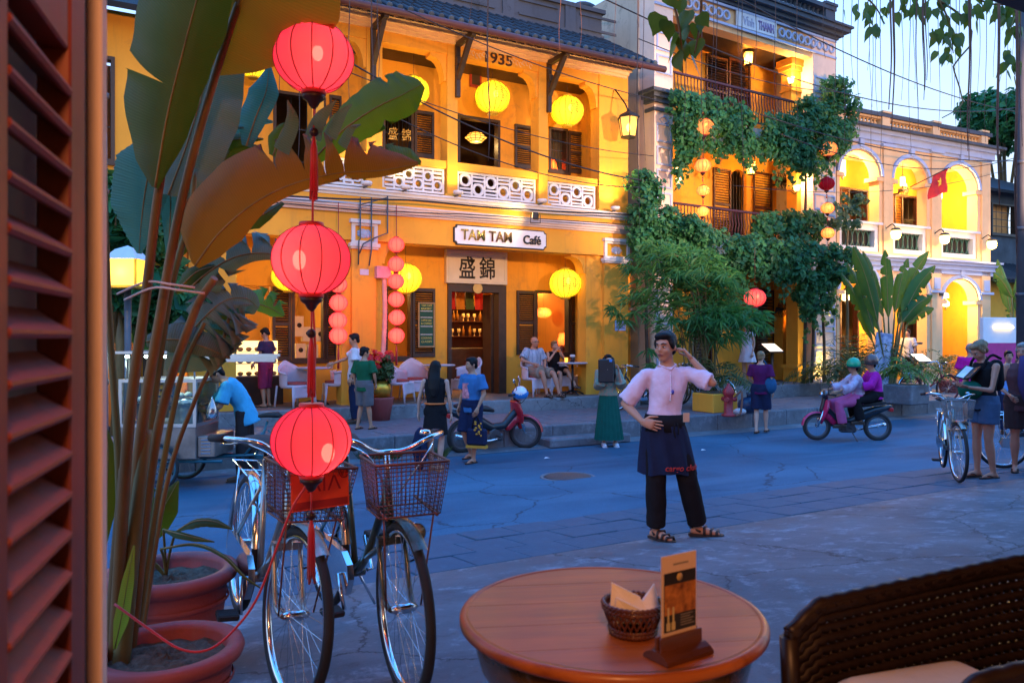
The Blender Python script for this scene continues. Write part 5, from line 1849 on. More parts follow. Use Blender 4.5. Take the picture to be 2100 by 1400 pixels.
m_soil = M_('dry_soil', (0.11, 0.085, 0.06), .95, var=.5, vs=30, bump=1.0, bs=90)
m_pot = plaster('terracotta', (0.36, 0.085, 0.085), stain=(0.28, 0.22, 0.20), amount=.7, streak=.6, rough=.6)
def clay_pot(label, c, r, h, soilz):
 o = thing('clay_pot', label, 'flower pot', c, .3)
 MB().lathe([(0, 0), (r * .55, 0), (r * .62, .02), (r * .80, h * .35), (r * .88, h * .70), (r * .86, h * .78), (r * .94, h * .82), (r * 1.03, h * .87), (r * 1.06, h * .93), (r * 1.03, h * .99), (r * .96, h), (r * .84, h * .985), (r * .81, h * .94), (r * .79, h * .70), (r * .3, h * .66)], 48).build('bowl', m_pot, o)
 MB().lathe([(r * .885, h * .60), (r * .915, h * .63), (r * .90, h * .66)], 48, caps=False).build('band', m_pot, o)
 n = 26
 pts = []
 rr = random.Random(4)
 for j in range(12):
  for i in range(n):
   a = 2 * math.pi * i / n
   q = r * .815 * j / 11
   pts.append((q * math.cos(a), q * math.sin(a), soilz + rr.uniform(-.010, .016) - .02 * j / 11))
 MB().grid(pts, n, 12, True, closed=True).build('soil', m_soil, o)
 return o
pA = P(342, 1322, 2.62)
potA = clay_pot('front terracotta bowl pot with bare soil and a red cable over its rim', (pA.x, pA.y, .30), .235, pA.z - .30, pA.z - .30 - .035)
pB = P(350, 1163, 3.54)
potB = clay_pot('rear terracotta bowl pot with a young leafy plant', (pB.x, pB.y, .215), .275, pB.z - .215, pB.z - .215 - .045)
bp_base = P(255, 1360, 2.72)
ban = thing('banana_plant', 'tall tied banana clump with huge torn green and brown leaves', 'plant', (bp_base.x, bp_base.y, .31))
O_ = V(ban.location)
def Q(u, v, Y):
 return P(u, v, Y) - O_
def stalk(pts, r0, r1, mat, n=26):
 q = spline([Q(*p) for p in pts], n)
 return MB().tube(q, [lerp(r0, r1, (i / (n - 1)) ** .8) for i in range(n)], 10).build('stalk', mat, ban)
stalk([(232, 1395, 2.62), (262, 900, 2.62), (300, 600, 2.6), (335, 330, 2.55), (410, 10, 2.4)], .022, .012, m_stem)
stalk([(250, 1390, 2.66), (285, 930, 2.7), (330, 640, 2.7), (375, 400, 2.66), (440, 160, 2.6), (505, -40, 2.5)], .022, .012, m_stem)
stalk([(262, 1385, 2.72), (320, 900, 2.78), (395, 650, 2.75), (440, 570, 2.70)], .020, .013, m_stem)
stalk([(240, 1395, 2.7), (245, 1000, 2.8), (222, 620, 2.85), (212, 300, 2.8), (205, 100, 2.7)], .016, .009, m_stem_g)
stalk([(270, 1380, 2.8), (330, 980, 2.9), (375, 760, 2.9), (420, 660, 2.88)], .013, .009, m_stem_g)
stalk([(258, 1392, 2.76), (300, 950, 2.86), (345, 620, 2.84), (388, 450, 2.8), (400, 350, 2.8)], .017, .010, m_stem_g)
stalk([(280, 1370, 2.86), (340, 1000, 3.0), (400, 820, 3.0), (450, 720, 3.0), (470, 650, 3.0)], .011, .007, m_stem)
stalk([(245, 1398, 2.6), (275, 1100, 2.66), (300, 880, 2.72)], .03, .02, m_stem_g)
stalk([(225, 1398, 2.66), (240, 1150, 2.7), (255, 960, 2.74)], .028, .018, m_stem)
tie = MB()
for (v, u0, u1, Y) in ((578, 300, 400, 2.62), (590, 315, 420, 2.60)):
 tie.tube(spline([Q(u0 - 60, v + 25, Y), Q(u0, v, Y - .03), Q((u0 + u1) / 2, v + 5, Y - .05), Q(u1, v + 12, Y - .03)], 12), .004, 5)
tie.build('tie', m_pinktrim, ban)
up = lambda x, y, z: V((x, y, z))
blade('leaf', [Q(318, 385, 2.5), Q(345, 230, 2.45), Q(385, 70, 2.35), Q(420, -60, 2.2), Q(445, -170, 2.05)], [(0, .02), (.08, .12), (.25, .225), (.6, .27), (1, .2)], [(0, .01), (.2, .07), (.6, .10), (1, .08)], (-.25, -1, -.25), m_banana, ban, (.30, .5), tears=[(-1, .34, .8)], gap=.012)
blade('leaf', [Q(345, 400, 2.8), Q(385, 290, 2.85), Q(425, 150, 2.9), Q(450, -10, 2.9)], [(0, .02), (.15, .10), (.6, .12), (1, .1)], [(0, .02), (.12, .13), (.45, .15), (.75, .12), (1, .06)], (.15, -1, .25), m_banana_g, ban, (.25, .25), pleat=.006)
blade('leaf', [Q(440, 150, 2.62), Q(478, 40, 2.55), Q(505, -40, 2.45), Q(525, -140, 2.35)], [(0, .01), (.3, .05), (1, .08)], [(0, .02), (.12, .12), (.35, .24), (.7, .30), (1, .25)], (.05, -1, -.15), m_banana_b, ban, (.3, .28), tears=[(1, .62, .3)])
blade('leaf', [Q(470, 140, 2.95), Q(540, 60, 2.95), Q(610, -20, 2.9), Q(680, -110, 2.85)], [(0, .02), (.3, .12), (1, .14)], [(0, .02), (.3, .10), (1, .12)], (.0, -1, -.1), m_banana, ban, (.25, .3))
blade('leaf', [Q(400, 545, 2.70), Q(450, 478, 2.68), Q(520, 418, 2.66), Q(600, 378, 2.66), Q(690, 356, 2.68), Q(780, 350, 2.72), Q(858, 336, 2.78)], [(0, .02), (.06, .13), (.16, .19), (.30, .215), (.52, .20), (.70, .17), (.85, .115), (.95, .06), (1, .01)], [(0, .015), (.08, .05), (.2, .07), (.4, .035), (.6, .03), (.9, .02), (1, .005)], (.1, -1, .12), m_banana_b, ban, (.28, .3), tears=[(-1, .46, .55), (-1, .56, .75), (-1, .63, .9), (-1, .70, .85), (-1, .8, .45), (1, .7, .6)], gap=.022)
for (a, b, c, w) in (((640, 285, 2.66), (655, 245, 2.6), (690, 205, 2.6), .030), ((675, 280, 2.66), (700, 235, 2.62), (722, 214, 2.6), .026), ((575, 310, 2.64), (600, 250, 2.6), (590, 205, 2.62), .03), ((700, 300, 2.68), (720, 265, 2.64), (740, 255, 2.66), .02)):
 blade('leaf_strip', [Q(*a), Q(*b), Q(*c)], [(0, w), (.6, w * .8), (1, .002)], [(0, w), (.6, w * .7), (1, .002)], (.4, -1, .3), m_banana_g, ban, (.4, .2), nu=14, nv=3, rib=0)
blade('leaf', [Q(640, 330, 3.0), Q(700, 270, 3.0), Q(770, 222, 3.0), Q(825, 195, 3.02), Q(866, 172, 3.05)], [(0, .02), (.2, .06), (.45, .10), (.75, .125), (.92, .11), (1, .03)], [(0, .02), (.2, .06), (.5, .085), (.85, .08), (1, .02)], (.2, -1, .35), m_banana_l, ban, (.15, .35), tears=[(-1, .78, .3), (1, .6, .25)])
blade('leaf', [Q(740, 360, 2.95), Q(790, 335, 2.95), Q(830, 326, 2.97), Q(864, 334, 3.0)], [(0, .05), (.5, .085), (.85, .05), (1, .01)], [(0, .02), (.6, .03), (1, .01)], (.1, -1, .3), m_banana_l, ban, (.2, .3), tears=[(-1, .5, .6)])
blade('leaf', [Q(505, 300, 3.1), Q(525, 240, 3.1), Q(545, 190, 3.1), Q(552, 138, 3.12)], [(0, .02), (.3, .075), (.7, .075), (1, .01)], [(0, .02), (.3, .04), (.7, .05), (1, .01)], (.1, -1, .3), m_banana_t, ban, (.2, .4))
for k, (u0, v0, u1, v1) in enumerate(((420, 330, 500, 262), (410, 300, 540, 285), (430, 345, 530, 300), (400, 275, 470, 235), (430, 310, 480, 330), (560, 320, 600, 262), (470, 300, 560, 250))):
 blade('leaf', [Q(u0, v0, 3.1 + .03 * k), Q((u0 + u1) / 2, min(v0, v1) + 2, 3.08 + .03 * k), Q(u1, v1, 3.1 + .03 * k)], [(0, .02), (.4, .05), (1, .004)], [(0, .02), (.4, .045), (1, .004)], (.1, -1, .4 - .1 * k), (m_banana_t, m_banana, m_banana)[k % 3], ban, (.3, .3), nu=20, nv=4)
blade('leaf', [Q(318, 300, 2.95), Q(300, 380, 2.98), Q(290, 455, 3.0), Q(285, 520, 3.02)], [(0, .05), (.2, .10), (.7, .06), (1, .01)], [(0, .08), (.2, .16), (.6, .14), (.85, .06), (1, .01)], (.1, -1, .35), m_banana_t, ban, (.2, .2), pleat=.007, plf=20)
blade('leaf', [Q(345, 330, 3.05), Q(350, 420, 3.05), Q(345, 520, 3.05)], [(0, .03), (.4, .05), (1, .01)], [(0, .03), (.4, .05), (1, .01)], (.1, -1, .3), m_banana_t, ban, (.2, .2))
for (a, b, c, w) in (((360, 470, 2.95), (400, 380, 2.95), (455, 300, 3.0), .09), ((350, 540, 2.95), (390, 450, 2.98), (420, 380, 3.0), .07), ((420, 420, 3.0), (450, 350, 3.0), (470, 310, 3.0), .07), ((480, 470, 2.95), (540, 440, 2.95), (580, 415, 3.0), .04), ((360, 600, 3.0), (400, 560, 3.0), (440, 545, 3.0), .05)):
 blade('leaf', [Q(*a), Q(*b), Q(*c)], [(0, .01), (.4, w), (1, .01)], [(0, .01), (.4, w), (1, .01)], (-.1, -1, .3), m_banana, ban, (.3, .3), nu=24, nv=4)
blade('leaf', [Q(392, 588, 3.0), Q(425, 560, 3.0), Q(470, 532, 3.0), Q(515, 520, 3.02), Q(560, 522, 3.05), Q(600, 540, 3.1)], [(0, .02), (.15, .06), (.4, .09), (.6, .13), (.8, .10), (1, .02)], [(0, .03), (.12, .10), (.3, .06), (.6, .035), (1, .01)], (.1, -1, .45), m_banana_g, ban, (.3, .4), tears=[(-1, .38, .9), (-1, .62, .9), (-1, .80, .7), (1, .3, .8)], gap=.035)
blade('leaf', [Q(345, 760, 2.95), Q(385, 690, 2.95), Q(430, 640, 2.95), Q(465, 615, 3.0), Q(505, 612, 3.05), Q(530, 632, 3.1)], [(0, .02), (.3, .08), (.7, .10), (1, .02)], [(0, .02), (.12, .12), (.3, .17), (.55, .16), (.75, .13), (1, .03)], (.2, -1, .5), m_banana_g, ban, (.15, .2), tears=[(1, .25, .9), (1, .34, .9), (1, .42, .95), (1, .5, .95), (1, .58, .9), (1, .66, .9), (1, .76, .8), (-1, .4, .8), (-1, .6, .8), (-1, .75, .7)], gap=.028, nu=60)
blade('leaf', [Q(300, 700, 2.9), Q(360, 696, 2.9), Q(420, 712, 2.92), Q(472, 735, 2.95)], [(0, .03), (.3, .075), (.75, .06), (1, .004)], [(0, .02), (.3, .05), (.7, .035), (1, .003)], (.1, -1, .35), m_banana_g, ban, (.25, .3), pleat=.006)
for k in range(7):
 u1, v1 = 520 - k * 6, 640 + k * 17
 blade('leaf_strip', [Q(425, 632 + k * 8, 3.0 + .01 * k), Q(475, 625 + k * 12, 3.0 + .01 * k), Q(u1, v1 - 16, 3.02 + .01 * k)], [(0, .014), (.6, .018), (1, .002)], [(0, .014), (.6, .016), (1, .002)], (.1, -1, .5), (m_banana_g, m_banana_t, m_banana)[k % 3], ban, (.2, .2), nu=14, nv=2, rib=0)
blade('leaf', [Q(478, 632, 3.2), Q(515, 622, 3.2), Q(550, 630, 3.2), Q(582, 648, 3.22)], [(0, .01), (.25, .06), (.5, .085), (.75, .06), (1, .01)], [(0, .01), (.3, .03), (.8, .03), (1, .004)], (.1, -1, .4), leafmat('young_leaf', (0.07, 0.20, 0.02), (0.10, 0.26, 0.03), (.3, .6, .05), .4, .35, vein=5), ban, (.2, .3), tears=[(-1, .55, .7), (-1, .75, .8)], gap=.02)
blade('leaf', [Q(235, 1330, 2.55), Q(250, 1260, 2.5), Q(262, 1190, 2.48), Q(275, 1118, 2.5)], [(0, .005), (.3, .022), (.7, .018), (1, .003)], [(0, .005), (.3, .025), (.7, .02), (1, .003)], (.5, -1, .1), leafmat('lit_leaf', (0.16, 0.22, 0.02), (0.22, 0.28, 0.03), (.5, .55, .05), .4, .35, vein=5), ban, (.3, .3), nu=20, nv=3, rib=.002)
blade('leaf', [Q(212, 1120, 2.9), Q(218, 1010, 2.9), Q(222, 920, 2.92), Q(210, 862, 2.95)], [(0, .01), (.4, .04), (1, .005)], [(0, .01), (.4, .045), (1, .005)], (.2, -1, .2), m_banana, ban, (.3, .3), nu=20, nv=4)
yp = thing('potted_banana', 'young broad leaved plant growing in the rear clay pot', 'plant', (pB.x - .03, pB.y + .02, pB.z - .05))
O_ = V(yp.location)
for pts, w, N in (([(290, 1150, 3.5), (300, 1090, 3.48), (335, 1040, 3.46), (366, 985, 3.5)], .085, (.4, -1, .2)), ([(270, 1140, 3.5), (285, 1080, 3.5), (300, 1030, 3.5), (316, 1000, 3.5)], .06, (-.3, -1, .2)), ([(360, 1090, 3.4), (395, 1070, 3.38), (435, 1068, 3.4), (478, 1084, 3.42)], .035, (.0, -.55, 1)), ([(335, 1085, 3.4), (370, 1095, 3.36), (410, 1104, 3.36), (440, 1110, 3.38)], .022, (.0, -.6, 1)), ([(250, 1130, 3.5), (260, 1060, 3.5), (290, 1000, 3.52)], .05, (.1, -1, .1)), ([(330, 1125, 3.4), (400, 1115, 3.35), (460, 1140, 3.3), (500, 1180, 3.28), (535, 1205, 3.28)], .012, (0, -.5, 1))):
 blade('leaf', [Q(*p) for p in pts], [(0, .006), (.35, w), (.7, w * .8), (1, .004)], [(0, .006), (.35, w), (.7, w * .8), (1, .004)], N, m_banana, yp, (.35, .35), nu=26, nv=4, rib=.004)
 MB().tube(spline([(0, 0, 0), (Q(*pts[0]) * .6).lerp(V((0, 0, .1)), .3), Q(*pts[0])], 8), .006, 6).build('stalk', m_stem_g, yp)
# vines on the tall house
m_vine = leafmat('vine_leaf', (0.010, 0.070, 0.034), (0.035, 0.19, 0.075), (0.14, 0.36, 0.08), .5, .25, objvar=0)
def leafcloud(name, centers, n, size, mat, parent, rr, elong=1.5, out=(0, -1, .5), spread=.9, fold=.25, M=None):
 vs, fs = [], []
 wts = [c[1] ** 2 for c in centers]
 for c in rr.choices(centers, wts, k=n):
  p0, r, o = c
  d = V((rr.gauss(0, 1), rr.gauss(0, 1), rr.gauss(0, 1)))
  d.normalize()
  p = V(p0) + d * r * rr.uniform(.55, 1.05)
  nrm = (d * .8 + V(o) * .7 + V((rr.gauss(0, .4), rr.gauss(0, .4), rr.gauss(0, .4)))).normalized()
  t = nrm.cross(V((rr.gauss(0, 1), rr.gauss(0, 1), rr.gauss(0, .5) - .6)))
  if t.length < 1e-3:
   continue
  t = nrm.cross(t.normalized()).normalized()
  if t.z > 0:
   t = -t
  b = nrm.cross(t)
  s = size * rr.choice((.55, .8, 1.0, 1.25, 1.5))
  k = len(vs)
  L = s * elong
  vs += [p - t * L * .5, p + b * s * .5 + nrm * s * fold * .3 - t * L * .08, p + t * L * .5 - nrm * s * fold * .5, p - b * s * .5 + nrm * s * fold * .3 - t * L * .08]
  fs += [(k, k + 1, k + 2), (k, k + 2, k + 3)]
 me = bpy.data.meshes.new(name)
 me.from_pydata([tuple(v) for v in vs], [], fs)
 me.update()
 return link(name, me, mat, parent, M, kind='stuff')
def vine(label, fr, poly, t0, dep, clump, n, size, seed, trails=0, frm=None, stems=()):
 rr = random.Random(seed)
 c0 = fr.px(poly[0][0], poly[0][1], t0)
 root = thing('climbing_vine', label, 'vine', fr.w(c0[0], t0, c0[1]), fr.rz)
 cs = []
 u0, u1 = poly[0][0], poly[-1][0]
 m = int((u1 - u0) / clump * 3.2)
 for k in range(m):
  u = rr.uniform(u0, u1)
  vt, vb = ramp([(q[0], q[1]) for q in poly], u), ramp([(q[0], q[2]) for q in poly], u)
  for _ in range(max(1, int((vb - vt) / clump))):
   v = rr.uniform(vt, vb)
   x, z = fr.px(u, v, t0)
   q = 1 - abs((v - vt) / max(1, vb - vt) - .4)
   cs.append(((x - c0[0], rr.uniform(-dep, dep * .4) * q, z - c0[1]), rr.uniform(.10, .24), (0, -1, .6)))
 for k in range(trails):
  u = rr.uniform(u0, u1)
  vb = ramp([(q[0], q[2]) for q in poly], u)
  L = rr.uniform(15, 60)
  for j in range(6):
   x, z = fr.px(u + rr.uniform(-6, 6), vb - 8 + L * j / 5, t0)
   cs.append(((x - c0[0], rr.uniform(-.2, .1), z - c0[1]), .09 - .006 * j, (0, -1, .2)))
 leafcloud('foliage', cs, n, size, m_vine, root, rr)
 for st_ in stems:
  q = []
  for (u, v, tt) in st_:
   x, z = fr.px(u, v, tt)
   q.append((x - c0[0], tt - t0, z - c0[1]))
  MB().tube(spline(q, 24), [lerp(.05, .03, i / 23) for i in range(24)], 7).build('stem', M_('vine_bark', (0.09, 0.06, 0.045), .8, var=.4, bump=.5), root)
 return root
vine('dense green vine draped over the upper balcony of the tall house', F2, [(1386, 195, 262), (1420, 196, 300), (1470, 212, 305), (1530, 222, 318), (1580, 238, 322), (1620, 248, 345), (1670, 262, 352), (1725, 250, 300)], -.55, .45, 17, 11000, .08, 5, 26)
vine('bushy vine crown at the right end of the upper balcony', F2, [(1640, 215, 300), (1665, 178, 310), (1700, 165, 315), (1728, 172, 300), (1744, 185, 250)], -.35, .5, 17, 5200, .08, 6, 8, stems=[[(1648, 790, -.25), (1652, 640, -.2), (1650, 500, -.15), (1652, 360, -.2), (1640, 290, -.3)], [(1664, 790, -.2), (1668, 660, -.2), (1660, 560, -.25)]])
vine('vine canopy hanging over the ground floor of the tall house', F2, [(1392, 450, 505), (1430, 474, 528), (1480, 486, 540), (1530, 490, 550), (1580, 498, 558), (1630, 504, 570), (1690, 508, 592), (1725, 518, 580)], -.75, .6, 17, 13000, .08, 7, 40, stems=[[(1690, 800, -.3), (1690, 700, -.25), (1685, 600, -.3), (1690, 540, -.5)]])
vine('vine climbing the gap between the cafe and the tall house', F2, [(1284, 400, 470), (1300, 356, 500), (1332, 362, 520), (1348, 412, 515), (1385, 436, 505), (1425, 455, 500)], -.55, .4, 17, 5200, .08, 8, 10, stems=[[(1330, 790, .1), (1325, 650, .1), (1328, 500, -.1)]])
vine('shrubs along the middle balcony rail of the tall house', F2, [(1555, 452, 482), (1580, 444, 486), (1620, 445, 490), (1660, 440, 492), (1695, 448, 490)], -.25, .25, 15, 3200, .08, 9, 0)
vine('thin vine trails hanging at the left of the upper balcony', F2, [(1386, 262, 345), (1400, 268, 320), (1420, 280, 300)], -.45, .15, 12, 600, .10, 12, 12)
vine('vine trails hanging down the right pillar of the tall house', F2, [(1640, 560, 612), (1665, 570, 660), (1690, 570, 640), (1712, 560, 610)], -.55, .3, 15, 2400, .08, 13, 8)
# bamboo in a low planter
bb = P(1445, 800, 17.3)
bam = thing('bamboo_shrub', 'feathery green bamboo shrub in front of the tall house', 'plant', (bb.x, bb.y, .06))
O_ = V(bam.location)
rr = random.Random(21)
m_bamboo = leafmat('bamboo_leaf', (0.022, 0.11, 0.045), (0.06, 0.23, 0.075), (0.18, 0.48, 0.08), .45, .28, objvar=0)
canes = MB()
vs, fs = [], []
def frond(p, d, n, L, rr, vs, fs, wid=.017):
 d = V(d).normalized()
 for k in range(n):
  a = rr.uniform(-1.1, 1.1)
  dd = (d + V((rr.gauss(0, .55), rr.gauss(0, .55), rr.gauss(0, .35) - .25))).normalized()
  s = dd.cross(V((rr.gauss(0, 1), rr.gauss(0, 1), 1.2)))
  if s.length < 1e-3: continue
  s.normalize()
  l = L * rr.uniform(.6, 1.2)
  w = wid * rr.uniform(.8, 1.3)
  q = p + d * rr.uniform(-.06, .10)
  i = len(vs)
  vs += [q, q + dd * l * .4 + s * w, q + dd * l + V((0, 0, -l * .25)), q + dd * l * .4 - s * w]
  fs += [(i, i + 1, i + 2), (i, i + 2, i + 3)]
outline = [(1330, 505), (1360, 490), (1420, 500), (1470, 520), (1520, 560), (1545, 615), (1565, 655), (1555, 680), (1500, 700), (1440, 720), (1350, 700), (1300, 650), (1275, 600), (1280, 560), (1310, 520)]
for k in range(64):
 tgt_u, tgt_v = None, None
 q = rr.random()
 i = rr.randrange(len(outline)); a, b = outline[i], outline[(i + 1) % len(outline)]
 e = rr.random(); eu, ev = lerp(a[0], b[0], e), lerp(a[1], b[1], e)
 f = rr.uniform(.15, 1) ** .6
 tu, tv = lerp(1430, eu, f), lerp(610, ev, f)
 tip = Q(tu, tv, 17.3 + rr.uniform(-.9, .7))
 base = V((rr.uniform(-.45, .45), rr.uniform(-.3, .3), .3))
 mid = V((base.x * .7 + tip.x * .35, base.y * .7 + tip.y * .4, tip.z * .75 + .5))
 pts = spline([base, mid, tip], 12)
 if k % 3 == 0:
  canes.tube(pts, [lerp(.016, .004, j / 11) for j in range(12)], 5)
 for j in range(5, 12):
  for _ in range(2):
   d = (pts[j] - pts[j - 1]) + V((rr.gauss(0, .16), rr.gauss(0, .16), rr.gauss(0, .08)))
   frond(pts[j] + V((rr.gauss(0, .10), rr.gauss(0, .12), rr.gauss(0, .08))), d, 6, .27, rr, vs, fs)
for (u, v) in ((1265, 640), (1280, 655), (1300, 640), (1258, 628), (1550, 650), (1570, 665), (1335, 745), (1330, 715), (1300, 550), (1290, 545), (1520, 660), (1490, 690)):
 for _ in range(4):
  frond(Q(u, v, 17.0 + rr.uniform(-.3, .3)), (rr.uniform(-1, 1), -.4, -.2), 8, .28, rr, vs, fs)
me = bpy.data.meshes.new('foliage'); me.from_pydata([tuple(p) for p in vs], [], fs); me.update()
link('foliage', me, m_bamboo, bam, None, kind='stuff')
canes.build('canes', M_('bamboo_cane', (0.10, 0.09, 0.03), .5, var=.4), bam, kind='stuff')
pl = P(1470, 840, 16.6)
plo = thing('planter_box', 'low yellow rendered planter box under the bamboo', 'planter', (pl.x - .1, pl.y, .05), ST.rz)
MB().box(-.25, .45, -.3, .35, 0, .40, bev=.02).build('box', m_wall, plo)
MB().box(-.19, .39, -.24, .29, .36, .415).build('soil', m_soil, plo)
# broad banana / traveller's palm on the right and other tubs
m_broad = leafmat('broad_leaf', (0.012, 0.060, 0.014), (0.03, 0.11, 0.02), (.12, .28, .03), .4, .25, vein=3.0)
def fan_palm(label, u, vbase, Y, leaves, zb, seed, trunk=.16, wid=.2, mat=None):
 c = P(u, vbase, Y)
 o = thing('banana_plant', label, 'plant', (c.x, c.y, zb))
 global O_
 O_ = V(o.location)
 rr = random.Random(seed)
 for k, (tip, mid, w, nx) in enumerate(leaves):
  dy = rr.uniform(-.5, .5)
  b0 = V((rr.uniform(-.12, .12), rr.uniform(-.1, .1), .05))
  m1, t1 = Q(*mid, Y + dy * .6), Q(*tip, Y + dy)
  st_ = spline([b0, (b0 * .35 + m1 * .65) * .8, m1], 10)
  MB().tube(st_, [lerp(.045, .018, i / 9) for i in range(10)], 7).build('stalk', m_stem_g, o)
  ax = t1 - m1
  ctrl = m1 + ax * .5 + V((0, 0, ax.length * .10))
  tears = [(rr.choice((-1, 1)), rr.uniform(.25, .9), rr.uniform(.4, .95)) for _ in range(4)]
  blade('leaf', [m1, ctrl, t1], [(0, .02), (.2, w * .8), (.55, w), (.85, w * .7), (1, .02)], [(0, .02), (.2, w * .8), (.55, w), (.85, w * .7), (1, .02)], (nx, -1, .3), mat or m_broad, o, (.35, .35), tears=tears, nu=26, nv=4, gap=.03, rib=.012)
 return o
fan_palm('broad banana plant fanned out before the arcade house', 1826, 790, 20.2, [((1750, 505), (1800, 660), .22, -.2), ((1738, 540), (1795, 690), .20, .3), ((1770, 515), (1812, 650), .20, .2), ((1815, 512), (1822, 650), .17, -.4), ((1905, 515), (1845, 640), .20, .3), ((1862, 530), (1835, 640), .16, -.3), ((1918, 545), (1850, 650), .22, .1), ((1912, 605), (1850, 660), .20, -.1), ((1915, 632), (1860, 665), .17, .3), ((1765, 600), (1805, 680), .17, .5), ((1890, 570), (1842, 665), .18, -.5), ((1725, 560), (1790, 700), .17, .2)], .15, 31)
fan_palm('banana leaves beyond the arcade house at the photo edge', 2085, 790, 21.5, [((2046, 532), (2072, 640), .20, .2), ((2038, 560), (2075, 610), .17, -.3), ((2075, 660), (2082, 590), .22, .2), ((2100, 545), (2090, 650), .2, .2)], .1, 33)
def arching_palm(name, label, u, v, Y, zb, n, L, seed, mat, leaf_l=.22, wid=.016, pot=None):
 c = P(u, v, Y)
 o = thing(name, label, 'plant', (c.x, c.y, zb))
 rr = random.Random(seed)
 vs, fs = [], []
 ribs = MB()
 for k in range(n):
  a = rr.uniform(0, 6.283)
  l = L * rr.uniform(.6, 1.1)
  hz = rr.uniform(.35, .9)
  pts = spline([(0, 0, .1), (math.cos(a) * l * .25, math.sin(a) * l * .25, l * .65 * hz + .15), (math.cos(a) * l * .65, math.sin(a) * l * .65, l * .8 * hz), (math.cos(a) * l, math.sin(a) * l, l * .35 * hz)], 16)
  ribs.tube(pts, [lerp(.010, .003, i / 15) for i in range(16)], 4)
  for j in range(4, 16):
   d = (pts[j] - pts[j - 1]).normalized()
   for sd in (-1, 1):
    s = d.cross(V((0, 0, 1))).normalized() * sd
    dd = (d * .6 + s + V((0, 0, -.35 + rr.gauss(0, .2)))).normalized()
    q = pts[j]; i = len(vs)
    n_ = dd.cross(d).normalized()
    w = wid
    ll = leaf_l * rr.uniform(.8, 1.1) * (1 - .35 * abs(j - 9) / 7)
    vs += [q, q + dd * ll * .4 + d * w, q + dd * ll, q + dd * ll * .4 - d * w]
    fs += [(i, i + 1, i + 2), (i, i + 2, i + 3)]
 me = bpy.data.meshes.new('fronds'); me.from_pydata([tuple(p) for p in vs], [], fs); me.update()
 link('fronds', me, mat, o, None, kind='stuff')
 ribs.build('stalks', m_stem_g, o, kind='stuff')
 if pot:
  r, h = pot
  MB().lathe([(0, -h), (r * .7, -h), (r, 0), (r * 1.1, .0), (r * 1.1, .05), (r * .9, .05), (r * .85, .0), (0, -.02)], 20).build('pot', m_pot, o)
 return o
m_palm = leafmat('palm_leaf', (0.022, 0.055, 0.02), (0.045, 0.09, 0.028), (.12, .2, .03), .5, .2, objvar=0)
arching_palm('areca_palm', 'dark feathery palm between the vine stems and the banana plant', 1752, 790, 20.6, .2, 38, 1.9, 41, m_palm, .34, .022, (.3, .3))
arching_palm('areca_palm', 'small potted palm at the lower right arch', 1945, 790, 22.3, .35, 22, 1.3, 42, m_palm, .26, .018, (.28, .35))
arching_palm('leafy_shrub', 'bright green leafy shrub growing in the stone planter', 1860, 800, 18.7, .48, 16, .9, 43, leafmat('shrub_leaf', (0.05, 0.13, 0.03), (0.09, 0.2, 0.04), (.2, .4, .06), .5, .3, objvar=0), .26, .03)
arching_palm('leafy_shrub', 'low green shrub at the foot of the tall house', 1478, 800, 16.9, .45, 18, .9, 44, m_palm, .25, .02)
arching_palm('leafy_shrub', 'sparse shrub beside the red hydrant', 1700, 800, 20.9, .3, 14, 1.1, 47, m_palm, .28, .02)
pc = P(1858, 815, 18.6)
po = thing('stone_planter', 'square weathered stone planter on the far pavement', 'planter', (pc.x, pc.y, .05), ST.rz)
MB().box(-.36, .36, -.36, .36, 0, .46, bev=.025).build('box', m_kerb, po)
MB().box(-.3, .3, -.3, .3, .42, .47).build('soil', m_soil, po)
def tuft(label, p, r, n, mat, seed, name='grass_tuft', L=.22):
 o = thing(name, label, 'plant', p)
 rr = random.Random(seed); vs, fs = [], []
 for k in range(n):
  a = rr.uniform(0, 6.28); q = V((rr.uniform(-r, r), rr.uniform(-r, r) * .5, 0))
  d = V((math.cos(a) * .5, math.sin(a) * .5, 1)).normalized(); l = L * rr.uniform(.5, 1.1)
  s = d.cross(V((0, 1, 0))).normalized() * .008; i = len(vs)
  vs += [q - s, q + s, q + d * l + V((math.cos(a), math.sin(a), -.3)) * l * .3]; fs.append((i, i + 1, i + 2))
 me = bpy.data.meshes.new('blades'); me.from_pydata([tuple(p) for p in vs], [], fs); me.update()
 link('blades', me, mat, o, None, kind='stuff')
 return o
pg = P(775, 905, 12.4); tuft('tuft of grass growing at the kerb behind the bicycle basket', (pg.x, ST.w(0, 0)[1] + pg.y, -.27), .35, 240, m_palm, 5)
pg = P(890, 905, 12.5); tuft('small tuft of grass at the kerb beside the woman in black', (pg.x, pg.y, -.27), .2, 120, m_palm, 6)
s_, z_ = ST.px(1203, 655, 15.6)
hb = thing('hanging_plant', 'small trailing plant hung in the cafe porch corner', 'plant', ST.w(s_, 15.6, z_), ST.rz)
rr = random.Random(8)
leafcloud('foliage', [((rr.uniform(-.12, .12), rr.uniform(-.1, .1), rr.uniform(-.35, .15)), .10, (0, -1, .2)) for _ in range(16)], 520, .06, m_vine, hb, rr)
MB().lathe([(0, -.1), (.09, -.08), (.12, .05), (.11, .05)], 12).build('pot', m_cap, hb)
MB().tube([(0, 0, .05), (0, 0, .6)], .005, 4).build('cord', m_cable, hb)
pq = ST.w(S(778, 14.3), 14.22, .055)
pt = thing('poinsettia', 'red flowered potted plant in gold foil by the orange pillar', 'plant', pq)
MB().lathe([(0, 0), (.17, 0), (.24, .40), (.26, .44), (.22, .44), (.2, .4), (0, .4)], 22).build('pot', m_pot, pt)
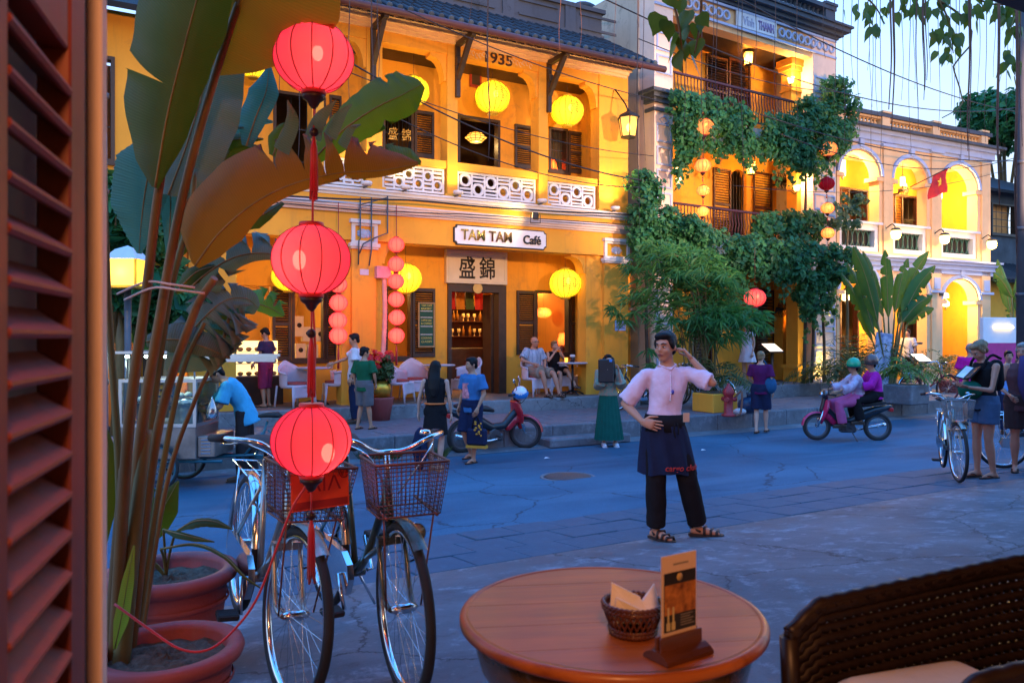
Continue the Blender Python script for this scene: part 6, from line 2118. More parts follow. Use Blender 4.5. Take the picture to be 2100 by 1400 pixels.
MB().lathe([(.16, .44), (.20, .6), (.17, .75)], 18).build('foil', M_('gold_foil', (0.75, 0.42, 0.06), .3, metal=.8, bump=.6, bs=30), pt)
rr = random.Random(9)
leafcloud('foliage', [((rr.uniform(-.2, .2), rr.uniform(-.2, .2), rr.uniform(.75, 1.15)), .12, (0, -.3, 1)) for _ in range(14)], 420, .075, m_palm, pt, rr)
leafcloud('flowers', [((rr.uniform(-.22, .22), rr.uniform(-.2, .1), rr.uniform(.95, 1.28)), .09, (0, -.8, 1)) for _ in range(12)], 240, .075, M_('red_bract', (0.55, 0.015, 0.02), .5), pt, rr)
c0 = F3.px(1735, 455, -.7)
yt = thing('young_tree', 'thin young tree with round leaves before the left arch', 'tree', F3.w(c0[0], -.7, .2), F3.rz)
rr = random.Random(10); cs = []
for k in range(26):
 u, v = rr.uniform(1702, 1782), rr.uniform(405, 470)
 if u > 1750 and v > 450: continue
 x, z = F3.px(u, v, -.7); cs.append(((x - c0[0], rr.uniform(-.2, .2), z - .2), .13, (0, -1, .3)))
leafcloud('crown', cs, 520, .11, leafmat('blue_green_leaf', (0.035, 0.09, 0.065), (0.06, 0.13, 0.09), (.1, .25, .1), .45, .25, objvar=0), yt, rr, elong=1.15)
MB().tube(spline([(0, 0, 0), (.05, 0, 2), (0, 0, 3.5), (.1, 0, c0[1] - .2)], 12), [lerp(.05, .02, k / 11) for k in range(12)], 7).build('trunk', m_stem, yt)
def far_tree(label, u, v, Y, R, n, seed, h):
 c = P(u, v, Y)
 o = thing('tree', label, 'tree', (c.x, c.y, -.3))
 rr = random.Random(seed)
 cs = []
 for k in range(46):
  d = V((rr.gauss(0, 1), rr.gauss(0, 1), rr.gauss(0, .7))).normalized() * R * rr.uniform(.4, 1)
  cs.append((tuple(d + V((0, 0, c.z + .3))), R * .24, (0, 0, .6)))
 leafcloud('crown', cs, n, .20, m_vine, o, rr)
 t = MB(); t.tube([(0, 0, 0), (.1, 0, c.z * .5), (0, 0, c.z + .2)], [R * .10, R * .08, R * .03], 8)
 for k in range(5):
  a = k * 1.3; t.tube([(0, 0, c.z * .55), (R * .4 * math.cos(a), R * .4 * math.sin(a), c.z), (R * .75 * math.cos(a), R * .75 * math.sin(a), c.z + R * .4)], [R * .05, R * .03, R * .01], 6)
 t.build('trunk', m_stem, o)
far_tree('dark tree crown above the old dark house', 2058, 245, 34, 1.7, 5200, 51, 8)
far_tree('leafy tree crown at the far right edge behind the old roof', 2120, 250, 31, 1.6, 4200, 52, 8)
far_tree('small tree top showing over the arcade balustrade', 2000, 252, 36, .7, 900, 54, 8)
far_tree('bushy tree seen between the banana stalks', 235, 470, 12.6, 1.0, 3200, 55, 3)
far_tree('low green tree beside the post lantern', 330, 610, 12.8, .8, 2200, 56, 3)
# fig branches over the street, with hanging roots
m_fig = leafmat('fig_leaf', (0.040, 0.075, 0.012), (0.075, 0.12, 0.02), (0.22, 0.32, 0.03), .4, .35, objvar=.25)
def heart():
 vs, fs = [], []
 out = [(0, 0), (.28, -.06), (.46, .12), (.48, .36), (.34, .62), (.14, .86), (0, 1.1), (-.14, .86), (-.34, .62), (-.48, .36), (-.46, .12), (-.28, -.06)]
 vs = [(x, .06 * abs(x) * 2 + .10 * z * z, -z) for x, z in out] + [(0, .02, -.3), (0, .06, -.65)]
 fs = [(0, 1, 12), (1, 2, 12), (2, 3, 12), (3, 13, 12), (3, 4, 13), (4, 5, 13), (5, 6, 13), (6, 7, 13), (7, 8, 13), (8, 9, 13), (9, 12, 13), (9, 10, 12), (10, 11, 12), (11, 0, 12)]
 return vs, fs
hv, hf = heart()
hme = MB().add(hv, hf, True).mesh('leaf'); hme.materials.append(m_fig)
def fig_branch(label, root, twigs, leaves, Y, size, seed, r=.008, wx=1.0):
 o = thing('fig_branch', label, 'branch', P(*root, Y))
 c = V(o.location)
 rr = random.Random(seed)
 mb = MB()
 for tw in twigs:
  mb.tube(spline([P(u, v, Y + dy) - c for (u, v, dy) in tw], 14), [lerp(r, r * .4, k / 13) for k in range(14)], 5)
 mb.build('twig', m_stem, o)
 for (u, v, s) in leaves:
  p = P(u, v, Y + rr.uniform(-.08, .08)) - c
  link('leaf', hme, None, o, Matrix.Translation(p) @ RZ(rr.uniform(-1.2, 1.2)) @ RY(rr.uniform(-.6, .6)) @ RX(rr.uniform(-.5, .3)) @ SC(size * s * wx, size * s, size * s))
 return o
fig_branch('cluster of broad heart shaped leaves hanging before the tall house', (1365, -60), [[(1360, -80, 0), (1380, 0, 0), (1395, 70, 0), (1400, 150, 0)], [(1440, -60, 0), (1436, 40, .03), (1425, 110, 0)]], [(1355, 30, .9), (1368, 42, .8), (1372, -25, .9), (1395, -10, .8), (1410, 22, .8), (1390, 70, 1.0), (1400, 82, .9), (1426, 82, .8), (1434, 30, .6), (1420, 112, 1.0), (1385, 112, .7), (1403, 55, .7), (1440, 40, .55), (1428, 50, .6)], 3.4, .115, 61)
rr = random.Random(62)
lv = []
for (u, v, n, sp, sv) in ((1775, 15, 10, 26, 14), (1800, 45, 9, 22, 14), (1830, 10, 6, 22, 10), (1890, 12, 8, 26, 12), (1945, 25, 14, 32, 22), (1955, 75, 10, 22, 18), (1950, 110, 5, 14, 10), (1990, 20, 10, 26, 16), (2035, 12, 9, 26, 12), (2070, 30, 10, 24, 22), (2085, 75, 9, 16, 24), (2078, 130, 8, 18, 20), (2060, 115, 4, 14, 12), (1860, -5, 7, 40, 10), (1920, 62, 5, 14, 12)):
 for _ in range(n):
  lv.append((u + rr.gauss(0, sp * .7), v + rr.gauss(0, sv * .8), rr.uniform(.7, 1.15)))
fig_branch('overhanging fig branches with dark pointed leaves against the sky', (1900, -60), [[(1740, -30, 0), (1790, 8, 0), (1815, 50, 0)], [(1860, -40, 0), (1940, 10, 0), (1985, 45, .1), (1992, 90, .1), (1958, 130, .1), (1958, 150, .1), (1975, 205, .1), (1962, 225, .1), (1932, 242, .1)], [(1960, -40, 0), (2020, 5, 0), (2080, 20, 0), (2090, 110, 0)], [(1900, -40, 0), (1945, 40, 0), (1955, 110, 0)]], lv, 6.2, .105, 63, .010, .62)
def roots(label, lst, Y, seed):
 o = thing('aerial_roots', label, 'roots', P(lst[0][0], -60, Y))
 c = V(o.location); rr = random.Random(seed)
 for (u, v1, r) in lst:
  mb = MB()
  for k in range(1 if r < 1.3 else 3):
   du = rr.uniform(-3, 3) * k
   pts = [P(u + du + 3.5 * math.sin(j * .9 + u) * (j / 8), lerp(-90, v1 - 20 * k, j / 8), Y) - c for j in range(9)]
   mb.tube(spline(pts, 18), [lerp(.0055, .002, i / 17) * r for i in range(18)], 4)
  mb.build('root', m_rootb, o)
 return o
m_rootb = M_('aerial_root', (0.16, 0.075, 0.05), .8, var=.4)
roots('thick brown hanging roots before the arcade balustrade', [(1832, 265, 1.9), (1893, 205, 1.4), (1880, 270, 1.2), (1990, 330, 1.3), (2048, 420, 1.5), (2085, 520, 1.4), (2093, 300, 1.2)], 6.0, 71)
roots('thin hanging roots across the sky', [(u, 120 + (k * 97) % 230, .7) for k, u in enumerate((1690, 1712, 1730, 1747, 1760, 1781, 1797, 1806, 1850, 1866, 1905, 1925, 1938, 1950, 1968, 2008, 2022, 2040, 2066, 2076, 1785, 1789, 1874, 1960))], 6.4, 72)
roots('thin hanging roots in front of the tall house', [(1405, 300, .7), (1440, 360, .7), (1462, 190, .6), (1470, 250, .7), (1515, 170, .6), (1522, 420, .7), (1549, 160, .7), (1590, 260, .6), (1634, 260, .7), (1308, 470, .9), (1320, 330, .6), (1262, 120, .5), (1190, 100, .5), (1149, 110, .6)], 6.2, 73)
roots('pale hanging roots in front of the cafe roof', [(1001, 330, 1.0), (763, 260, .9), (775, 170, .7), (965, 55, .6), (716, 220, .6), (612, 340, .7), (576, 190, .8)], 4.4, 74)
# cables over the street
def cable(label, pts, r=.010, n=40, name='cable'):
 o = thing(name, label, 'cable', pts[0])
 c = V(pts[0])
 MB().tube(spline([V(p) - c for p in pts], n), r, 6).build('wire', m_cable, o)
 return o
def sag(a, b, d, n=7):
 a, b = V(a), V(b)
 return [a.lerp(b, k / (n - 1)) - V((0, 0, d * 4 * (k / (n - 1)) * (1 - k / (n - 1)))) for k in range(n)]
PF = lambda u, v, t: ST.w(*(lambda q: (q[0], t, q[1]))(ST.px(u, v, t)))
cable('long black cable bundle running along the cafe ledge', [PF(470, 395, 14.3), PF(700, 408, 14.3), PF(850, 411, 14.3), PF(1000, 425, 14.3), PF(1150, 434, 14.3), PF(1300, 440, 14.3)], .018)
cable('thin cable slung below the cafe ledge', [PF(560, 415, 14.35), PF(760, 432, 14.35), PF(960, 440, 14.35), PF(1160, 452, 14.35), PF(1310, 462, 14.35)], .010)
cable('double cable crossing the balcony from the upper left', sag(PF(700, 118, 13.0), PF(1330, 372, 14.0), .35), .016)
cable('thin cable crossing the balcony columns', sag(PF(720, 150, 13.0), PF(1340, 320, 14.0), .25), .009)
cable('cable sagging across the shutters to the vine', sag(PF(780, 225, 13.2), PF(1330, 385, 14.0), .35), .011)
cable('cable from the cafe roof to the tall house', sag(PF(830, 20, 13.0), PF(1345, 205, 14.0), .15), .011)
cable('upper wire crossing the sky behind the fig leaves', sag(P(1330, -110, 13), P(2120, 235, 25), .5), .014)
cable('lower wire crossing the sky to the right', sag(P(1200, -20, 13), P(2120, 215, 26), .9), .013)
cable('wire along the arcade house entablature', sag(P(1560, 235, 19), P(2090, 330, 26), .35), .016)
cable('wire under the arcade capitals', sag(P(1600, 275, 19), P(2090, 322, 26), .6), .012)
cable('thin wire to the arcade flag pole', sag(P(1500, 380, 19), P(2060, 350, 26), .4), .008)
cable('wire over the tall house top balcony', sag(P(1310, 80, 15), P(1745, 190, 22), .25), .010)
lf = thing('lamp_bracket', 'bent steel bracket frame hanging off the orange pillar', 'bracket', PF(738, 415, 14.4), ST.rz)
c0 = ST.px(738, 415, 14.4)
QF = lambda u, v, t: (lambda q: V((q[0] - c0[0], t - 14.4, q[1] - c0[1])))(ST.px(u, v, t))
mb = MB()
for dt in (0, .28):
 mb.tube([QF(739, 405, 14.3 + dt), QF(739, 490, 14.3 + dt), QF(736, 494, 14.3 + dt), QF(735, 543, 14.3 + dt)], .014, 6)
 mb.tube([QF(795, 402, 14.3 + dt), QF(795, 478, 14.3 + dt), QF(768, 488, 14.3 + dt), QF(745, 500, 14.3 + dt), QF(737, 520, 14.3 + dt)], .014, 6)
 mb.tube([QF(762, 405, 14.3 + dt), QF(762, 510, 14.3 + dt), QF(757, 545, 14.3 + dt)], .014, 6)
mb.tube([QF(739, 490, 14.3), QF(739, 490, 14.58)], .012, 6); mb.tube([QF(795, 478, 14.3), QF(795, 478, 14.58)], .012, 6)
mb.tube([QF(739, 420, 14.3), QF(795, 405, 14.3)], .012, 6)
mb.build('frame', m_iron, lf)
# people
def remesh(mb, vox, sm=4, extra=None):
 me = mb.mesh('tmp')
 o = bpy.data.objects.new('tmp', me)
 r = o.modifiers.new('r', 'REMESH'); r.mode = 'VOXEL'; r.voxel_size = vox; r.use_smooth_shade = True
 if sm:
  s = o.modifiers.new('s', 'SMOOTH'); s.factor = .5; s.iterations = sm
 out = evaluated_mesh(o)
 bpy.data.meshes.remove(me)
 if extra is not None and extra.v:
  bm = bmesh.new(); bm.from_mesh(out)
  m2 = extra.mesh('tmp2'); bm.from_mesh(m2)
  for f in bm.faces: f.smooth = True
  bm.to_mesh(out); bm.free(); bpy.data.meshes.remove(m2)
 return out
def wrinkle(me, amp, freq=9.0):
 from mathutils import noise
 n3 = len(me.vertices) * 3
 A, B = np.empty(n3), np.empty(n3, np.float32)
 me.vertices.foreach_get('co', A); me.vertex_normals.foreach_get('vector', B)
 A = A.reshape(-1, 3); B = B.reshape(-1, 3)
 for i, c_ in enumerate(A):
  c = V(c_)
  n = noise.noise(V((c.x * freq * 1.3, c.y * freq * 1.3, c.z * freq * .8))) + .5 * noise.noise(V((c.x * freq * 2.6 + c.z * 6, c.y * freq * 2.6, c.z * freq * 1.6)))
  A[i] = c_ + B[i] * n * amp
 me.vertices.foreach_set('co', A.ravel())
 me.update()
 return me
def limb(mb, pts, rr, n=12, flat=False):
 pts = [V(p) for p in pts]; rr = list(rr)
 if not flat:
  d0, d1 = (pts[0] - pts[1]).normalized(), (pts[-1] - pts[-2]).normalized()
  a, b = rr[0], rr[-1]
  pts = [pts[0] + d0 * a * .9, pts[0] + d0 * a * .6] + pts + [pts[-1] + d1 * b * .6, pts[-1] + d1 * b * .9]
  rr = [a * .35, a * .8] + rr + [b * .8, b * .35]
 return mb.tube(pts, rr, n)
def loft(mb, rings, n=20):
 vs = []
 m = len(rings)
 for i, (c, ax, rx, ry) in enumerate(rings):
  c = V(c); ax = V(ax).normalized()
  d = (V(rings[min(i + 1, m - 1)][0]) - V(rings[max(i - 1, 0)][0])).normalized()
  ay = d.cross(ax).normalized(); ax = ay.cross(d)
  for k in range(n):
   a = 2 * math.pi * k / n
   vs.append(c + ax * rx * math.cos(a) + ay * ry * math.sin(a))
 o = len(mb.v)
 mb.grid(vs, n, m, True, closed=True)
 mb.f.append([o + k for k in range(n)][::-1]); mb.f.append([o + (m - 1) * n + k for k in range(n)])
 mb.sm += [False, False]; mb.mi += [0, 0]
 return mb
def hand(mb, w, d, nrm, sgn, curl=.5, spread=.12, s=1.0, n=6):
 w, d, nrm = V(w), V(d).normalized(), V(nrm)
 nrm = (nrm - d * nrm.dot(d)).normalized()
 th = d.cross(nrm) * sgn
 loft(mb, [(w - d * .01 * s, th, .026 * s, .019 * s), (w + d * .03 * s, th, .036 * s, .017 * s), (w + d * .07 * s, th, .041 * s, .015 * s), (w + d * .092 * s, th, .038 * s, .012 * s)], 12)
 for k, (off, L) in enumerate(((.029, .070), (.010, .080), (-.010, .074), (-.028, .057))):
  p = w + (d * (.078 - .006 * abs(k - 1)) + th * off) * s
  q = (d + th * (off * spread * 30)).normalized()
  pts = [p]
  c = 0
  for f, g in ((.44, .55), (.31, .8), (.25, .6)):
   c += curl * g * (1 + .12 * k)
   pts.append(pts[-1] + (q * math.cos(c) + nrm * math.sin(c)) * L * f * s)
  limb(mb, pts, [.0092 * s, .0086 * s, .0076 * s, .0062 * s], n)
 p = w + (d * .022 + th * .026) * s
 q = (d * .62 + th * .75 + nrm * .28).normalized()
 q2 = (d * .9 + th * .25 + nrm * (.3 + curl * .3)).normalized()
 limb(mb, [p, p + q * .036 * s, p + q * .036 * s + q2 * .034 * s, p + q * .036 * s + q2 * .058 * s], [.013 * s, .0115 * s, .0095 * s, .007 * s], n)
DJ = dict(pel=(0, 0, .92), wai=(0, 0, 1.06), che=(0, .0, 1.24), nek=(0, .01, 1.42), hed=(0, -.015, 1.565),
          shL=(.175, .01, 1.37), shR=(-.175, .01, 1.37), elL=(.225, .03, 1.10), elR=(-.225, .03, 1.10), wrL=(.235, -.05, .86), wrR=(-.235, -.05, .86),
          hiL=(.085, 0, .89), hiR=(-.085, 0, .89), knL=(.09, -.02, .48), knR=(-.09, -.02, .48), anL=(.09, .02, .075), anR=(-.09, .02, .075))
def skin(name, c):
 return M_(name, c, .5, var=.10, vs=9, bump=.08, bs=120)
m_skin = skin('tan_skin', (0.46, 0.225, 0.135)); m_skin2 = skin('fair_skin', (0.52, 0.29, 0.21)); m_skin3 = skin('sunburnt_skin', (0.50, 0.22, 0.14))
m_hairb = M_('black_hair', (0.006, 0.0055, 0.007), .5, spec=.2, var=.3, vs=40, bump=.5, bs=160, stretch=(1, 1, .3))
m_hairf = M_('fair_hair', (0.22, 0.13, 0.06), .5, var=.4, vs=40, bump=.5, bs=160, stretch=(1, 1, .3))
m_hairg = M_('grey_hair', (0.25, 0.24, 0.23), .6, var=.3, vs=40)
m_eye = M_('eye_white', (0.55, 0.52, 0.50), .3); m_iris = M_('dark_iris', (0.012, 0.008, 0.006), .2)
def cloth(name, c, bump=.5, bs=16, rough=.85, var=.14):
 return M_(name, c, rough, var=var, vs=7, bump=bump, bs=bs, spec=.12)
def person(label, p, yaw, sc=1.0, J=None, sk=m_skin, top=None, bottom=None, hair=('short', m_hairb), head=(0, 0), vox=.016, hands=None, shoes=None, toes=None, fem=False, girth=1.0, hs=1.0, group=None, face=True, hatc=None):
 j = {k: V(v) for k, v in DJ.items()}
 for k, v in (J or {}).items():
  j[k] = V(v)
 o = thing('person', label, 'person', p, yaw, group, sc)
 hx = (j['hiL'] - j['hiR']).normalized(); sx = (j['shL'] - j['shR']).normalized()
 g = girth
 sw = ((j['shL'] - j['shR']).length) / 2
 up = lambda a, b, t: j[a].lerp(j[b], t)
 dn = (j['pel'] - j['wai']).normalized()
 def trunk(e, z0=None):
  w = .98 if fem else 1.0
  R = [(j['pel'] + dn * .09, hx, .125 * g + e, .09 * g + e), (j['pel'], hx, (.172 if fem else .160) * g + e, .112 * g + e), (j['wai'], hx.lerp(sx, .4), (.122 if fem else .138) * g + e, .095 * g + e),
             (j['che'], sx, .158 * g * w + e, (.112 if fem else .108) * g + e), (up('che', 'nek', .55), sx, sw * .92 * w + e, .092 * g + e), (up('che', 'nek', .88), sx, sw * .62 + e, .070 + e), (up('nek', 'hed', .08), sx, .062 + e, .060 + e)]
  return R
 b = MB()
 loft(b, trunk(0))
 limb(b, [up('che', 'nek', .8), up('nek', 'hed', .6)], [.058, .050 if not fem else .044])
 for s in 'LR':
  k = (.86 if fem else 1.0)
  sh, el, wr = j['sh' + s], j['el' + s], j['wr' + s]
  limb(b, [sh, sh.lerp(el, .35), el], [.052 * k * g, .044 * k * g, .034 * k])
  limb(b, [el, el.lerp(wr, .3), wr], [.035 * k, .037 * k, .0235 * k])
  hi, kn, an = j['hi' + s], j['kn' + s], j['an' + s]
  limb(b, [hi, hi.lerp(kn, .3), kn], [.088 * g, .078 * g, .051])
  limb(b, [kn, kn.lerp(an, .32), kn.lerp(an, .8), an], [.050, .055 * (.5 + .5 * g), .036, .034])
  td = V((toes or {}).get(s, (0.04 if s == 'L' else -.04, -1, 0))).normalized()
  limb(b, [an + td * -.035 + V((0, 0, -.035)), an + td * .06 + V((0, 0, -.035)), an + td * .15 + V((0, 0, -.052))], [.030, .036, .022])
 H = Matrix.Translation(j['hed']) @ RZ(head[0]) @ RX(head[1]) @ SC(hs)
 R3 = (RZ(head[0]) @ RX(head[1])).to_3x3()
 hp = lambda x, y, z: H @ V((x, y, z))
 def he(mb, c, r):
  mb.ell(hp(*c), [q * hs for q in r], 14, 9, R=R3)
 he(b, (0, .012, .035), (.074, .090, .080)); he(b, (0, -.022, -.022), (.063, .068, .085)); he(b, (0, -.050, -.086), (.036, .034, .028))
 he(b, (0, -.076, .026), (.048, .018, .013))
 limb(b, [hp(0, -.084, .012), hp(0, -.101, -.020)], [.008 * hs, .0135 * hs], 8)
 for q in (-1, 1):
  he(b, (q * .036, -.064, -.028), (.024, .022, .022)); he(b, (q * .076, .010, -.010), (.010, .019, .029)); he(b, (q * .011, -.094, -.024), (.009, .010, .008))
 he(b, (0, -.082, -.052), (.026, .014, .016))
 fine = MB()
 for s, sg in (('L', -1), ('R', 1)):
  wr, el = j['wr' + s], j['el' + s]
  hd = (hands or {}).get(s, {})
  d = V(hd.get('d', (wr - el))).normalized()
  hand(fine, wr, d, hd.get('n', (-(1 if s == 'L' else -1), .2, 0)), hd.get('t', 1 if s == 'L' else -1), hd.get('c', .35), hd.get('sp', .05), 1.0 if not fem else .9)
 me = remesh(b, vox, 5 if vox > .012 else 9, fine)
 link('body', me, sk, o)
 if face:
  e = MB(); he(e, (-.031, -.077, .003), (.0135, .011, .0065)); he(e, (.031, -.077, .003), (.0135, .011, .0065)); e.build('eyes', m_eye, o)
  e = MB(); gz = -.004
  he(e, (-.031 + gz, -.0862, .003), (.0058, .0032, .0058)); he(e, (.031 + gz, -.0862, .003), (.0058, .0032, .0058))
  for q in (-1, 1):
   limb(e, [hp(q * .017, -.094, .0085), hp(q * .031, -.0915, .0115), hp(q * .046, -.080, .0065)], [.0016 * hs, .002 * hs, .0014 * hs], 5)
  e.build('irises', m_iris, o)
  e = MB()
  for q in (-1, 1):
   limb(e, [hp(q * .013, -.0955, .026), hp(q * .030, -.094, .033), hp(q * .050, -.078, .026)], [.0034 * hs, .0042 * hs, .002 * hs], 6)
  e.build('eyebrows', hair[1] if hair[1] is not m_hairf else m_hairf, o)
  e = MB()
  limb(e, [hp(-.021, -.089, -.057), hp(0, -.098, -.048), hp(.021, -.089, -.057)], [.003 * hs, .0052 * hs, .003 * hs], 6)
  limb(e, [hp(-.018, -.087, -.062), hp(0, -.094, -.063), hp(.018, -.087, -.062)], [.003 * hs, .006 * hs, .003 * hs], 6)
  e.build('lips', M_('lips', (0.28, 0.085, 0.075), .4), o)
 st, hm = hair
 if st != 'bald':
  h = MB()
  he(h, (0, .022, .046), (.082, .094, .082))
  he(h, (0, -.030, .086), (.062, .056, .034)); he(h, (-.028, -.052, .080), (.036, .034, .024))
  for q in (-1, 1):
   he(h, (q * .071, -.012, .022), (.014, .030, .045))
  he(h, (0, .068, -.02), (.062, .038, .06))
  if st == 'long':
   loft(h, [(hp(0, .05, .05), R3 @ V((1, 0, 0)), .085, .06), (hp(0, .075, -.06), R3 @ V((1, 0, 0)), .088, .045), (j['nek'] + V((0, .085, -.02)), sx, .095, .04), (j['che'] + V((0, .125, .02)), sx, .085, .03), (j['che'] + V((0, .13, -.10)), sx, .05, .02)])
  if st == 'curtain':
   for q in (-1, 1):
    limb(h, [hp(q * .075, .0, .03), hp(q * .085, -.02, -.08), j['che'] + V((q * .09, -.125, .08)), j['che'] + V((q * .08, -.135, -.06))], [.04, .045, .035, .015])
   loft(h, [(hp(0, .05, .05), (1, 0, 0), .085, .06), (j['nek'] + V((0, .06, 0)), (1, 0, 0), .09, .04), (j['che'] + V((0, .12, 0)), (1, 0, 0), .09, .03)])
  if st == 'bun':
   he(h, (0, .105, .03), (.046, .046, .046)); he(h, (0, .08, .075), (.055, .045, .04))
  link('hair', remesh(h, max(.009, vox * .7), 4), hm, o)
 if hatc:
  h = MB(); h.lathe([(.092, .0), (.090, .05), (.07, .09), (.03, .11), (0, .115)], 18, M=H @ T(0, .01, .03) @ SC(1, 1.08, 1))
  h.add([hp(x * .085, -.085 - .085 * math.cos(x * 1.35) * 1, .028 - .02 * math.cos(x * 1.3)) for x in (-1, -.6, -.2, .2, .6, 1)] + [hp(x * .088, -.05 - .02 * (1 - abs(x)), .035) for x in (-1, -.6, -.2, .2, .6, 1)], [(i, i + 1, i + 7, i + 6) for i in range(5)])
  h.build('cap', hatc, o)
 if top:
  t = MB(); e = top.get('e', .018)
  R = trunk(e)
  zc = top.get('to', 0.0)      # how far below the pelvis it hangs
  R = R[1:6]
  hem = j['pel'] + dn * (zc + .02)
  R = [(hem, hx, .168 * g + e + top.get('fl', 0), .112 * g + e + top.get('fl', 0))] + (R if zc > .0 else R[1:])
  R[-1] = (up('che', 'nek', .95), sx, .082 if not fem else .10, .075)
  loft(t, R)
  fr = top.get('sl', .55)
  for s in 'LR':
   sh, el, wr = j['sh' + s], j['el' + s], j['wr' + s]
   if fr <= 0:
    limb(t, [sh.lerp(up('che', 'nek', .7), .35), sh.lerp(up('che', 'nek', .7), .7)], [.05, .06]); continue
   q = [sh, sh.lerp(el, min(1, fr) * .5), sh.lerp(el, min(1, fr))]
   rr_ = [.058 * g + e * .5, .058 + e * .8, .056 + e * 1.3]
   if fr > 1:
    q.append(el.lerp(wr, fr - 1)); rr_.append(.05 + e * 2)
   q = [sh.lerp(up('che', 'nek', .7), .35)] + q; rr_ = [.05] + rr_
   limb(t, q, rr_, 14, True)
  link('shirt' if not fem else 'top', wrinkle(remesh(t, max(.010, vox * .8), top.get('sm', 3)), top.get('wr', .007)), top['m'], o)
 if bottom:
  t = MB(); kind = bottom['k']; e = bottom.get('e', .018)
  if kind == 'skirt':
   L = bottom['z']
   c0 = j['wai'].lerp(j['pel'], .3)
   q = 22 * 4; rings = []
   for i in range(12):
    f = i / 11
    z = lerp(c0.z, L, f); rx = lerp(.135, bottom['r'], f ** .7); ry = lerp(.105, bottom['r'] * .8, f ** .7)
    for k in range(q):
     a = 2 * math.pi * k / q
     w = 1 + bottom.get('pl', .05) * f * math.sin(a * bottom.get('np', 15) + math.sin(a * 3))
     cx = lerp(c0.x, (j['anL'].x + j['anR'].x) / 2, f * .7); cyy = lerp(c0.y, (j['anL'].y + j['anR'].y) / 2, f * .7)
     rings.append((cx + rx * w * math.cos(a), cyy + ry * w * math.sin(a), z))
   t.grid(rings, q, 12, True, closed=True)
   t.build('skirt', bottom['m'], o)
  else:
   fr = bottom.get('len', 1.95)
   loft(t, [(j['pel'] + dn * .10, hx, .135 * g + e, .10 * g + e), (j['pel'], hx, (.172 if fem else .160) * g + e, .112 * g + e), (j['wai'].lerp(j['pel'], .35), hx, .150 * g + e, .104 * g + e)])
   for s in 'LR':
    hi, kn, an = j['hi' + s], j['kn' + s], j['an' + s]
    q = [hi + V((0, 0, .03)), hi.lerp(kn, .35), hi.lerp(kn, min(1, fr))]
    rr_ = [.090 * g + e, .083 * g + e, .060 + e * (1.3 if fr > 1 else 2.0)]
    if fr > 1:
     q.append(kn.lerp(an, (fr - 1) * .5)); q.append(kn.lerp(an, fr - 1)); rr_ += [.058 + e * 1.2, .056 + e * 1.1]
    limb(t, q, rr_, 14, True)
   link('trousers' if fr > 1 else 'shorts', wrinkle(remesh(t, max(.010, vox * .8), 3), .006), bottom['m'], o)
 if shoes:
  for s in 'LR':
   an = j['an' + s]
   td = V((toes or {}).get(s, (0.04 if s == 'L' else -.04, -1, 0))).normalized()
   ax = td.cross(V((0, 0, 1)))
   m = MB()
   zz = an.z - .075
   pts = []
   for k, (f, w) in enumerate(((-.075, .018), (-.06, .034), (0, .038), (.08, .045), (.15, .042), (.19, .028), (.202, .010))):
    pts.append((f, w))
   poly = [an + td * f + ax * w for f, w in pts] + [an + td * f - ax * w for f, w in pts[::-1]]
   n_ = len(poly)
   m.add([(p_.x, p_.y, zz + .002) for p_ in poly] + [(p_.x, p_.y, zz + .022) for p_ in poly], [list(range(n_))[::-1], list(range(n_, 2 * n_))] + [(i, (i + 1) % n_, n_ + (i + 1) % n_, n_ + i) for i in range(n_)])
   if shoes[0] == 'sandal':
    for f, hgt in ((.05, .075), (.10, .055), (.145, .045)):
     m.tube([an + td * f + ax * .043 + V((0, 0, zz - an.z + .015)), an + td * f + ax * .03 + V((0, 0, zz - an.z + hgt)), an + td * (f + .012) - ax * .03 + V((0, 0, zz - an.z + hgt)), an + td * (f + .01) - ax * .043 + V((0, 0, zz - an.z + .015))], .011, 6)
    m.tube([an + td * .02 + ax * .042 + V((0, 0, -.03)), an - td * .06 + V((0, 0, -.01)), an + td * .02 - ax * .042 + V((0, 0, -.03))], .009, 5)
   elif shoes[0] == 'flipflop':
    for q in (-1, 1):
     m.tube([an + td * .135 + V((0, 0, zz - an.z + .035)), an + td * .09 + ax * q * .036 + V((0, 0, zz - an.z + .045)), an + td * .04 + ax * q * .040 + V((0, 0, zz - an.z + .02))], .006, 5)
   else:
    limb(m, [an - td * .035 + V((0, 0, -.03)), an + td * .06 + V((0, 0, -.03)), an + td * .16 + V((0, 0, -.042))], [.042, .043, .032], 12)
   m.build('sandal' if shoes[0] != 'shoe' else 'shoe', shoes[1], o)
 return o
def foot(u, v):
 a, b = 2.0, 60.0
 prev = None
 Y = 2.0
 while Y < 60:
  p = P(u, v, Y)
  if p.z <= ground_z(p):
   return V((p.x, p.y, ground_z(p)))
  Y += .01
 return P(u, v, 20)
def hgt(p, v0, v1):
 return (v1 - v0) * p.y / 1600
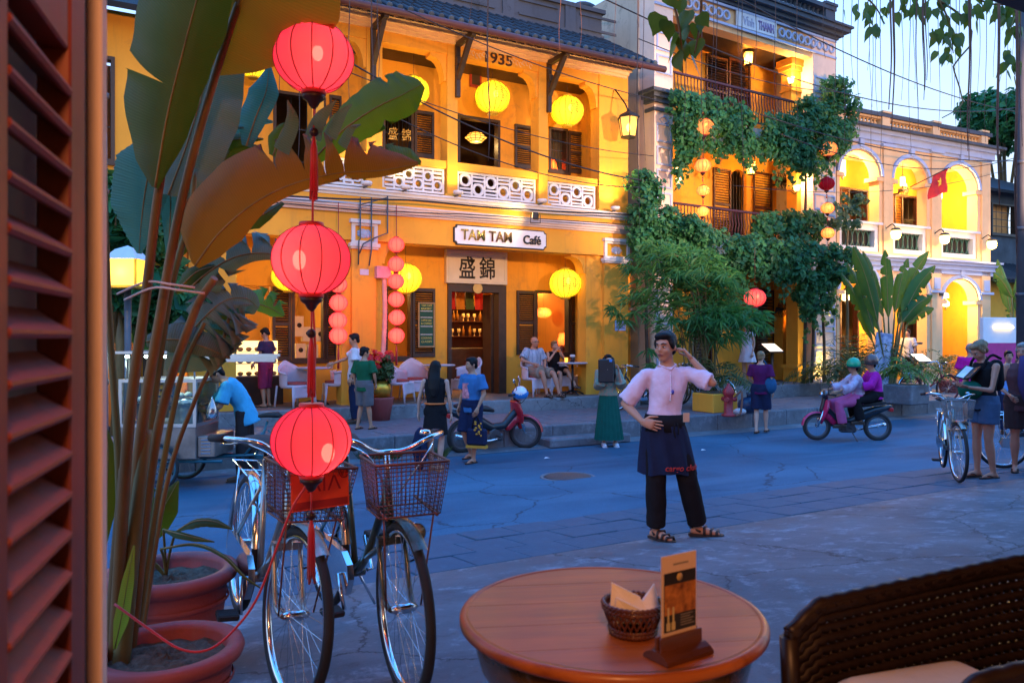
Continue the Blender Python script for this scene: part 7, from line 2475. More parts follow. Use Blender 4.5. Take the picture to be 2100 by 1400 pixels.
# the waiter
m_shirt = cloth('lilac_white_shirt', (0.70, 0.54, 0.66), .9, 14, .8, .06)
m_navy = cloth('navy_apron_cloth', (0.013, 0.019, 0.048), .6, 14)
m_blk = cloth('black_cloth', (0.012, 0.011, 0.013), .5, 14)
m_sandal = M_('dark_leather', (0.03, 0.018, 0.015), .5)
wp = V((1.225, 6.15, 0)); wp.z = ground_z(wp)
W = person('waiter in a pale shirt and navy apron scratching his head, hand on hip', wp, 0, 1.0,
 J=dict(pel=(-.03, .0, .885), wai=(-.025, .0, 1.02), che=(-.005, .0, 1.19), nek=(.0, .0, 1.365), hed=(-.022, -.03, 1.515), shL=(.150, -.01, 1.31), shR=(-.168, .0, 1.29), elL=(.325, -.12, 1.235), wrL=(.178, -.03, 1.425), elR=(-.325, .07, 1.06), wrR=(-.215, -.115, .935),
           hiL=(.055, 0, .86), hiR=(-.115, 0, .86), knL=(.15, -.03, .48), knR=(-.095, -.03, .47), anL=(.255, .06, .085), anR=(-.09, .0, .075)),
 head=(rad(-38), rad(4)), hs=1.02, vox=.0085, girth=.80, toes=dict(L=(.95, -.25, 0), R=(.55, -.8, 0)),
 hands=dict(R=dict(d=(.86, -.38, -.22), n=(.35, .9, -.1), t=1, c=.16, sp=.16), L=dict(d=(-.62, .28, .78), n=(-.75, .1, -.5), t=-1, c=.62, sp=.05)),
 top=dict(m=m_shirt, e=.017, sl=.92, to=-.06, sm=3, wr=.012), bottom=dict(k='pants', m=m_blk, e=.018, len=1.93), shoes=('sandal', m_sandal))
pk = MB()
for k in range(8):
 pass
pl_pts = [(.006, -.074, 1.33), (.008, -.096, 1.25), (.006, -.108, 1.17), (.0, -.108, 1.10)]
pk.tube(spline(pl_pts, 12), .0065, 6)
pk.tube([(.06, -.035, 1.375), (.03, -.072, 1.355), (.012, -.08, 1.335), (-.03, -.075, 1.352), (-.068, -.03, 1.37), (-.05, .045, 1.39), (.03, .06, 1.39)], .008, 6, closed=True)
pk.build('collar', m_shirt, W)
bt = MB()
for k in (2, 5, 8, 11):
 bt.ell(spline(pl_pts, 12)[k] + V((0, -.006, 0)), (.006, .003, .006), 8, 5)
bt.build('buttons', m_trim, W)
MB().ell((.018, -.112, 1.165), (.013, .008, .018), 8, 6).build('badge', M_('blue_pin', (0.05, 0.06, 0.35), .4), W)
ap = MB(); nA, nB = 44, 14
pts = []
for i in range(nB):
 f = i / (nB - 1)
 for k in range(nA):
  a = rad(lerp(-205, 25, k / (nA - 1)))
  rx = lerp(.166, .206, f ** .7) + .012 * (.3 + f) * math.sin(a * 6 + 1 + 2 * f); ry = lerp(.130, .160, f) + .016 * (.3 + f) * math.sin(a * 9 - 2 * f)
  cx = lerp(-.028, .012, f)
  if a < rad(-160): rx += .03 * f
  pts.append((cx + rx * math.cos(a), ry * math.sin(a), lerp(.90, .525, f) + .010 * math.sin(a * 3) * f))
ap.grid(pts, nA, nB)
apo = ap.build('apron', m_navy, W)
bd = MB()
loft(bd, [((-.028, 0, .855), (1, 0, 0), .170, .134), ((-.027, 0, .92), (1, 0, 0), .164, .128), ((-.026, 0, .985), (1, 0, 0), .148, .114)], 40)
bd.build('apron_band', m_blk, apo)
bd = MB(); bd.tube(spline([(.03, -.15, .93), (.02, -.155, .87), (.03, -.16, .82)], 8), .006, 5); bd.tube(spline([(.045, -.145, .93), (.055, -.155, .88), (.05, -.16, .84)], 8), .006, 5)
bd.build('apron_string', m_blk, apo)
MB().box(.065, .115, -.148, -.138, .935, 1.005, M=RZ(.25)).build('notepad', M_('order_pad', (0.55, 0.36, 0.24), .7), W)
lt = text('cargo club', .27, None, .003, bold=.02, shear=.2)
for v in lt.vertices:      # lay the lettering round the cloth
 x, z = v.co.x + .085, v.co.z
 s_ = max(-1, min(1, (x - .01) / .214))
 v.co = V((x, -.170 * math.sqrt(max(.05, 1 - s_ * s_)) + v.co.y - .010, z + .578))
link('lettering', lt, M_('red_thread', (0.42, 0.03, 0.02), .8), apo)
# the others
m_grey = cloth('grey_check', (0.13, 0.12, 0.13)); m_white = cloth('white_cotton', (0.62, 0.60, 0.66)); m_denim = cloth('denim', (0.06, 0.11, 0.20)); m_dnavy = cloth('dark_navy', (0.015, 0.022, 0.06))
m_brownshoe = M_('brown_shoe', (0.05, 0.03, 0.02), .5)
p = foot(500, 985)
person('street vendor in a sky blue shirt and khaki cap leaning over his cart', p, rad(-72), hgt(p, 752, 985) / 1.50, J=dict(pel=(0, .02, .90), wai=(0, -.02, 1.03), che=(0, -.13, 1.19), nek=(0, -.24, 1.33), hed=(0, -.34, 1.41), shL=(.17, -.20, 1.28), shR=(-.17, -.20, 1.28), elL=(.22, -.28, 1.00), elR=(-.2, -.34, 1.02), wrL=(.12, -.50, .90), wrR=(-.12, -.56, .95), knL=(.1, -.02, .47), knR=(-.1, .06, .47), anL=(.1, -.02, .075), anR=(-.1, .12, .075)),
 head=(0, rad(32)), top=dict(m=cloth('sky_blue_shirt', (0.07, 0.42, 0.66)), e=.03, sl=.85, to=.14, fl=.01), bottom=dict(k='pants', m=cloth('dark_brown_cloth', (0.04, 0.03, 0.03)), len=1.95), shoes=('shoe', m_brownshoe), hatc=cloth('khaki_cap', (0.36, 0.38, 0.28)))
p = foot(545, 835)
person('man in a dark shirt and crimson shorts at the pastry counter', p, rad(-105), hgt(p, 673, 835) / 1.68, J=dict(wrL=(.2, -.16, .93), elL=(.22, .0, 1.12)), head=(0, rad(28)), top=dict(m=cloth('dark_violet', (0.045, 0.028, 0.07)), sl=.7, to=.08), bottom=dict(k='shorts', m=cloth('crimson_cloth', (0.26, 0.025, 0.075)), e=.03, len=1.2), shoes=('flipflop', m_sandal), vox=.018)
p = foot(728, 868)
person('youth in a white shirt reaching towards the white chairs', p, rad(-85), hgt(p, 688, 872) / 1.68, J=dict(elR=(-.2, -.2, 1.2), wrR=(-.16, -.42, 1.12)), head=(0, rad(12)), top=dict(m=m_white, sl=.7, to=.1, e=.025), bottom=dict(k='pants', m=m_dnavy, len=1.95), shoes=('shoe', m_brownshoe), vox=.018)
p = foot(747, 880)
person('boy in a bottle green T-shirt and grey shorts seen from behind', p, rad(158), hgt(p, 711, 880) / 1.69, J=dict(elR=(-.24, .0, 1.12), wrR=(-.2, -.12, .92), anL=(.13, .05, .075), anR=(-.13, -.05, .075)), head=(rad(-25), rad(8)), top=dict(m=cloth('bottle_green', (0.012, 0.10, 0.045)), sl=.85, to=.12, e=.028), bottom=dict(k='shorts', m=m_grey, e=.035, len=1.02), shoes=('flipflop', m_sandal), vox=.018, hs=1.05)
p = foot(893, 965)
person('woman with long black hair in a sleeveless black dress with an orange belt', p, rad(172), hgt(p, 740, 965) / 1.68, fem=True, sk=m_skin2, J=dict(elL=(.25, .03, 1.10), wrL=(.27, -.02, .88), anL=(.07, -.03, .075), anR=(-.07, .05, .075)), hair=('long', m_hairb), top=dict(m=m_blk, sl=0, to=.05, e=.022), bottom=dict(k='skirt', m=m_blk, z=.56, r=.20, pl=.02, np=5), shoes=('shoe', M_('tan_shoe', (0.35, 0.2, 0.12), .5)), girth=.95, face=False)
o = thing('belt', 'thin orange belt round the black dress', 'belt', p)
sc_ = hgt(p, 740, 965) / 1.68
MB().tube([(.158 * sc_ * math.cos(a), .125 * sc_ * math.sin(a), 1.03 * sc_) for a in np.linspace(0, 6.283, 25)[:-1]], .013, 6, closed=True).build('strap', M_('orange_strap', (0.75, 0.16, 0.03), .5), o)
q = P(862, 900, p.y - .05)
jk = thing('jacket', 'dark navy jacket carried by the woman in black', 'jacket', q)
mb = MB(); mb.tube(spline([(.03, 0, .16), (.0, -.01, .05), (-.04, 0, -.12), (-.02, .02, -.30), (-.0, .0, -.44)], 16), [.04, .06, .075, .085, .085, .08, .085, .08, .075, .08, .07, .075, .06, .065, .05, .03], 10)
mb.tube(spline([(.03, -.03, .1), (.06, -.05, -.1), (.05, -.05, -.34)], 10), [.03, .045, .05, .05, .045, .05, .045, .05, .04, .035], 8)
mb.build('cloth', m_dnavy, jk)
p = foot(968, 947)
mt = person('man in a blue T-shirt with a pink print carrying a dark bag', p, rad(-38), hgt(p, 733, 950) / 1.70, J=dict(wrR=(-.26, -.02, .88), wrL=(.22, -.12, .88), elL=(.24, .02, 1.1), knR=(-.08, -.10, .48), anR=(-.07, .06, .12), anL=(.1, -.08, .075)), head=(rad(-28), rad(6)), top=dict(m=cloth('blue_tee', (0.045, 0.16, 0.36)), sl=.75, to=.10, e=.025), bottom=dict(k='shorts', m=m_dnavy, e=.03, len=1.0), shoes=('flipflop', m_sandal))
pr = MB(); pr.grid([(lerp(-.105, .04, i / 6), -.142 + .05 * ((i - 3) / 4) ** 2 - .004 * math.sin(j), lerp(1.03, 1.27, j / 6)) for j in range(7) for i in range(7)], 7, 7)
pr.build('printed_panel', M_('pink_print', (0.80, 0.24, 0.27), .8, var=.5, vs=26), mt)
q = P(978, 878, p.y - .18)
bg_ = thing('tote_bag', 'dark tote bag with a yellow ornament held by the man in blue', 'bag', q, rad(-20))
MB().box(-.16, .16, -.05, .05, -.26, .0, bev=.03).build('body', m_dnavy, bg_)
mb = MB()
for s_ in (-.07, .07):
 mb.tube(spline([(s_, -.02, .0), (s_ * .6, -.03, .12), (0, -.02, .19)], 8), .010, 5)
mb.build('strap', m_blk, bg_)
mb = MB(); mb.box(-.16, .16, -.055, .055, -.295, -.255)
for k in range(7):
 mb.ell((.02 + .04 * math.sin(k * 2), -.058, .02 + k * .03 - .1), (.022, .012, .016), 8, 5); mb.ell((.07 + .02 * math.cos(k * 2), -.058, .0 + k * .03 - .1), (.014, .01, .016), 8, 5)
mb.build('ornament', M_('mustard_trim', (0.62, 0.30, 0.03), .6), bg_)
def seated(label, u, vseat, t, yaw, sc, **k):
 s_, _ = ST.px(u, vseat, t)
 J = dict(pel=(0, .05, .53), wai=(0, .08, .67), che=(0, .09, .85), nek=(0, .07, 1.02), hed=(0, .03, 1.165), shL=(.18, .07, .98), shR=(-.18, .07, .98), hiL=(.09, .02, .52), hiR=(-.09, .02, .52), knL=(.14, -.40, .52), knR=(-.14, -.40, .52), anL=(.15, -.44, .075), anR=(-.13, -.40, .075), elL=(.27, .0, .74), elR=(-.27, .02, .76), wrL=(.08, -.22, .64), wrR=(-.2, -.22, .68))
 J.update(k.pop('J', {}))
 return person(label, ST.w(s_, t, .316), yaw, sc, J=J, **k)
m_plaid = M_('plaid_shirt', (0.30, 0.34, 0.50), .85, var=.45, vs=5, stretch=(5, 5, .6), bump=.4, bs=16, col2=(0.50, 0.52, 0.62))
sm_ = seated('bald older man in a pale checked shirt sitting in a white wicker chair', 1098, 780, 15.05, rad(38), 1.04, sk=m_skin3, hair=('bald', m_hairg), top=dict(m=m_plaid, sl=.8, to=.06, e=.03), bottom=dict(k='shorts', m=cloth('khaki_cloth', (0.30, 0.20, 0.15)), e=.03, len=.85), shoes=('sandal', m_sandal), girth=1.18, J=dict(elR=(-.34, .05, .78), wrR=(-.22, -.2, .70), knL=(.16, -.42, .50), anL=(.2, -.55, .075), anR=(-.06, -.45, .075)))
mb = MB()
for s_ in (-1, 1):
 mb.tube([(s_ * .031 + .022 * math.cos(a), .03 - .098, 1.168 + .016 * math.sin(a)) for a in np.linspace(0, 6.28, 13)[:-1]], .003, 4, closed=True)
 mb.tube([(s_ * .053, -.068, 1.17), (s_ * .078, .03, 1.165)], .003, 4)
mb.tube([(-.01, -.07, 1.17), (.01, -.07, 1.17)], .003, 4)
mb.build('glasses', m_black, sm_)
sw_ = seated('woman in a black top drinking beside the bald man', 1139, 780, 15.45, rad(32), .96, sk=m_skin2, fem=True, hair=('bun', m_hairf), top=dict(m=m_blk, sl=0, to=.03, e=.02), bottom=dict(k='shorts', m=m_blk, e=.03, len=.8), shoes=('sandal', m_sandal), J=dict(elL=(.26, -.05, .80), wrL=(.05, -.12, 1.06), elR=(-.26, -.08, .80), wrR=(-.06, -.12, 1.06), knL=(.05, -.42, .58), anL=(.18, -.56, .22)))
p = foot(1247, 915); k_ = hgt(p, 729, 915) / 1.66
person('woman in a long pleated green skirt hiding her face behind a black bag', p, rad(4), k_, fem=True, sk=m_skin2, hair=('curtain', m_hairb), J=dict(elR=(-.20, -.14, 1.10), wrR=(-.115, -.25, 1.36), elL=(.22, -.14, 1.12), wrL=(.14, -.25, 1.40), anL=(.13, -.02, .075), anR=(-.08, .0, .075)), top=dict(m=M_('floral_blouse', (0.05, 0.36, 0.28), .8, var=.3, vs=22, col2=(0.42, 0.20, 0.14)), sl=1.25, to=-.03, e=.03), bottom=dict(k='skirt', m=cloth('bottle_green_skirt', (0.006, 0.085, 0.065), .2), z=.13, r=.26, pl=.055, np=19), shoes=('shoe', m_white), hands=dict(R=dict(d=(.3, -.25, .9), n=(.9, -.2, -.2), c=.5), L=dict(d=(-.2, -.25, .9), n=(-.9, -.2, -.2), c=.5)), girth=.92, face=False)
q = P(1243, 762, p.y - .30)
hb_ = thing('handbag', 'flat black bag held up in front of a face', 'bag', q)
MB().box(-.135, .135, -.03, .03, -.19, .22, bev=.02).build('body', m_black, hb_)
MB().box(.05, .10, -.034, -.028, .17, .215).build('tag', M_('blue_label', (0.05, 0.2, 0.55), .5), hb_)
p = foot(1560, 888)
person('woman in a plum T-shirt and dark shorts walking away up the street', p, rad(150), hgt(p, 720, 888) / 1.68, fem=True, sk=m_skin2, hair=('short', m_hairf), J=dict(elL=(.22, -.02, 1.12), wrL=(.16, -.16, .98), knR=(-.08, -.10, .48), anR=(-.08, -.12, .10), anL=(.06, .14, .09)), top=dict(m=cloth('plum_tee', (0.095, 0.012, 0.075)), sl=.8, to=.10, e=.02), bottom=dict(k='shorts', m=m_dnavy, e=.03, len=.95), shoes=('flipflop', m_sandal), vox=.018, face=False)
q = P(1580, 790, p.y - .1)
MB().ell((0, 0, 0), (.13, .09, .17), 14, 10).tube(spline([(-.03, 0, .15), (-.07, .02, .40), (-.10, .1, .5)], 10), .012, 5).build('shoulder_bag', cloth('teal_bag', (0.02, 0.09, 0.19)), None, T(*q))
tag(bpy.data.objects['shoulder_bag'], 'dark teal shoulder bag carried by the woman in plum', 'bag')
p = F2.w(s2(1532, -.1), -.1, .36)
person('girl in a white dress at the menu stand, half hidden by bamboo leaves', p, rad(-60), 1.0, fem=True, sk=m_skin2, hair=('long', m_hairb), J=dict(elR=(-.2, -.15, 1.18), wrR=(-.12, -.32, 1.22)), top=dict(m=m_white, sl=.3, to=.0, e=.02), bottom=dict(k='skirt', m=m_white, z=.62, r=.25, pl=.04, np=9), shoes=('shoe', m_dnavy), vox=.02, face=False)
p = foot(2018, 979); ks = hgt(p, 692, 980) / 1.72
cy_ = person('fair haired woman in a black vest and denim shorts reading a booklet', p, rad(-78), ks, fem=True, sk=m_skin3, hair=('bun', m_hairf), J=dict(nek=(0, -.01, 1.42), hed=(0, -.07, 1.55), elL=(.22, -.10, 1.08), wrL=(.10, -.34, 1.12), elR=(-.22, -.12, 1.08), wrR=(-.05, -.36, 1.14), anL=(.08, .06, .075), anR=(-.08, -.02, .075)), head=(0, rad(34)), top=dict(m=m_blk, sl=0, to=.08, e=.018), bottom=dict(k='shorts', m=m_denim, e=.028, len=.55), shoes=('flipflop', m_sandal), hands=dict(L=dict(d=(-.1, -.9, .2), n=(-.4, 0, .9), c=.5), R=dict(d=(.1, -.9, .2), n=(.4, 0, .9), c=.5)), vox=.012)
q = P(1988, 766, p.y - .02)
bk = thing('booklet', 'open dark guide booklet in the hands of the fair haired woman', 'book', q, rad(-78))
MB().box(-.12, 0, -.10, .10, -.008, .008, M=RX(rad(40)) @ RY(.25)).box(0, .12, -.10, .10, -.008, .008, M=RX(rad(40)) @ RY(-.25)).build('cover', m_black, bk)
MB().box(-.10, -.01, -.09, .09, .008, .012, M=RX(rad(40)) @ RY(.25)).build('page', M_('white_paper', (0.75, 0.75, 0.73)), bk)
q = P(2043, 770, p.y + .05)
bp2 = thing('backpack', 'black backpack on the fair haired woman', 'backpack', q, rad(-78))
limb(MB(), [(0, 0, -.10), (0, 0, .12)], [.085, .075]).build('sack', m_blk, bp2)
mb = MB()
for s_ in (-.1, .1):
 mb.tube(spline([(s_, -.03, .2), (s_, -.16, .24), (s_, -.26, .1), (s_, -.12, -.14)], 12), .016, 6)
mb.build('strap', m_blk, bp2)
q = P(1990, 800, p.y - .05)
MB().ell((0, 0, 0), (.14, .09, .11), 14, 10).build('green_pouch', cloth('green_satin', (0.01, 0.11, 0.07)), None, T(*q)); tag(bpy.data.objects['green_pouch'], 'dark green pouch hanging at the waist of the fair haired woman', 'bag')
p = foot(2098, 968)
person('woman in a brown vest with a violet scarf at the photo edge', p, rad(-30), hgt(p, 700, 968) / 1.70, fem=True, sk=m_skin3, hair=('short', m_hairg), J=dict(elR=(-.26, .0, 1.10), wrR=(-.15, -.18, 1.0)), top=dict(m=cloth('brown_vest', (0.115, 0.05, 0.055)), sl=0, to=.1, e=.022), bottom=dict(k='shorts', m=cloth('brown_short', (0.06, 0.035, 0.035)), e=.03, len=.8), shoes=('flipflop', m_sandal), girth=1.15, head=(rad(-20), 0))
sq = thing('scarf', 'violet scarf slung over the woman in the brown vest', 'scarf', p + V((-.10, -.14, .75)), 0)
MB().tube(spline([(.12, .16, .66), (.02, .0, .60), (-.02, -.04, .3), (.08, -.06, .05), (.16, -.02, -.1), (.2, .1, .1)], 24), [.05] * 24, 8, flat=.4).build('cloth', cloth('violet_scarf', (0.07, 0.045, 0.13)), sq)
p = foot(1990, 872)
person('man in a magenta polo shirt seen from behind', p, rad(165), hgt(p, 703, 872) / 1.70, sk=m_skin3, hair=('short', m_hairg), top=dict(m=cloth('magenta_polo', (0.55, 0.012, 0.24)), sl=.8, to=.1, e=.03), bottom=dict(k='shorts', m=m_grey, len=1.0), shoes=('shoe', m_brownshoe), vox=.02, girth=1.1, face=False)
p = foot(2068, 890)
person('person in a light blue shirt between the two women', p, rad(-20), hgt(p, 717, 890) / 1.70, sk=m_skin3, top=dict(m=cloth('light_blue_tee', (0.15, 0.3, 0.6)), sl=.8, to=.1, e=.025), bottom=dict(k='pants', m=m_dnavy), shoes=('shoe', m_brownshoe), vox=.02)
p = F3.w(s3(1862, .2), .2, .2)
person('person in a white shirt in the dark arcade doorway', p, rad(-60), 1.0, top=dict(m=m_white, sl=.8, to=.1, e=.025), bottom=dict(k='pants', m=m_blk), shoes=('shoe', m_brownshoe), vox=.022, face=False)
# bicycles
def wheel(parent, x, R, M, mtyre=m_rubber, nsp=32, tw=.019, mrim=m_chrome):
 w = bpy.data.objects.new('wheel', MB().tube([(R * math.cos(a), 0, R * math.sin(a)) for a in np.linspace(0, 2 * math.pi, 49)[:-1]], tw, 10, closed=True, up=(0, 1, 0)).mesh('wheel'))
 w.data.materials.append(mtyre); COL.objects.link(w); w.parent = parent; w.matrix_local = M
 MB().tube([((R - tw * 1.05) * math.cos(a), 0, (R - tw * 1.05) * math.sin(a)) for a in np.linspace(0, 2 * math.pi, 49)[:-1]], tw * .78, 6, closed=True, up=(0, 1, 0)).build('rim', mrim, w)
 s = MB()
 for k in range(nsp):
  a = 2 * math.pi * k / nsp; b = a + (.35 if k % 4 < 2 else -.35); y = .028 if k % 2 else -.028
  s.tube([(.02 * math.cos(b), y, .02 * math.sin(b)), ((R - tw) * math.cos(a), 0, (R - tw) * math.sin(a))], .0013, 4, caps=False)
 s.build('spokes', m_chrome, w, kind='stuff')
 MB().tube([(0, -.05, 0), (0, -.03, 0), (0, .03, 0), (0, .05, 0)], [.012, .02, .02, .012], 10).build('hub', m_chrome, w)
 return w
def wire_basket(parent, M, mat, top=(.145, .115), bot=(.12, .09), h=.205, solid=False):
 b = MB(); wm = MB()
 def ring(f, r):
  sx, sy = lerp(bot[0], top[0], f), lerp(bot[1], top[1], f)
  return [(-sy, -sx, h * f), (sy, -sx, h * f), (sy, sx, h * f), (-sy, sx, h * f)]
 for f, r in ((0, .004), (1, .006)):
  (b if f else wm).tube([V(q).lerp(V(ring(f, 0)[(i + 1) % 4]), t) for i, q in enumerate(ring(f, 0)) for t in (0.03, .97)], r, 6, closed=True, up=(0, 0, 1))
 o = b.build('basket', mat, parent, M)
 for f in np.linspace(.08, .94, 12):
  wm.tube(ring(f, 0), .0016, 4, closed=True, up=(0, 0, 1))
 for i in range(4):
  p0, p1, q0, q1 = V(ring(0, 0)[i]), V(ring(0, 0)[(i + 1) % 4]), V(ring(1, 0)[i]), V(ring(1, 0)[(i + 1) % 4])
  n = 15 if i % 2 else 11
  for k in range(n + 1):
   wm.tube([p0.lerp(p1, k / n), q0.lerp(q1, k / n)], .0016, 4)
 for k in range(9):
  y = lerp(-bot[0], bot[0], k / 8); wm.tube([(-bot[1], y, 0), (bot[1], y, 0)], .0016, 4)
 wm.build('wires', mat, o, kind='stuff')
 return o
def bicycle(label, p, heading, frame_m, basket_m=None, lean=0, steer=0, pitch=0, group=None, lamp=True, nsp=32, mrim=m_chrome):
 o = thing('bicycle', label, 'bicycle', p, 0, group)
 o.rotation_euler = (RZ(heading) @ RY(pitch) @ RX(lean)).to_euler()
 R = .315
 rx, fx, wz = -.53, .53, .333
 hd0, hd1 = V((.36, 0, .56)), V((.31, 0, .80))
 bb, st = V((-.07, 0, .30)), V((-.20, 0, .70))
 wheel(o, rx, R, T(rx, 0, wz), nsp=nsp, mrim=mrim)
 f = MB()
 f.tube(spline([hd1 + V((.01, 0, -.05)), (.16, 0, .52), (.02, 0, .36), bb], 12), .019, 8)
 f.tube(spline([hd0, (.12, 0, .43), bb + V((0, 0, .02))], 10), .015, 8)
 f.tube([bb, st + V((-.03, 0, .10))], .015, 8); f.tube([hd0, hd1], .021, 8)
 for y in (-.05, .05):
  f.tube([bb + V((0, y * .4, 0)), (rx, y, wz)], .010, 6); f.tube([st + V((0, y * .3, -.02)), (rx, y, wz)], .009, 6)
 f.tube([bb + V((0, -.04, 0)), bb + V((0, .04, 0))], .024, 10)
 f.build('frame', frame_m, o)
 st_ = bpy.data.objects.new('fork', MB().tube([(.0, 0, -.26), (-.055, 0, -.02)], .016, 8).tube(spline([(0, -.055, -.24), (.09, -.055, -.44), (.165, -.05, -.467)], 8), .010, 6).tube(spline([(0, .055, -.24), (.09, .055, -.44), (.165, .05, -.467)], 8), .010, 6).box(-.02, .02, -.06, .06, -.255, -.225).mesh('fork'))
 st_.data.materials.append(frame_m); COL.objects.link(st_); st_.parent = o; st_.matrix_local = T(hd1.x + .055, 0, hd1.z) @ RZ(steer)
 fw = wheel(o, 0, R, T(hd1.x + .055, 0, hd1.z) @ RZ(steer) @ T(.165, 0, -.467), nsp=nsp, mrim=mrim)
 SM = T(hd1.x + .055, 0, hd1.z) @ RZ(steer)
 hb = MB()
 hb.tube([(-.055, 0, -.02), (-.075, 0, .10)], .012, 8)
 hb.tube(spline([(-.24, -.27, .15), (-.10, -.25, .17), (-.0, -.16, .17), (-.03, -.07, .12), (-.06, 0, .11), (-.03, .07, .12), (-.0, .16, .17), (-.10, .25, .17), (-.24, .27, .15)], 40), .011, 8)
 h = hb.build('handlebar', m_chrome, o, SM)
 for y in (-1, 1):
  MB().tube([(-.26, y * .272, .148), (-.12, y * .255, .168)], .016, 8).build('grip', m_rubber, h)
  MB().tube(spline([(-.06, y * .21, .165), (-.10, y * .235, .150), (-.19, y * .25, .135)], 8), .005, 5).tube(spline([(-.05, y * .2, .165), (.08, y * .12, .12), (.02, y * .02, -.05)], 10), .0035, 5).build('brake_lever', m_chrome, h)
 MB().lathe([(0, .02), (.02, .018), (.026, .005), (.022, 0)], 14, M=T(-.03, .15, .18)).build('bell', m_chrome, h)
 if basket_m:
  wire_basket(o, SM @ T(.15, 0, -.085), basket_m)
  MB().tube([(.0, -.1, -.07), (.26, -.1, -.085)], .006, 5).tube([(.0, .1, -.07), (.26, .1, -.085)], .006, 5).tube([(.22, -.1, -.085), (.17, -.07, -.46)], .004, 5).tube([(.22, .1, -.085), (.17, .07, -.46)], .004, 5).build('basket_stay', basket_m, o, SM)
 if lamp:
  lo = MB().lathe([(0, -.05), (.03, -.045), (.042, 0), (.044, .012)], 16, M=RY(rad(90))).build('headlamp', m_chrome, o, SM @ T(.075, .075, -.20))
  MB().lathe([(0, .018), (.04, .012)], 16, M=RY(rad(90))).build('lens', M_('amber_lens', (0.55, 0.22, 0.06), .15), lo)
  MB().tube(spline([(.06, .075, -.2), (.10, .10, -.28), (.03, .07, -.33)], 8), .004, 4).build('lamp_cable', m_cable, o, SM)
 for cx, a0, a1, nm in ((rx, 10, 200, 0), (fx - .0, 55, 128, 1)):
  g = MB(); n = 22; pts = []
  for k in range(n):
   a = rad(lerp(a0, a1, k / (n - 1)))
   for y, q in ((-.028, .028), (-.018, .036), (0, .040), (.018, .036), (.028, .028)):
    pts.append(((R + q) * math.cos(a), y, (R + q) * math.sin(a)))
  g.grid(pts, 5, n).build('mudguard', m_chrome if nm == 0 else frame_m, o, T(cx, 0, wz) if nm == 0 else SM @ T(.165, 0, -.467))
 s = MB()
 loft(s, [(st + V((-.22, 0, .15)), (0, 1, 0), .06, .02), (st + V((-.18, 0, .165)), (0, 1, 0), .105, .035), (st + V((-.08, 0, .165)), (0, 1, 0), .085, .032), (st + V((.05, 0, .165)), (0, 1, 0), .03, .022), (st + V((.09, 0, .155)), (0, 1, 0), .015, .012)], 14)
 s.build('saddle', m_rubber, o)
 MB().tube([st, st + V((-.04, 0, .14))], .012, 8).build('seat_post', m_chrome, o)
 r = MB()
 for y in (-.06, 0, .06):
  r.tube([(-.30, y, .71), (-.74, y, .71)], .005, 5)
 r.tube([(-.74, -.06, .71), (-.74, .06, .71)], .005, 5); r.tube([(-.45, -.06, .71), (-.45, .06, .71)], .005, 5)
 for y in (-.06, .06):
  r.tube([(-.55, y, .71), (rx, y, wz)], .005, 5)
 r.build('rack', m_chrome, o)
 c = MB()
 for yy in (-.055,):
  poly = [(rx - .07, wz), (rx - .04, wz + .06), (bb.x, bb.z + .10), (bb.x + .08, bb.z + .06), (bb.x + .10, bb.z), (bb.x + .06, bb.z - .08), (bb.x, bb.z - .10), (rx - .04, wz - .06)]
  c.prism(poly, yy - .014, yy + .014)
 c.build('chain_case', m_chrome, o)
 for y, a in ((-.085, -.9), (.075, 2.24)):
  e = bb + V((.165 * math.cos(a), 0, .165 * math.sin(a)))
  k = MB().tube([bb + V((0, y * .7, 0)), bb + V((0, y, 0)), e + V((0, y, 0))], .010, 6).build('crank', m_chrome, o)
  MB().box(e.x - .045, e.x + .045, y + (.01 if y > 0 else -.10), y + (.10 if y > 0 else -.01), e.z - .013, e.z + .013, bev=.006).build('pedal', m_rubber, k)
 MB().tube([(-.30, .06, .27), (-.36, .20, .02), (-.42, .21, .02)], .007, 6).build('kickstand', m_chrome, o)
 return o
m_bgrey = M_('silver_frame', (0.42, 0.40, 0.36), .3, metal=.7); m_bgreen = M_('green_gold_frame', (0.045, 0.06, 0.035), .3, coat=.5); m_rust = M_('rusty_wire', (0.20, 0.085, 0.06), .55, metal=.4, var=.4); m_bgw = M_('grey_wire', (0.26, 0.24, 0.24), .5, metal=.5)
G_N = 'bicycles with wire baskets parked by the flower pots'
bA = bicycle('dark green bicycle with an empty rusty basket beside the round table', (-.685, 3.52, .275), rad(-60), m_bgreen, m_rust, 0, rad(-4), rad(2), G_N)
bB = bicycle('silver bicycle leaning under the lowest lantern with an orange plate on its basket', (-1.14, 3.46, .265), rad(-62), m_bgrey, m_rust, rad(-6), rad(8), rad(2), G_N)
bk_ = [c for c in bB.children if c.name.startswith('basket')][0]
plm = M_('orange_plate', (0.72, 0.085, 0.03), .4, var=.06)
pln = MB().box(.0, .006, -.115, .115, -.072, .072, bev=.002).build('number_plate', plm, bk_, T(.112, .0, .125) @ RY(rad(-6)) @ RX(rad(6)))
m_pr = M_('plate_print', (0.30, 0.02, 0.015), .6)
RT = Matrix(((0, -1, 0, 0.0075), (1, 0, 0, 0), (0, 0, 1, 0), (0, 0, 0, 1)))
link('lettering', text('ΛIΛ', .135, .054, 0), m_pr, pln, T(0, .014, .022) @ RT)
link('lettering', text('11', .022, .016, 0), m_pr, pln, T(0, .095, .052) @ RT)
MB().tube([(.0075, .095 + .017 * math.cos(a), .052 + .016 * math.sin(a)) for a in np.linspace(0, 6.28, 19)[:-1]], .002, 4, closed=True).build('ring', m_pr, pln)
MB().box(.0065, .0072, -.108, .108, -.066, -.038).build('print_band', m_pr, pln)
p = foot(1968, 992)
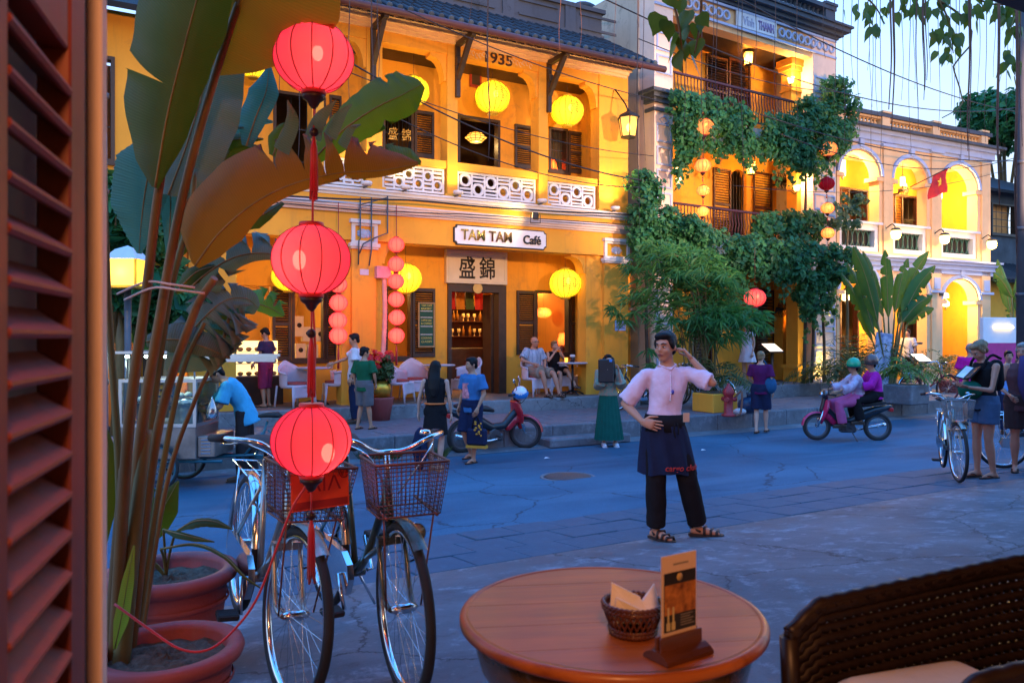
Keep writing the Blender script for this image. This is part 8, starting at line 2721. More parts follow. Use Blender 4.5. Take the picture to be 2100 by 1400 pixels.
bicycle('silver bicycle with a grey wire basket in front of the fair haired woman', (p.x + .22, p.y + .60, ground_z(p)), rad(-112), m_bgrey, m_bgw, 0, rad(8), 0)
p = foot(2060, 962)
bicycle('silver bicycle side on behind the woman in the brown vest', (p.x + .55, p.y, ground_z(p)), rad(-8), m_bgrey, None, 0, 0, 0, nsp=24)
for u, v, hd, lab, fm in ((1312, 842, 190, 'black bicycle with a dark basket by the cafe end pillar', m_black), (1428, 838, 150, 'dark bicycle parked beside the yellow planter', m_black), (1434, 834, 140, 'second dark bicycle close behind the one beside the planter', m_black)):
 p = P(u, v, 1600 * 1.60 / (v - 690)); s_, t_ = ST.st(p); t_ = min(t_, 13.9)
 bicycle(lab, ST.w(s_, t_, .06), rad(hd), fm, m_black if hd > 180 else None, nsp=16, lamp=False)
p = P(1905, 815, 18.9)
bicycle('maroon bicycle leaning by the arcade menu stand', (p.x, p.y, .06), rad(12), M_('maroon_frame', (0.22, 0.02, 0.03), .35), None, nsp=20, lamp=False, mrim=M_('maroon_frame', (0.22, 0.02, 0.03)))
# scooters
def scooter(label, p, heading, body, dark, lean=0, steer=0, helmet=None):
 o = thing('scooter', label, 'scooter', p)
 o.rotation_euler = (RZ(heading) @ RX(lean)).to_euler()
 wheel(o, 0, .25, T(-.60, 0, .285), nsp=12, tw=.036, mrim=m_iron)
 SM = T(.50, 0, .62) @ RZ(steer)
 wheel(o, 0, .25, SM @ T(.12, 0, -.335), nsp=12, tw=.034, mrim=m_iron)
 MB().tube([(.0, -.07, .0), (.12, -.07, -.335)], .02, 8).tube([(.0, .07, .0), (.12, .07, -.335)], .02, 8).build('fork', m_chrome, o, SM)
 g = MB(); pts = []
 for k in range(14):
  a = rad(lerp(5, 150, k / 13))
  for y, q in ((-.05, .03), (-.035, .055), (0, .065), (.035, .055), (.05, .03)):
   pts.append((.12 + (.25 + q) * math.cos(a), y, -.335 + (.25 + q) * math.sin(a)))
 g.grid(pts, 5, 14).build('mudguard', body, o, SM)
 b = MB()
 loft(b, [((.54, 0, .34), (0, 1, 0), .05, .03), ((.50, 0, .50), (0, 1, 0), .16, .045), ((.45, 0, .66), (0, 1, 0), .20, .05), ((.40, 0, .84), (0, 1, 0), .13, .06)], 16)
 limb(b, [(.40, 0, .50), (.28, 0, .38)], [.08, .07])
 link('leg_shield', remesh(b, .02, 3), body, o)
 b = MB(); limb(b, [(.40, 0, .62), (.20, 0, .42), (-.05, 0, .40), (-.30, 0, .52), (-.55, 0, .62)], [.07, .07, .075, .10, .09]); limb(b, [(-.55, 0, .62), (-.86, 0, .70)], [.09, .045])
 link('body', remesh(b, .02, 3), dark, o)
 b = MB(); loft(b, [((-.02, 0, .68), (0, 1, 0), .07, .03), ((-.15, 0, .72), (0, 1, 0), .12, .05), ((-.42, 0, .75), (0, 1, 0), .13, .05), ((-.68, 0, .79), (0, 1, 0), .11, .045), ((-.76, 0, .79), (0, 1, 0), .06, .03)], 16)
 link('seat', remesh(b, .015, 3), m_rubber, o)
 b = MB(); limb(b, [(.02, 0, .0), (-.06, 0, .28)], [.05, .06]); limb(b, [(-.02, -.13, .32), (-.06, 0, .34), (-.02, .13, .32)], [.045, .085, .045])
 link('headset', remesh(b, .016, 3), dark, o, SM)
 h = MB().tube([(-.10, -.36, .34), (-.04, -.16, .34), (-.04, .16, .34), (-.10, .36, .34)], .014, 8).build('handlebar', m_black, o, SM)
 for y in (-1, 1):
  MB().tube([(-.14, y * .38, .335), (-.06, y * .24, .34)], .021, 8).build('grip', m_rubber, h)
  m = MB().tube(spline([(-.05, y * .22, .35), (-.03, y * .25, .45), (-.06, y * .30, .55)], 8), .007, 5).build('mirror_stem', m_black, h)
  MB().ell((-.065, y * .31, .58), (.012, .06, .04), 12, 8, R=Euler((0, 0, y * .25)).to_matrix()).build('mirror', m_chrome, m)
 MB().ell((.03, 0, .33), (.04, .085, .055), 12, 8).build('headlight', m_chrome, o, SM)
 e = MB(); e.tube([(-.02, -.11, .28), (-.02, .11, .28)], .10, 14); e.box(-.16, .16, -.09, .09, .17, .30, bev=.03); e.build('engine', m_iron, o)
 MB().tube(spline([(.02, -.12, .22), (-.2, -.14, .20), (-.5, -.15, .26), (-.82, -.15, .32)], 14), [.02] * 5 + [.02 + .003 * k for k in range(9)], 10).build('exhaust', m_chrome, o)
 MB().box(-.90, -.82, -.07, .07, .60, .68, bev=.015).build('tail_light', M_('tail_red', (0.5, 0.02, 0.02), .3), o)
 MB().tube([(-.05, .10, .2), (-.12, .24, .0)], .014, 6).build('kickstand', m_iron, o)
 MB().tube([(.0, -.24, .27), (.0, .24, .27)], .012, 6).build('footrest', m_rubber, o)
 return o
m_sred = M_('red_scooter_paint', (0.42, 0.015, 0.03), .25, coat=.6, var=.05); m_sdk = M_('dark_blue_plastic', (0.012, 0.02, 0.03), .35, coat=.3, var=.1)
f0, f1 = foot(940, 931), foot(1078, 916)
scooter('red and black scooter parked at the kerb with a helmet on its handlebar', ((f0.x + f1.x) / 2, (f0.y + f1.y) / 2, -.285), math.atan2(f1.y - f0.y, f1.x - f0.x) - .1, m_sred, m_sdk, rad(3), rad(-38))
q = P(1067, 806, f1.y - .35)
hm = thing('helmet', 'white and blue helmet hanging from the parked scooter handlebar', 'helmet', q)
MB().ell((0, 0, 0), (.125, .14, .125), 18, 12).build('shell', M_('white_gloss', (0.7, 0.7, 0.72), .2, coat=.5), hm)
MB().lathe([(.128, -.05), (.146, .0), (.128, .045)], 20, M=RX(.35), caps=False).build('blue_band', M_('blue_gloss', (0.03, 0.22, 0.62), .2), hm)
MB().tube(spline([(-.1, 0, -.08), (0, -.03, -.17), (.1, 0, -.08)], 8), .006, 4).build('strap', m_blk, hm)
f2 = foot(1738, 903)
scooter('red scooter riding down the street with two people on it', f2, rad(176), M_('crimson_paint', (0.5, 0.015, 0.10), .25, coat=.5), m_sdk, 0, 0).scale = (.88,) * 3
RJ = dict(pel=(0, .05, .84), wai=(0, .06, .98), che=(0, .02, 1.16), nek=(0, -.01, 1.33), hed=(0, -.04, 1.475), shL=(.17, .0, 1.28), shR=(-.17, .0, 1.28), hiL=(.10, .0, .82), hiR=(-.10, .0, .82), knL=(.17, -.38, .74), knR=(-.17, -.38, .74), anL=(.16, -.30, .34), anR=(-.16, -.30, .34), elL=(.26, -.18, 1.08), elR=(-.26, -.18, 1.08), wrL=(.30, -.46, 1.0), wrR=(-.30, -.46, 1.0))
m_mag = cloth('magenta_blouse', (0.50, 0.02, 0.32))
def rider(label, dx, top, bot, helmet, J, dz=0, sc=.9):
 r = person(label, f2 + V((dx, 0, dz)), rad(-94), sc, J=J, fem=True, top=dict(m=top, sl=1.6, to=.05, e=.025), bottom=dict(k='pants', m=bot, e=.03), shoes=('shoe', m_brownshoe), vox=.018)
 return r
r1 = rider('rider in a pink and white blouse steering the moving scooter', .14, M_('pink_white_blouse', (0.62, 0.30, 0.42), .8, var=.4, vs=9, col2=(0.55, 0.55, 0.72)), cloth('pink_trousers', (0.50, 0.10, 0.25)), None, RJ)
J2 = dict(RJ); J2.update(elL=(.24, -.12, 1.06), elR=(-.24, -.12, 1.06), wrL=(.14, -.34, 1.0), wrR=(-.14, -.34, 1.0))
r2 = rider('passenger in a magenta blouse on the back of the moving scooter', .46, m_mag, m_blk, None, J2, .06)
for dx, dz, lab, c in ((.11, 1.385, 'green helmet on the rider of the moving scooter', (0.01, 0.36, 0.17)), (.43, 1.445, 'brown helmet on the passenger of the moving scooter', (0.12, 0.06, 0.05))):
 hq = thing('helmet', lab, 'helmet', f2 + V((dx, 0, dz)))
 MB().lathe([(.118, -.06), (.124, 0), (.11, .06), (.07, .105), (0, .125)], 18).build('shell', M_('helmet' + lab[:5], c, .25, coat=.4), hq)
 MB().lathe([(.12, -.07), (.13, -.055), (.12, -.045)], 18).build('rim', m_black, hq)
# the food cart
cp = P(352, 985, 10.15); cz = -.285
ct = thing('food_cart', 'steel food cart tricycle with a lit glass case and teal frame', 'food cart', (cp.x, cp.y, cz))
m_cart = M_('scuffed_steel', (0.30, 0.24, 0.21), .4, metal=.55, var=.35, vs=3, bump=.2)
m_teal = M_('teal_frame', (0.015, 0.12, 0.16), .35, coat=.3)
x0, x1 = -.50, .47
MB().box(x0, x1, -.38, .38, .40, .80, bev=.01).build('body', m_cart, ct)
MB().box(x1, x1 + .22, -.34, .34, .42, .68, bev=.01).build('stove_box', m_cart, ct)
for k in range(5):
 MB().box(x1 + .05, x1 + .17, -.352, -.338, .46 + k * .042, .478 + k * .042, M=None).build('louvre', m_chrome, ct)
f = MB()
for x in (x0 + .02, x1 - .02):
 for y in (-.36, .36):
  f.box(x - .02, x + .02, y - .02, y + .02, .80, 1.40)
for z in (.82, 1.38):
 f.box(x0 + .04, x1 - .04, -.38, -.345, z - .02, z + .02).box(x0 + .04, x1 - .04, .345, .38, z - .02, z + .02)
 f.box(x0, x0 + .035, -.34, .34, z - .02, z + .02).box(x1 - .035, x1, -.34, .34, z - .02, z + .02)
f.build('case_frame', m_alu, ct)
m_gl = glass('case_glass', (.92, 1, .97))
MB().box(x0 + .04, x1 - .04, -.366, -.362, .84, 1.36).build('pane', m_gl, ct); MB().box(x1 - .022, x1 - .018, -.34, .34, .84, 1.36).build('pane', m_gl, ct)
MB().box(x0 + .04, x1 - .04, -.30, .34, 1.08, 1.09).build('shelf', m_gl, ct)
f = MB()
for x in (x0 + .05, x1 - .05):
 for y in (-.3, .3):
  f.tube([(x, y, 1.4), (x, y, 1.72)], .012, 6)
f.box(x0 - .1, x1 + .1, -.45, .45, 1.72, 1.75); f.build('canopy', m_alu, ct)
for k in range(3):
 MB().box(x1 + .0, x1 + 1.0, -.42 + k * .1, -.37 + k * .1, 1.62 + k * .03, 1.655 + k * .03).build('awning_bar', m_alu, ct)
for k in range(4):
 MB().ell((x0 + .12 + k * .24, -.40, 1.685), (.03, .02, .02), 10, 6).build('led_lamp', emit('cool_led', (0.75, 1.0, 0.9), 14), ct)
point('led_light', (0, -.2, 1.62), 14, (.75, 1, .85), .1, ct)
for nm, xx, yy in (('near', -.02, -.44), ('far', -.02, .44)):
 wheel(ct, 0, .285, T(xx, yy, .305), nsp=16, tw=.02, mrim=m_teal)
f = MB(); f.tube([(-.02, -.44, .305), (-.02, .44, .305)], .014, 8); f.tube([(x0, -.3, .36), (x1 + .3, -.3, .36)], .02, 8).tube([(x0, .3, .36), (x1 + .3, .3, .36)], .02, 8)
f.tube([(x1 - .1, 0, .36), (x1 + .62, 0, .40), (x1 + .95, 0, .36)], .018, 8).tube([(x1 + .62, 0, .36), (x1 + .78, 0, .84)], .016, 8).tube([(x1 + .78, 0, .72), (x1 + 1.22, .04, .36)], .011, 6).tube([(x1 + .62, 0, .36), (x1 + 1.22, -.04, .36)], .013, 6).tube([(x1 + .45, 0, .36), (x1 + .76, 0, .74)], .016, 8)
f.build('frame', m_teal, ct)
wheel(ct, 0, .30, T(x1 + 1.22, 0, .33), nsp=24, tw=.02)
s = MB(); loft(s, [((x1 + .95, 0, .90), (0, 1, 0), .07, .02), ((x1 + .90, 0, .92), (0, 1, 0), .11, .04), ((x1 + .78, 0, .92), (0, 1, 0), .08, .035), ((x1 + .66, 0, .90), (0, 1, 0), .025, .02)], 14); s.build('saddle', m_rubber, ct)
MB().box(x1 + .98, x1 + 1.3, -.08, .08, .70, .74, bev=.01).build('rear_rack', m_cap, ct)
pot = thing('steel_pot', 'ribbed steel steamer pot inside the glass case', 'pot', (cp.x + .22, cp.y - .05, cz + .80))
MB().lathe([(0, .02), (.15, .02), (.155, .05), (.15, .10), (.155, .12), (.15, .18), (.155, .20), (.14, .26), (.15, .27), (.12, .30), (.125, .32), (.09, .34), (0, .35)], 28).build('body', m_alu, pot)
for k, (dx, dz) in enumerate(((.16, .36), (.26, .37), (-.35, .31), (-.42, .31), (-.28, .31))):
 b = MB().lathe([(0, 0), (.045, 0), (.055, .025), (.04, .055), (.012, .066), (0, .06)], 14).build('steamed_bun', M_('bun_dough', (0.70, 0.67, 0.62), .7, var=.05), None, T(cp.x + dx, cp.y - .1, cz + .79 + dz))
 tag(b, ('white bun on the left of the steel pot lid', 'white bun on the right of the steel pot lid', 'middle one of the three buns left of the steel pot', 'white bun at the far left of the glass case', 'bun nearest the steel pot among the three left of it')[k], 'bun', 'steamed buns in the glass case')
q = P(435, 848, cp.y - .2)
pb = MB(); pb.lathe([(.005, .22), (.012, .19), (.05, .10), (.075, .0), (.06, -.05), (0, -.07)], 14, sm=True)
tag(pb.build('plastic_bag', glass('bag_film', (.9, .93, 1), .15, .35), None, T(*q)), 'clear plastic bag hanging on the cart corner post', 'bag')
# white wicker chairs and cafe tables
m_wick = M_('lilac_white_wicker', (0.60, 0.52, 0.60), .6, var=.16, vs=3, bump=.9, bs=70)
m_cush = M_('brick_cushion', (0.33, 0.06, 0.05), .8)
def tub_shell(mb, a0, a1, rx, ry, ztop, zbot, n=28, th=.02, m=6):
 pts = []
 for sgn in (0, 1):
  for j in range(m + 1):
   for k in range(n + 1):
    a = lerp(a0, a1, k / n)
    z = lerp(zbot, ztop(k / n), (j if not sgn else m - j) / m)
    q = 1 + .10 * (z - zbot)
    pts.append(((rx - th * sgn) * math.cos(a) * q, (ry - th * sgn) * math.sin(a) * q, z))
 mb.grid(pts, n + 1, 2 * (m + 1))
def wchair(label, p, yaw, group='white wicker armchairs on the cafe platform', src=[None]):
 if src[0] is None:
  o = thing('wicker_chair', label, 'chair', p, yaw, group)
  b = MB(); tub_shell(b, rad(-20), rad(200), .30, .29, lambda f: ramp([(0, .62), (.2, .66), (.5, .86), (.8, .66), (1, .62)], f), .40); b.build('backrest', m_wick, o)
  b = MB(); b.tube([(.30 * (1.02 + .10 * (z - .4)) * math.cos(a), .29 * (1.02 + .10 * (z - .4)) * math.sin(a), z) for a, z in [(lerp(rad(-20), rad(200), f), ramp([(0, .62), (.2, .66), (.5, .86), (.8, .66), (1, .62)], f) + .005) for f in np.linspace(0, 1, 30)]], .022, 8); b.build('rim', m_wick, o)
  MB().lathe([(0, .36), (.27, .36), (.285, .38), (.285, .42), (0, .42)], 24).build('seat', m_wick, o)
  MB().box(-.25, .25, -.27, -.235, .18, .40, bev=.01).build('apron', m_wick, o)
  MB().lathe([(0, .42), (.24, .42), (.25, .44), (.24, .465), (0, .475)], 24).build('cushion', m_cush, o)
  for sx in (-1, 1):
   for sy in (-1, 1):
    MB().tube([(sx * .25, sy * .23, .40), (sx * .27, sy * .27, 0)], .020, 8).build('leg', m_wick, o)
  MB().tube(spline([(-.25, -.25, .08), (-.18, -.26, .24), (0, -.26, .30), (.18, -.26, .24), (.25, -.25, .08)], 16), .012, 6).build('brace', m_wick, o)
  src[0] = o
  return o
 return copy_tree(src[0], p, yaw, label, group)
def on_plat(u, t):
 return ST.w(S(u, t), t, .317)
for u, t, yw, lab in ((606, 15.0, 55, 'white wicker armchair left of the small table by the pastry window'), (692, 15.2, -70, 'white wicker armchair between the pastry window table and the orange pillar'), (815, 14.95, 75, 'white wicker armchair just right of the conduit'), (850, 15.45, 20, 'white wicker armchair under the chalkboard'), (958, 15.4, -55, 'white wicker armchair between the two walkers beside the door'), (1097, 15.05, 38, 'white wicker armchair under the bald man'), (1138, 15.45, 32, 'white wicker armchair under the woman in black'), (1206, 15.3, -60, 'empty white wicker armchair in the porch corner')):
 wchair(lab, on_plat(u, t), rad(yw))
def cafe_table(label, p):
 o = thing('cafe_table', label, 'table', p)
 MB().lathe([(0, .71), (.33, .71), (.35, .72), (.35, .735), (.33, .745), (0, .745)], 28).build('top', M_('pale_table_top', (0.42, 0.42, 0.50), .35), o)
 MB().tube([(0, 0, .06), (0, 0, .71)], .028, 10).build('column', m_black, o)
 for k in range(4):
  a = k * math.pi / 2 + .4
  MB().tube([(0, 0, .10), (.16 * math.cos(a), .16 * math.sin(a), .07), (.28 * math.cos(a), .28 * math.sin(a), .015)], .018, 6).build('foot', m_black, o)
 return o
t1 = cafe_table('small dark café table by the pastry window', on_plat(645, 15.05)); t2_ = cafe_table('small café table behind the woman in black', on_plat(900, 15.2)); t3_ = cafe_table('small café table beside the seated couple', on_plat(1174, 14.95))
q = on_plat(1174, 14.95) + V((0, 0, .746))
nb = thing('napkin_pot', 'brown pot of white napkins on the couple\'s table', 'pot', q)
MB().lathe([(0, 0), (.05, 0), (.065, .12), (.06, .12), (0, .02)], 14).build('pot', m_cap, nb)
b = MB()
for k in range(5):
 b.ell((.03 * math.cos(k * 1.3), .03 * math.sin(k * 1.3), .14), (.035, .02, .035), 8, 6)
b.build('napkins', m_white, nb)
tag(MB().lathe([(0, 0), (.035, 0), (.04, .10), (.036, .10), (.03, .01)], 12).build('glass', m_lampglass, None, T(*(q + V((-.14, .05, 0))))), 'amber drink glass on the couple\'s table', 'glass')
sx0, sx1 = DR[0] + .85, DR[1] + 1.55
bs = thing('bar_shelf', 'dark bar with two lit shelves of bottles inside the cafe door', 'shelf', ST.w((sx0 + sx1) / 2, 18.7, .316), ST.rz)
w_ = (sx1 - sx0) / 2 + .2
for z in (1.35, 1.75, 2.15):
 MB().box(-w_, w_, -.15, .15, z - .03, z).build('board', m_shut2, bs)
MB().box(-w_, w_, -.9, -.5, 0, 1.05, bev=.02).build('counter', m_shut, bs); MB().box(-w_, w_, .16, .2, 0, 3.3).build('back_panel', m_shut2, bs)
bm1 = MB().lathe([(0, 0), (.04, 0), (.042, .16), (.015, .21), (.014, .27), (0, .27)], 10).mesh('bottle'); bm2 = MB().lathe([(0, 0), (.03, 0), (.008, .02), (.008, .08), (.045, .11), (.04, .19), (.03, .19)], 10).mesh('bottle')
mb1 = M_('bottle_amber', (0.30, 0.12, 0.02), .1, spec=.9); mb2 = M_('glass_bright', (0.75, 0.55, 0.28), .08, spec=1)
for k in range(44):
 z = (1.35, 1.75, 2.15)[k % 3]; x = lerp(-w_ + .08, w_ - .08, ((k // 3) + .5) / 15)
 q = ST.w((sx0 + sx1) / 2 + x + rnd.uniform(-.02, .02), 18.62 + rnd.uniform(-.06, .06), .316 + z)
 o = link('bottle', bm1 if (k * 7) % 5 < 2 else bm2, None, None, Matrix.Translation(q))
 if not o.data.materials: o.data.materials.append(mb1 if o.data is bm1 else mb2)
 tag(o, *(('amber bottle standing on the lit bar shelves inside the cafe door', 'bottle', 'bottles on the bar shelves') if o.data is bm1 else ('clear stemmed glass on the lit bar shelves inside the cafe door', 'glass', 'glasses on the bar shelves')))
for k in range(5):
 x = lerp(DR[0] + .15, DR[1] - .35, k / 4)
 o = thing('hanging_cloth', ('red', 'orange', 'dark green', 'scarlet', 'ochre')[k] + ' cloth banner hanging in the top of the cafe doorway', 'banner', ST.w(x + .32, 16.9, 2.30), ST.rz)
 mb = MB(); mb.grid([(lerp(-.11, .11, i / 6), .02 * math.sin(i * 2 + j * .6), lerp(0, .62, j / 5)) for j in range(6) for i in range(7)], 7, 6)
 mb.build('cloth', cloth('banner%d' % k, ((.5, .03, .02), (.6, .22, .02), (.08, .12, .03), (.65, .05, .03), (.5, .3, .05))[k]), o)
pcx = S(508, 16.4)
pcab = thing('pastry_cabinet', 'brightly lit glass pastry cabinet in the cafe side door', 'cabinet', ST.w(pcx, 16.0, .316), ST.rz)
MB().box(-.55, .55, -.3, .3, 0, .55, bev=.01).build('base', m_shut, pcab)
MB().box(-.5, .5, -.02, .25, .55, 1.25).build('case', emit('lit_case', (1.0, .70, .28), 1.6), pcab)
for z in (.56, .80, 1.04):
 MB().box(-.52, .52, -.27, -.02, z, z + .012).build('shelf', m_alu, pcab)
 for k in range(6):
  MB().ell((-.4 + k * .16, -.14, z + .05), (.06, .06, .04), 10, 6).build('pastry', M_('crust', (0.5, 0.27, 0.09), .7), pcab)
for k, (u, v0, v1, w_) in enumerate(((612, 648, 690, 18), (630, 670, 700, 22), (655, 672, 700, 22), (615, 704, 734, 20), (640, 706, 734, 22))):
 s_, z_ = ST.px(u, v1, 16.75)
 hgt_ = ST.px(u, v0, 16.75)[1] - z_
 o = thing('cake_box', ('tall cream box at the left of the pastry window', 'cream box in the middle of the pastry window', 'cream box at the right of the pastry window', 'low box on the sill left', 'low box on the sill right')[k] + ' of the cafe', 'box', ST.w(s_, 16.75, z_), ST.rz)
 MB().box(-w_ * .0052, w_ * .0052, -.08, .08, 0, hgt_, bev=.006).build('carton', m_cream, o)
 MB().lathe([(0, -.001), (.05, -.001), (.05, .001), (0, .001)], 16, M=T(0, -.082, hgt_ * .55) @ RX(rad(90))).build('round_label', m_black, o)
def stand(label, p, rz):
 o = thing('menu_stand', label, 'menu stand', p, rz)
 MB().tube([(0, 0, 0), (0, 0, .92)], .035, 8).build('post', m_shut, o)
 MB().lathe([(0, 0), (.2, 0), (.2, .03), (.05, .06)], 16).build('base', m_shut, o)
 MB().box(-.30, .30, -.20, .20, -.02, .02, M=T(0, 0, .98) @ RX(rad(35)), bev=.006).build('desk', m_shut, o)
 MB().box(-.26, .26, -.17, .17, .021, .024, M=T(0, 0, .98) @ RX(rad(35))).build('glowing_page', emit('glowing_page', (1.0, .80, .6), 1.5), o)  # page glows on its own, lamplight put into its material
 lo = MB().tube(spline([(0, .18, 1.12), (0, .24, 1.36), (0, .05, 1.42)], 8), .01, 5).build('lamp_arm', m_black, o)
 MB().ell((0, .03, 1.40), (.13, .05, .035), 10, 6).build('lamp_head', m_black, lo)
 spot('page_light', (0, .03, 1.36), (0, 0, .9), 12, (1, .8, .55), 110, .03, .8, o)
 return o
stand('lit menu stand beside the girl in white at the tall house', F2.w(s2(1583, -.2), -.2, .36), F2.rz)
stand('lit menu stand before the arcade beside the maroon bicycle', F3.w(s3(1888, -1.6), -1.6, .06), F3.rz)
hq = P(1494, 852, 15.7)
hy = thing('fire_hydrant', 'red fire hydrant with side outlets on the far pavement', 'hydrant', (hq.x, hq.y, .05))
MB().lathe([(0, 0), (.14, 0), (.14, .04), (.09, .06), (.09, .42), (.115, .44), (.115, .48), (.10, .54), (.05, .60), (.03, .62), (.03, .66), (0, .66)], 18).build('barrel', M_('hydrant_red', (0.34, 0.03, 0.04), .45, var=.3), hy)
for a in (0, 2.1, 4.2):
 MB().tube([(0, 0, .34), (.16 * math.cos(a), .16 * math.sin(a), .34)], [.05, .045], 10).build('outlet', M_('hydrant_red', (0.34, 0.03, 0.04)), hy)
MB().tube(spline([(.1, 0, .34), (.25, -.05, .5), (.22, -.1, .1), (.1, -.15, .02)], 12), .022, 6).build('hose', M_('brown_hose', (0.2, 0.08, 0.05), .6), hy)
hq = P(1536, 836, 16.2)
tb_ = MB(); tb_.ell((0, 0, .17), (.24, .2, .18), 14, 10); tb_.tube([(0, 0, .33), (.02, 0, .42)], [.05, .08], 8)
tag(tb_.build('rubbish_bag', M_('blue_plastic_bag', (0.02, 0.05, 0.12), .25, bump=.8, bs=14), None, T(hq.x, hq.y, .055)), 'dark blue rubbish bag on the pavement beside the hydrant', 'bag')
hq = P(1517, 846, 16.0)
tag(MB().ell((0, 0, .06), (.14, .1, .07), 10, 8).build('white_bag', M_('white_film', (.6, .62, .66), .4, bump=.8, bs=20), None, T(hq.x, hq.y, .055)), 'small crumpled white bag between hydrant and rubbish bag', 'bag')
fa, fb = F3.px(1866, 384, -.1), F3.px(1946, 344, -1.2)
fo_ = thing('flag', 'red flag with a yellow star on a slanting pole from the arcade', 'flag', F3.w(fa[0], -.1, fa[1]), F3.rz)
d_ = V((fb[0] - fa[0], -1.1, fb[1] - fa[1]))
MB().tube([(0, 0, 0), d_], .016, 6).build('pole', m_shut, fo_)
mb = MB()
mb.grid([d_ * (.98 - .42 * i / 8) + V((-.05 * (j / 5) * i / 8 - .10 * j / 5, .05 * math.sin(i * 1.3 + j), -.72 * j / 5)) for j in range(6) for i in range(9)], 9, 6)
mb.build('cloth', M_('flag_red', (0.62, 0.035, 0.04), .7), fo_)
st5 = [(.15 * (1 if k % 2 == 0 else .4) * math.sin(k * math.pi / 5), .15 * (1 if k % 2 == 0 else .4) * math.cos(k * math.pi / 5)) for k in range(10)]
MB().prism(st5, -.008, .008, M=Matrix.Translation(d_ * .78 + V((-.07, -.06, -.33)))).build('star', M_('star_yellow', (0.8, 0.6, 0.05), .7), fo_)
q = P(2052, 740, 18.5)
ls = thing('kiosk_sign', 'white and magenta lit sign board behind the fair haired woman', 'sign', (q.x, q.y, .05), rad(20))
MB().box(-.62, .62, -.05, .05, .9, 2.05, bev=.01).build('board', M_('white_board', (0.78, 0.76, 0.78)), ls)
MB().box(-.6, .6, -.056, -.051, .95, 1.45).build('magenta_panel', M_('magenta_print', (0.5, 0.02, 0.2), .5), ls)
MB().box(-.3, .3, -.12, -.06, 1.78, 1.86, bev=.02).build('tube_light', m_tube, ls)
for x in (-.5, .5):
 MB().tube([(x, 0, 0), (x, 0, .92)], .025, 8).build('post', m_iron, ls)
q = P(1803, 740, 20.0)
bn = thing('banner', 'narrow blue and white banner behind the banana plant', 'banner', (q.x, q.y, .2), rad(15))
MB().box(-.24, .24, -.015, .015, .05, 1.55, M=RY(rad(6))).build('cloth', M_('blue_white_print', (0.16, 0.30, 0.72), .6, var=.6, vs=5, col2=(.6, .7, .9)), bn)
MB().tube([(0, .03, 0), (0.1, .03, 1.62)], .02, 6).build('post', m_iron, bn)
# the near table, chair, shutter
m_ttop = wood('varnished_top', (0.56, 0.17, 0.035), (0.25, 0.058, 0.014), 1.0, .40, 0, .12)
TZ = 1.09
tc0 = V((.203, 1.60, TZ - .74))
tb = thing('round_table', 'round varnished plank table in front of the waiter', 'table', tc0, .12)
R_ = .304
npk = 5
for k in range(npk):   # planks sawn to the circle
 ya, yb = lerp(-R_, R_, k / npk) + .0006, lerp(-R_, R_, (k + 1) / npk) - .0006
 ya, yb = max(ya, -R_ + .0005), min(yb, R_ - .0005)
 ys = np.linspace(ya, yb, 9)
 rr2 = R_ - .010
 xa = [math.sqrt(max(0, rr2 ** 2 - y * y)) for y in ys]
 poly = [(-x, y) for x, y in zip(xa, ys)] + [(x, y) for x, y in zip(xa[::-1], ys[::-1])]
 mb = MB(); n = len(poly)
 mb.add([(x, y, .718) for x, y in poly] + [(x, y, .7385) for x, y in poly], [list(range(n)), list(range(2 * n - 1, n - 1, -1))] + [(i, n + i, n + (i + 1) % n, (i + 1) % n) for i in range(n)])
 me = mb.mesh('plank'); bm = bmesh.new(); bm.from_mesh(me); bmesh.ops.recalc_face_normals(bm, faces=bm.faces[:]); bm.to_mesh(me); bm.free()
 link('plank', me, m_ttop, tb)
MB().lathe([(R_ - .03, .712), (R_ - .004, .714), (R_ + .006, .722), (R_ + .006, .732), (R_, .739), (R_ - .011, .7395), (R_ - .012, .72)], 96, caps=False).build('rim', m_ttop, tb)
MB().lathe([(R_ - .02, .712), (R_ - .022, .69), (R_ - .035, .64), (R_ - .06, .60), (R_ - .062, .712)], 72, caps=False).build('apron', M_('dark_brass', (0.22, 0.11, 0.03), .25, metal=.6, coat=.6), tb)
for k in range(3):
 a = k * 2.094 + .6
 MB().tube(spline([(.2 * math.cos(a), .2 * math.sin(a), .62), (.13 * math.cos(a), .13 * math.sin(a), .35), (.24 * math.cos(a), .24 * math.sin(a), 0)], 10), .02, 8).build('leg', m_shut, tb)
bk0 = P(1298, 1295, 1.475); bk0.z = TZ
m_bask = M_('brown_cane', (0.10, 0.030, 0.018), .35, var=.3, coat=.3)
nbk = thing('napkin_basket', 'small brown woven basket with folded white napkins on the round table', 'basket', bk0)
w1 = MB(); rb_ = lambda z: ramp([(0, .040), (.012, .044), (.035, .053), (.055, .056)], z)
for k in range(26):
 for sg_ in (-1, 1):
  a = 2 * math.pi * k / 26
  w1.tube([(rb_(z) * math.cos(a + sg_ * z * 9), rb_(z) * math.sin(a + sg_ * z * 9), z + .006) for z in np.linspace(.008, .046, 6)], .0022, 5)
w1.build('weave', m_bask, nbk, kind='stuff')
w1 = MB()
for z, q in ((.006, .0045), (.013, .003), (.050, .004), (.058, .0045)):
 for sg_ in (0, 1):
  w1.tube([(rb_(z) * math.cos(a) + .002 * math.sin(a * 18 + sg_ * 3.1), rb_(z) * math.sin(a), z + .0025 * math.cos(a * 18 + sg_ * 3.1)) for a in np.linspace(0, 6.283, 73)[:-1]], q * .75, 5, closed=True)
w1.build('rim', m_bask, nbk)
MB().lathe([(0, .004), (.042, .004)], 20).build('bottom', m_bask, nbk)
m_nap = M_('paper_napkin', (0.86, 0.80, 0.74), .85, var=.06, bump=.3, bs=30)
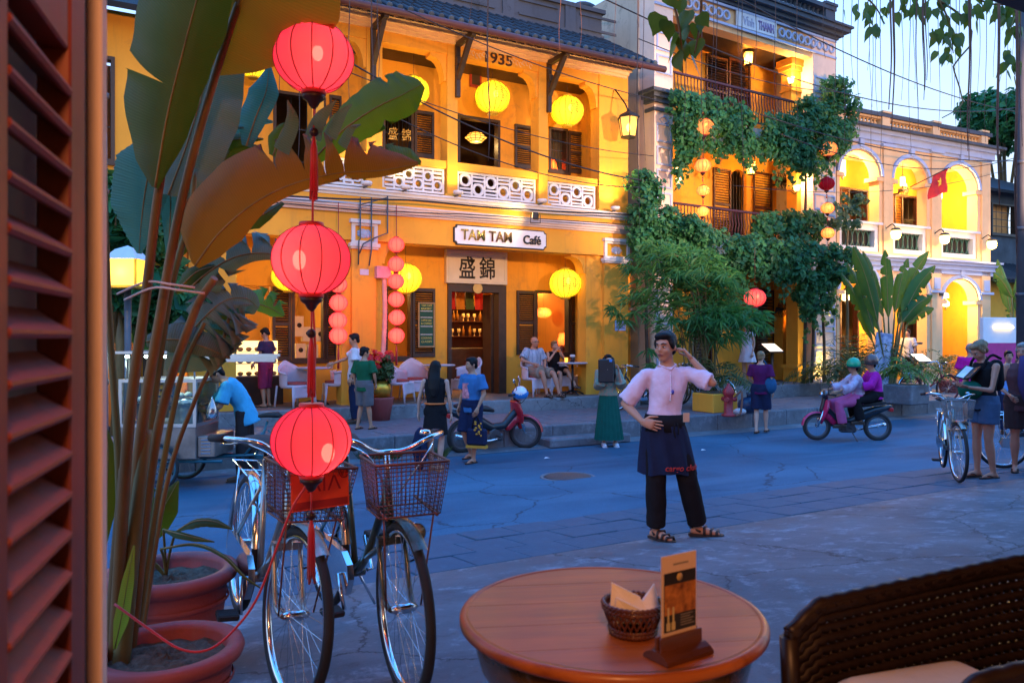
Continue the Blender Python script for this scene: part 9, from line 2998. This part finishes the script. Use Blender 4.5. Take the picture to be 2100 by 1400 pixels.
for pts in ([(-.045, -.01, .03), (-.04, .0, .095), (.015, .01, .065), (.03, -.02, .035), (-.01, -.035, .045)], [(.0, .015, .03), (.045, .025, .085), (.05, -.01, .05), (.01, -.03, .03), (-.02, .0, .055)], [(-.04, -.03, .03), (-.035, -.025, .075), (.02, -.032, .05), (.01, -.03, .028), (-.01, -.035, .03)]):
 v = [V(p) for p in pts]; c = sum(v, V()) / 5
 mb = MB(); mb.add([tuple(p) for p in v] + [tuple(c + V((0, .004, .004)))] + [tuple(p + V((0, .005, 0))) for p in v] + [tuple(c + V((0, .009, .004)))], [(i, (i + 1) % 5, 5) for i in range(5)] + [(6 + (i + 1) % 5, 6 + i, 11) for i in range(5)] + [(i, i + 6, 6 + (i + 1) % 5, (i + 1) % 5) for i in range(5)])
 mb.build('napkin', m_nap, nbk)
mc0 = P(1392, 1330, 1.375); mc0.z = TZ
mh_ = thing('menu_holder', 'wooden block holding an upright printed menu card on the round table', 'menu holder', mc0, rad(33))
m_hw = wood('holder_wood', (0.14, 0.045, 0.025), (0.08, 0.025, 0.015), 3.0, .35, 0, .3)
prof = [(-.030, 0), (.030, 0), (.030, .006), (.022, .012), (.010, .017), (-.010, .017), (-.022, .012), (-.030, .006)]
MB().prism(prof, -.056, .056, M=RZ(rad(90))).build('base', m_hw, mh_)
MB().box(-.050, .050, -.008, -.003, .016, .040, bev=.001).build('front_lip', m_hw, mh_); MB().box(-.050, .050, .003, .008, .016, .040, bev=.001).build('back_lip', m_hw, mh_)
cd = MB().box(-.042, .042, -.0012, .0012, .020, .178).build('card', M_('card_paper', (0.66, 0.50, 0.40), .5, var=.04), mh_)
MB().box(-.037, .040, -.0019, -.0014, .045, .148).build('dark_panel', M_('card_black', (0.02, 0.017, 0.018), .4), cd)
MB().box(-.036, .039, -.0026, -.0021, .075, .127).build('photo_print', M_('food_print', (0.36, 0.085, 0.02), .45, var=.75, vs=55, col2=(0.62, 0.24, 0.05)), cd)
MB().lathe([(0, 0), (.007, 0), (.007, .0004), (0, .0004)], 18, M=T(0, -.0022, .138) @ RX(rad(90))).build('emblem', M_('gold_print', (0.55, 0.38, 0.14), .4), cd)
for x in (-.028, -.016):
 MB().box(x - .0045, x + .0045, -.0032, -.0027, .048, .062).box(x - .002, x + .002, -.0032, -.0027, .062, .088).build('bottle_print', M_('cream_print', (0.55, 0.47, 0.25), .5), cd)
for k in range(5):
 MB().box(.002, .002 + (.034, .028, .032, .024, .03)[k], -.0026, -.0021, .052 + k * .0045, .0535 + k * .0045).build('print_line', M_('grey_print', (0.25, 0.22, 0.2), .6), cd)
MB().box(-.015, .022, -.0019, -.0014, .160, .163).build('print_line', M_('grey_print', (0.25, 0.22, 0.2)), cd)
m_dw = M_('dark_resin_wicker', (0.019, 0.011, 0.010), .4, var=.3, vs=30)
wc0 = V((.908, 1.372, .345))
wc = thing('wicker_tub_chair', 'dark brown woven tub chair with a cream cushion beside the round table', 'chair', wc0, rad(18))
def rimz(f):
 return ramp([(0, .762), (.035, .808), (.25, .834), (.5, .875), (.75, .834), (.965, .808), (1, .762)], f)
def rimp(f, z):
 a = lerp(rad(168), rad(-168), f)
 c, s = math.cos(a), math.sin(a)
 x = .30 * math.copysign(abs(c) ** .75, c) + .11
 if f < .25 or f > .75:
  e = (.25 - f) / .25 if f < .25 else (f - .75) / .25
  x = .11 - .47 * e; y = (.172 - .012 * e) * (1 if f < .25 else -1)
 else:
  a = lerp(rad(90), rad(-90), (f - .25) / .5); x = .11 + .30 * math.cos(a); y = .172 * math.sin(a)
 q = 1 + .10 * (z - .4)
 return V((x * q, y * q, z))
nr, nc = 36, 190
wv = MB()
for r in range(nr):
 pts = []
 for k in range(nc + 1):
  f = k / nc
  z = lerp(.10, rimz(f) - .012, (r + .5) / nr)
  p = rimp(f, z); t = (rimp(min(1, f + .004), z) - rimp(max(0, f - .004), z)).normalized()
  n = V((-t.y, t.x, 0))
  pts.append(p + n * .003 * (1 if (k + r) % 2 else -1))
 wv.tube(pts, .0084, 5, flat=1.3, up=(0, 0, 1))
for k in range(0, nc + 1):
 f = k / nc
 wv.tube([rimp(f, z) for z in np.linspace(.10, rimz(f), 4)], .003, 4)
wv.build('weave', m_dw, wc, kind='stuff')
for dz, ph in ((0, 0), (.006, 2.1), (-.004, 4.2)):
 MB().tube([rimp(f, rimz(f)) + V((.0012 * math.cos(f * 330 + ph), 0, dz + .001 * math.sin(f * 330 + ph))) for f in np.linspace(0, 1, 240)], .013, 6).build('rim', m_dw, wc)
for f in (0, 1):
 MB().tube([rimp(f, z) for z in np.linspace(.0, .762, 8)], .017, 8).build('front_post', m_dw, wc)
MB().box(-.34, .34, -.15, .15, .34, .40, bev=.02).build('seat', m_dw, wc)
m_cc = M_('cream_cotton', (0.74, 0.66, 0.52), .85, var=.08, bump=.3, bs=25)
b = MB(); b.box(-.37, -.02, -.12, .14, .42, .715, bev=.05)
link('cushion', remesh(b, .014, 6), m_cc, wc)
sd = V((.293, -.956)).normalized()
m_rshut = wood('red_shutter_paint', (0.26, 0.040, 0.014), (0.13, 0.020, 0.008), 1.0, .55, 2, .0)
sh = thing('louvred_shutter', 'red brown louvred shutter leaf standing open at the left photo edge', 'shutter', (-.650, 1.2, .30), math.atan2(sd.y, sd.x))
H_ = 2.5
MB().box(.125, .205, -.02, .02, 0, H_, bev=.003).build('stile', m_rshut, sh); MB().box(.455, .545, -.02, .02, 0, H_, bev=.003).build('stile', m_rshut, sh)
for z in (0.0, 2.36):
 MB().box(.205, .455, -.017, .017, z, z + .14, bev=.003).build('rail', m_rshut, sh)
MB().box(.205, .455, -.017, .017, 1.72, 1.84, bev=.003).build('rail', m_rshut, sh)
sl_me = MB().box(0, .252, -.026, .026, -.006, .006, bev=.003).mesh('slat'); sl_me.materials.append(m_rshut)
z = .17
while z < 2.34:
 if not 1.68 < z < 1.88:
  link('slat', sl_me, None, sh, T(.204, 0, z) @ RX(rad(-36)))
 z += .052
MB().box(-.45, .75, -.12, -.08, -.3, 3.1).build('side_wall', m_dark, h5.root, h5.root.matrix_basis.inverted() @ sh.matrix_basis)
jb = thing('door_post', 'pale painted door post beside the red brown shutter', 'post', (-.672, 1.262, .30), math.atan2(sd.y, sd.x))
MB().box(-.02, .02, -.012, .012, 0, 2.6, bev=.003).build('post', M_('pale_cream_paint', (0.82, 0.66, 0.62), .5, var=.05), jb)
MB().tube([(.03, .02, 1.98), (.06, .04, 1.99), (.065, .04, 1.93), (.06, .045, 1.90)], .005, 6).build('hook', m_black, jb)
bpy.data.scenes.remove(TMP)
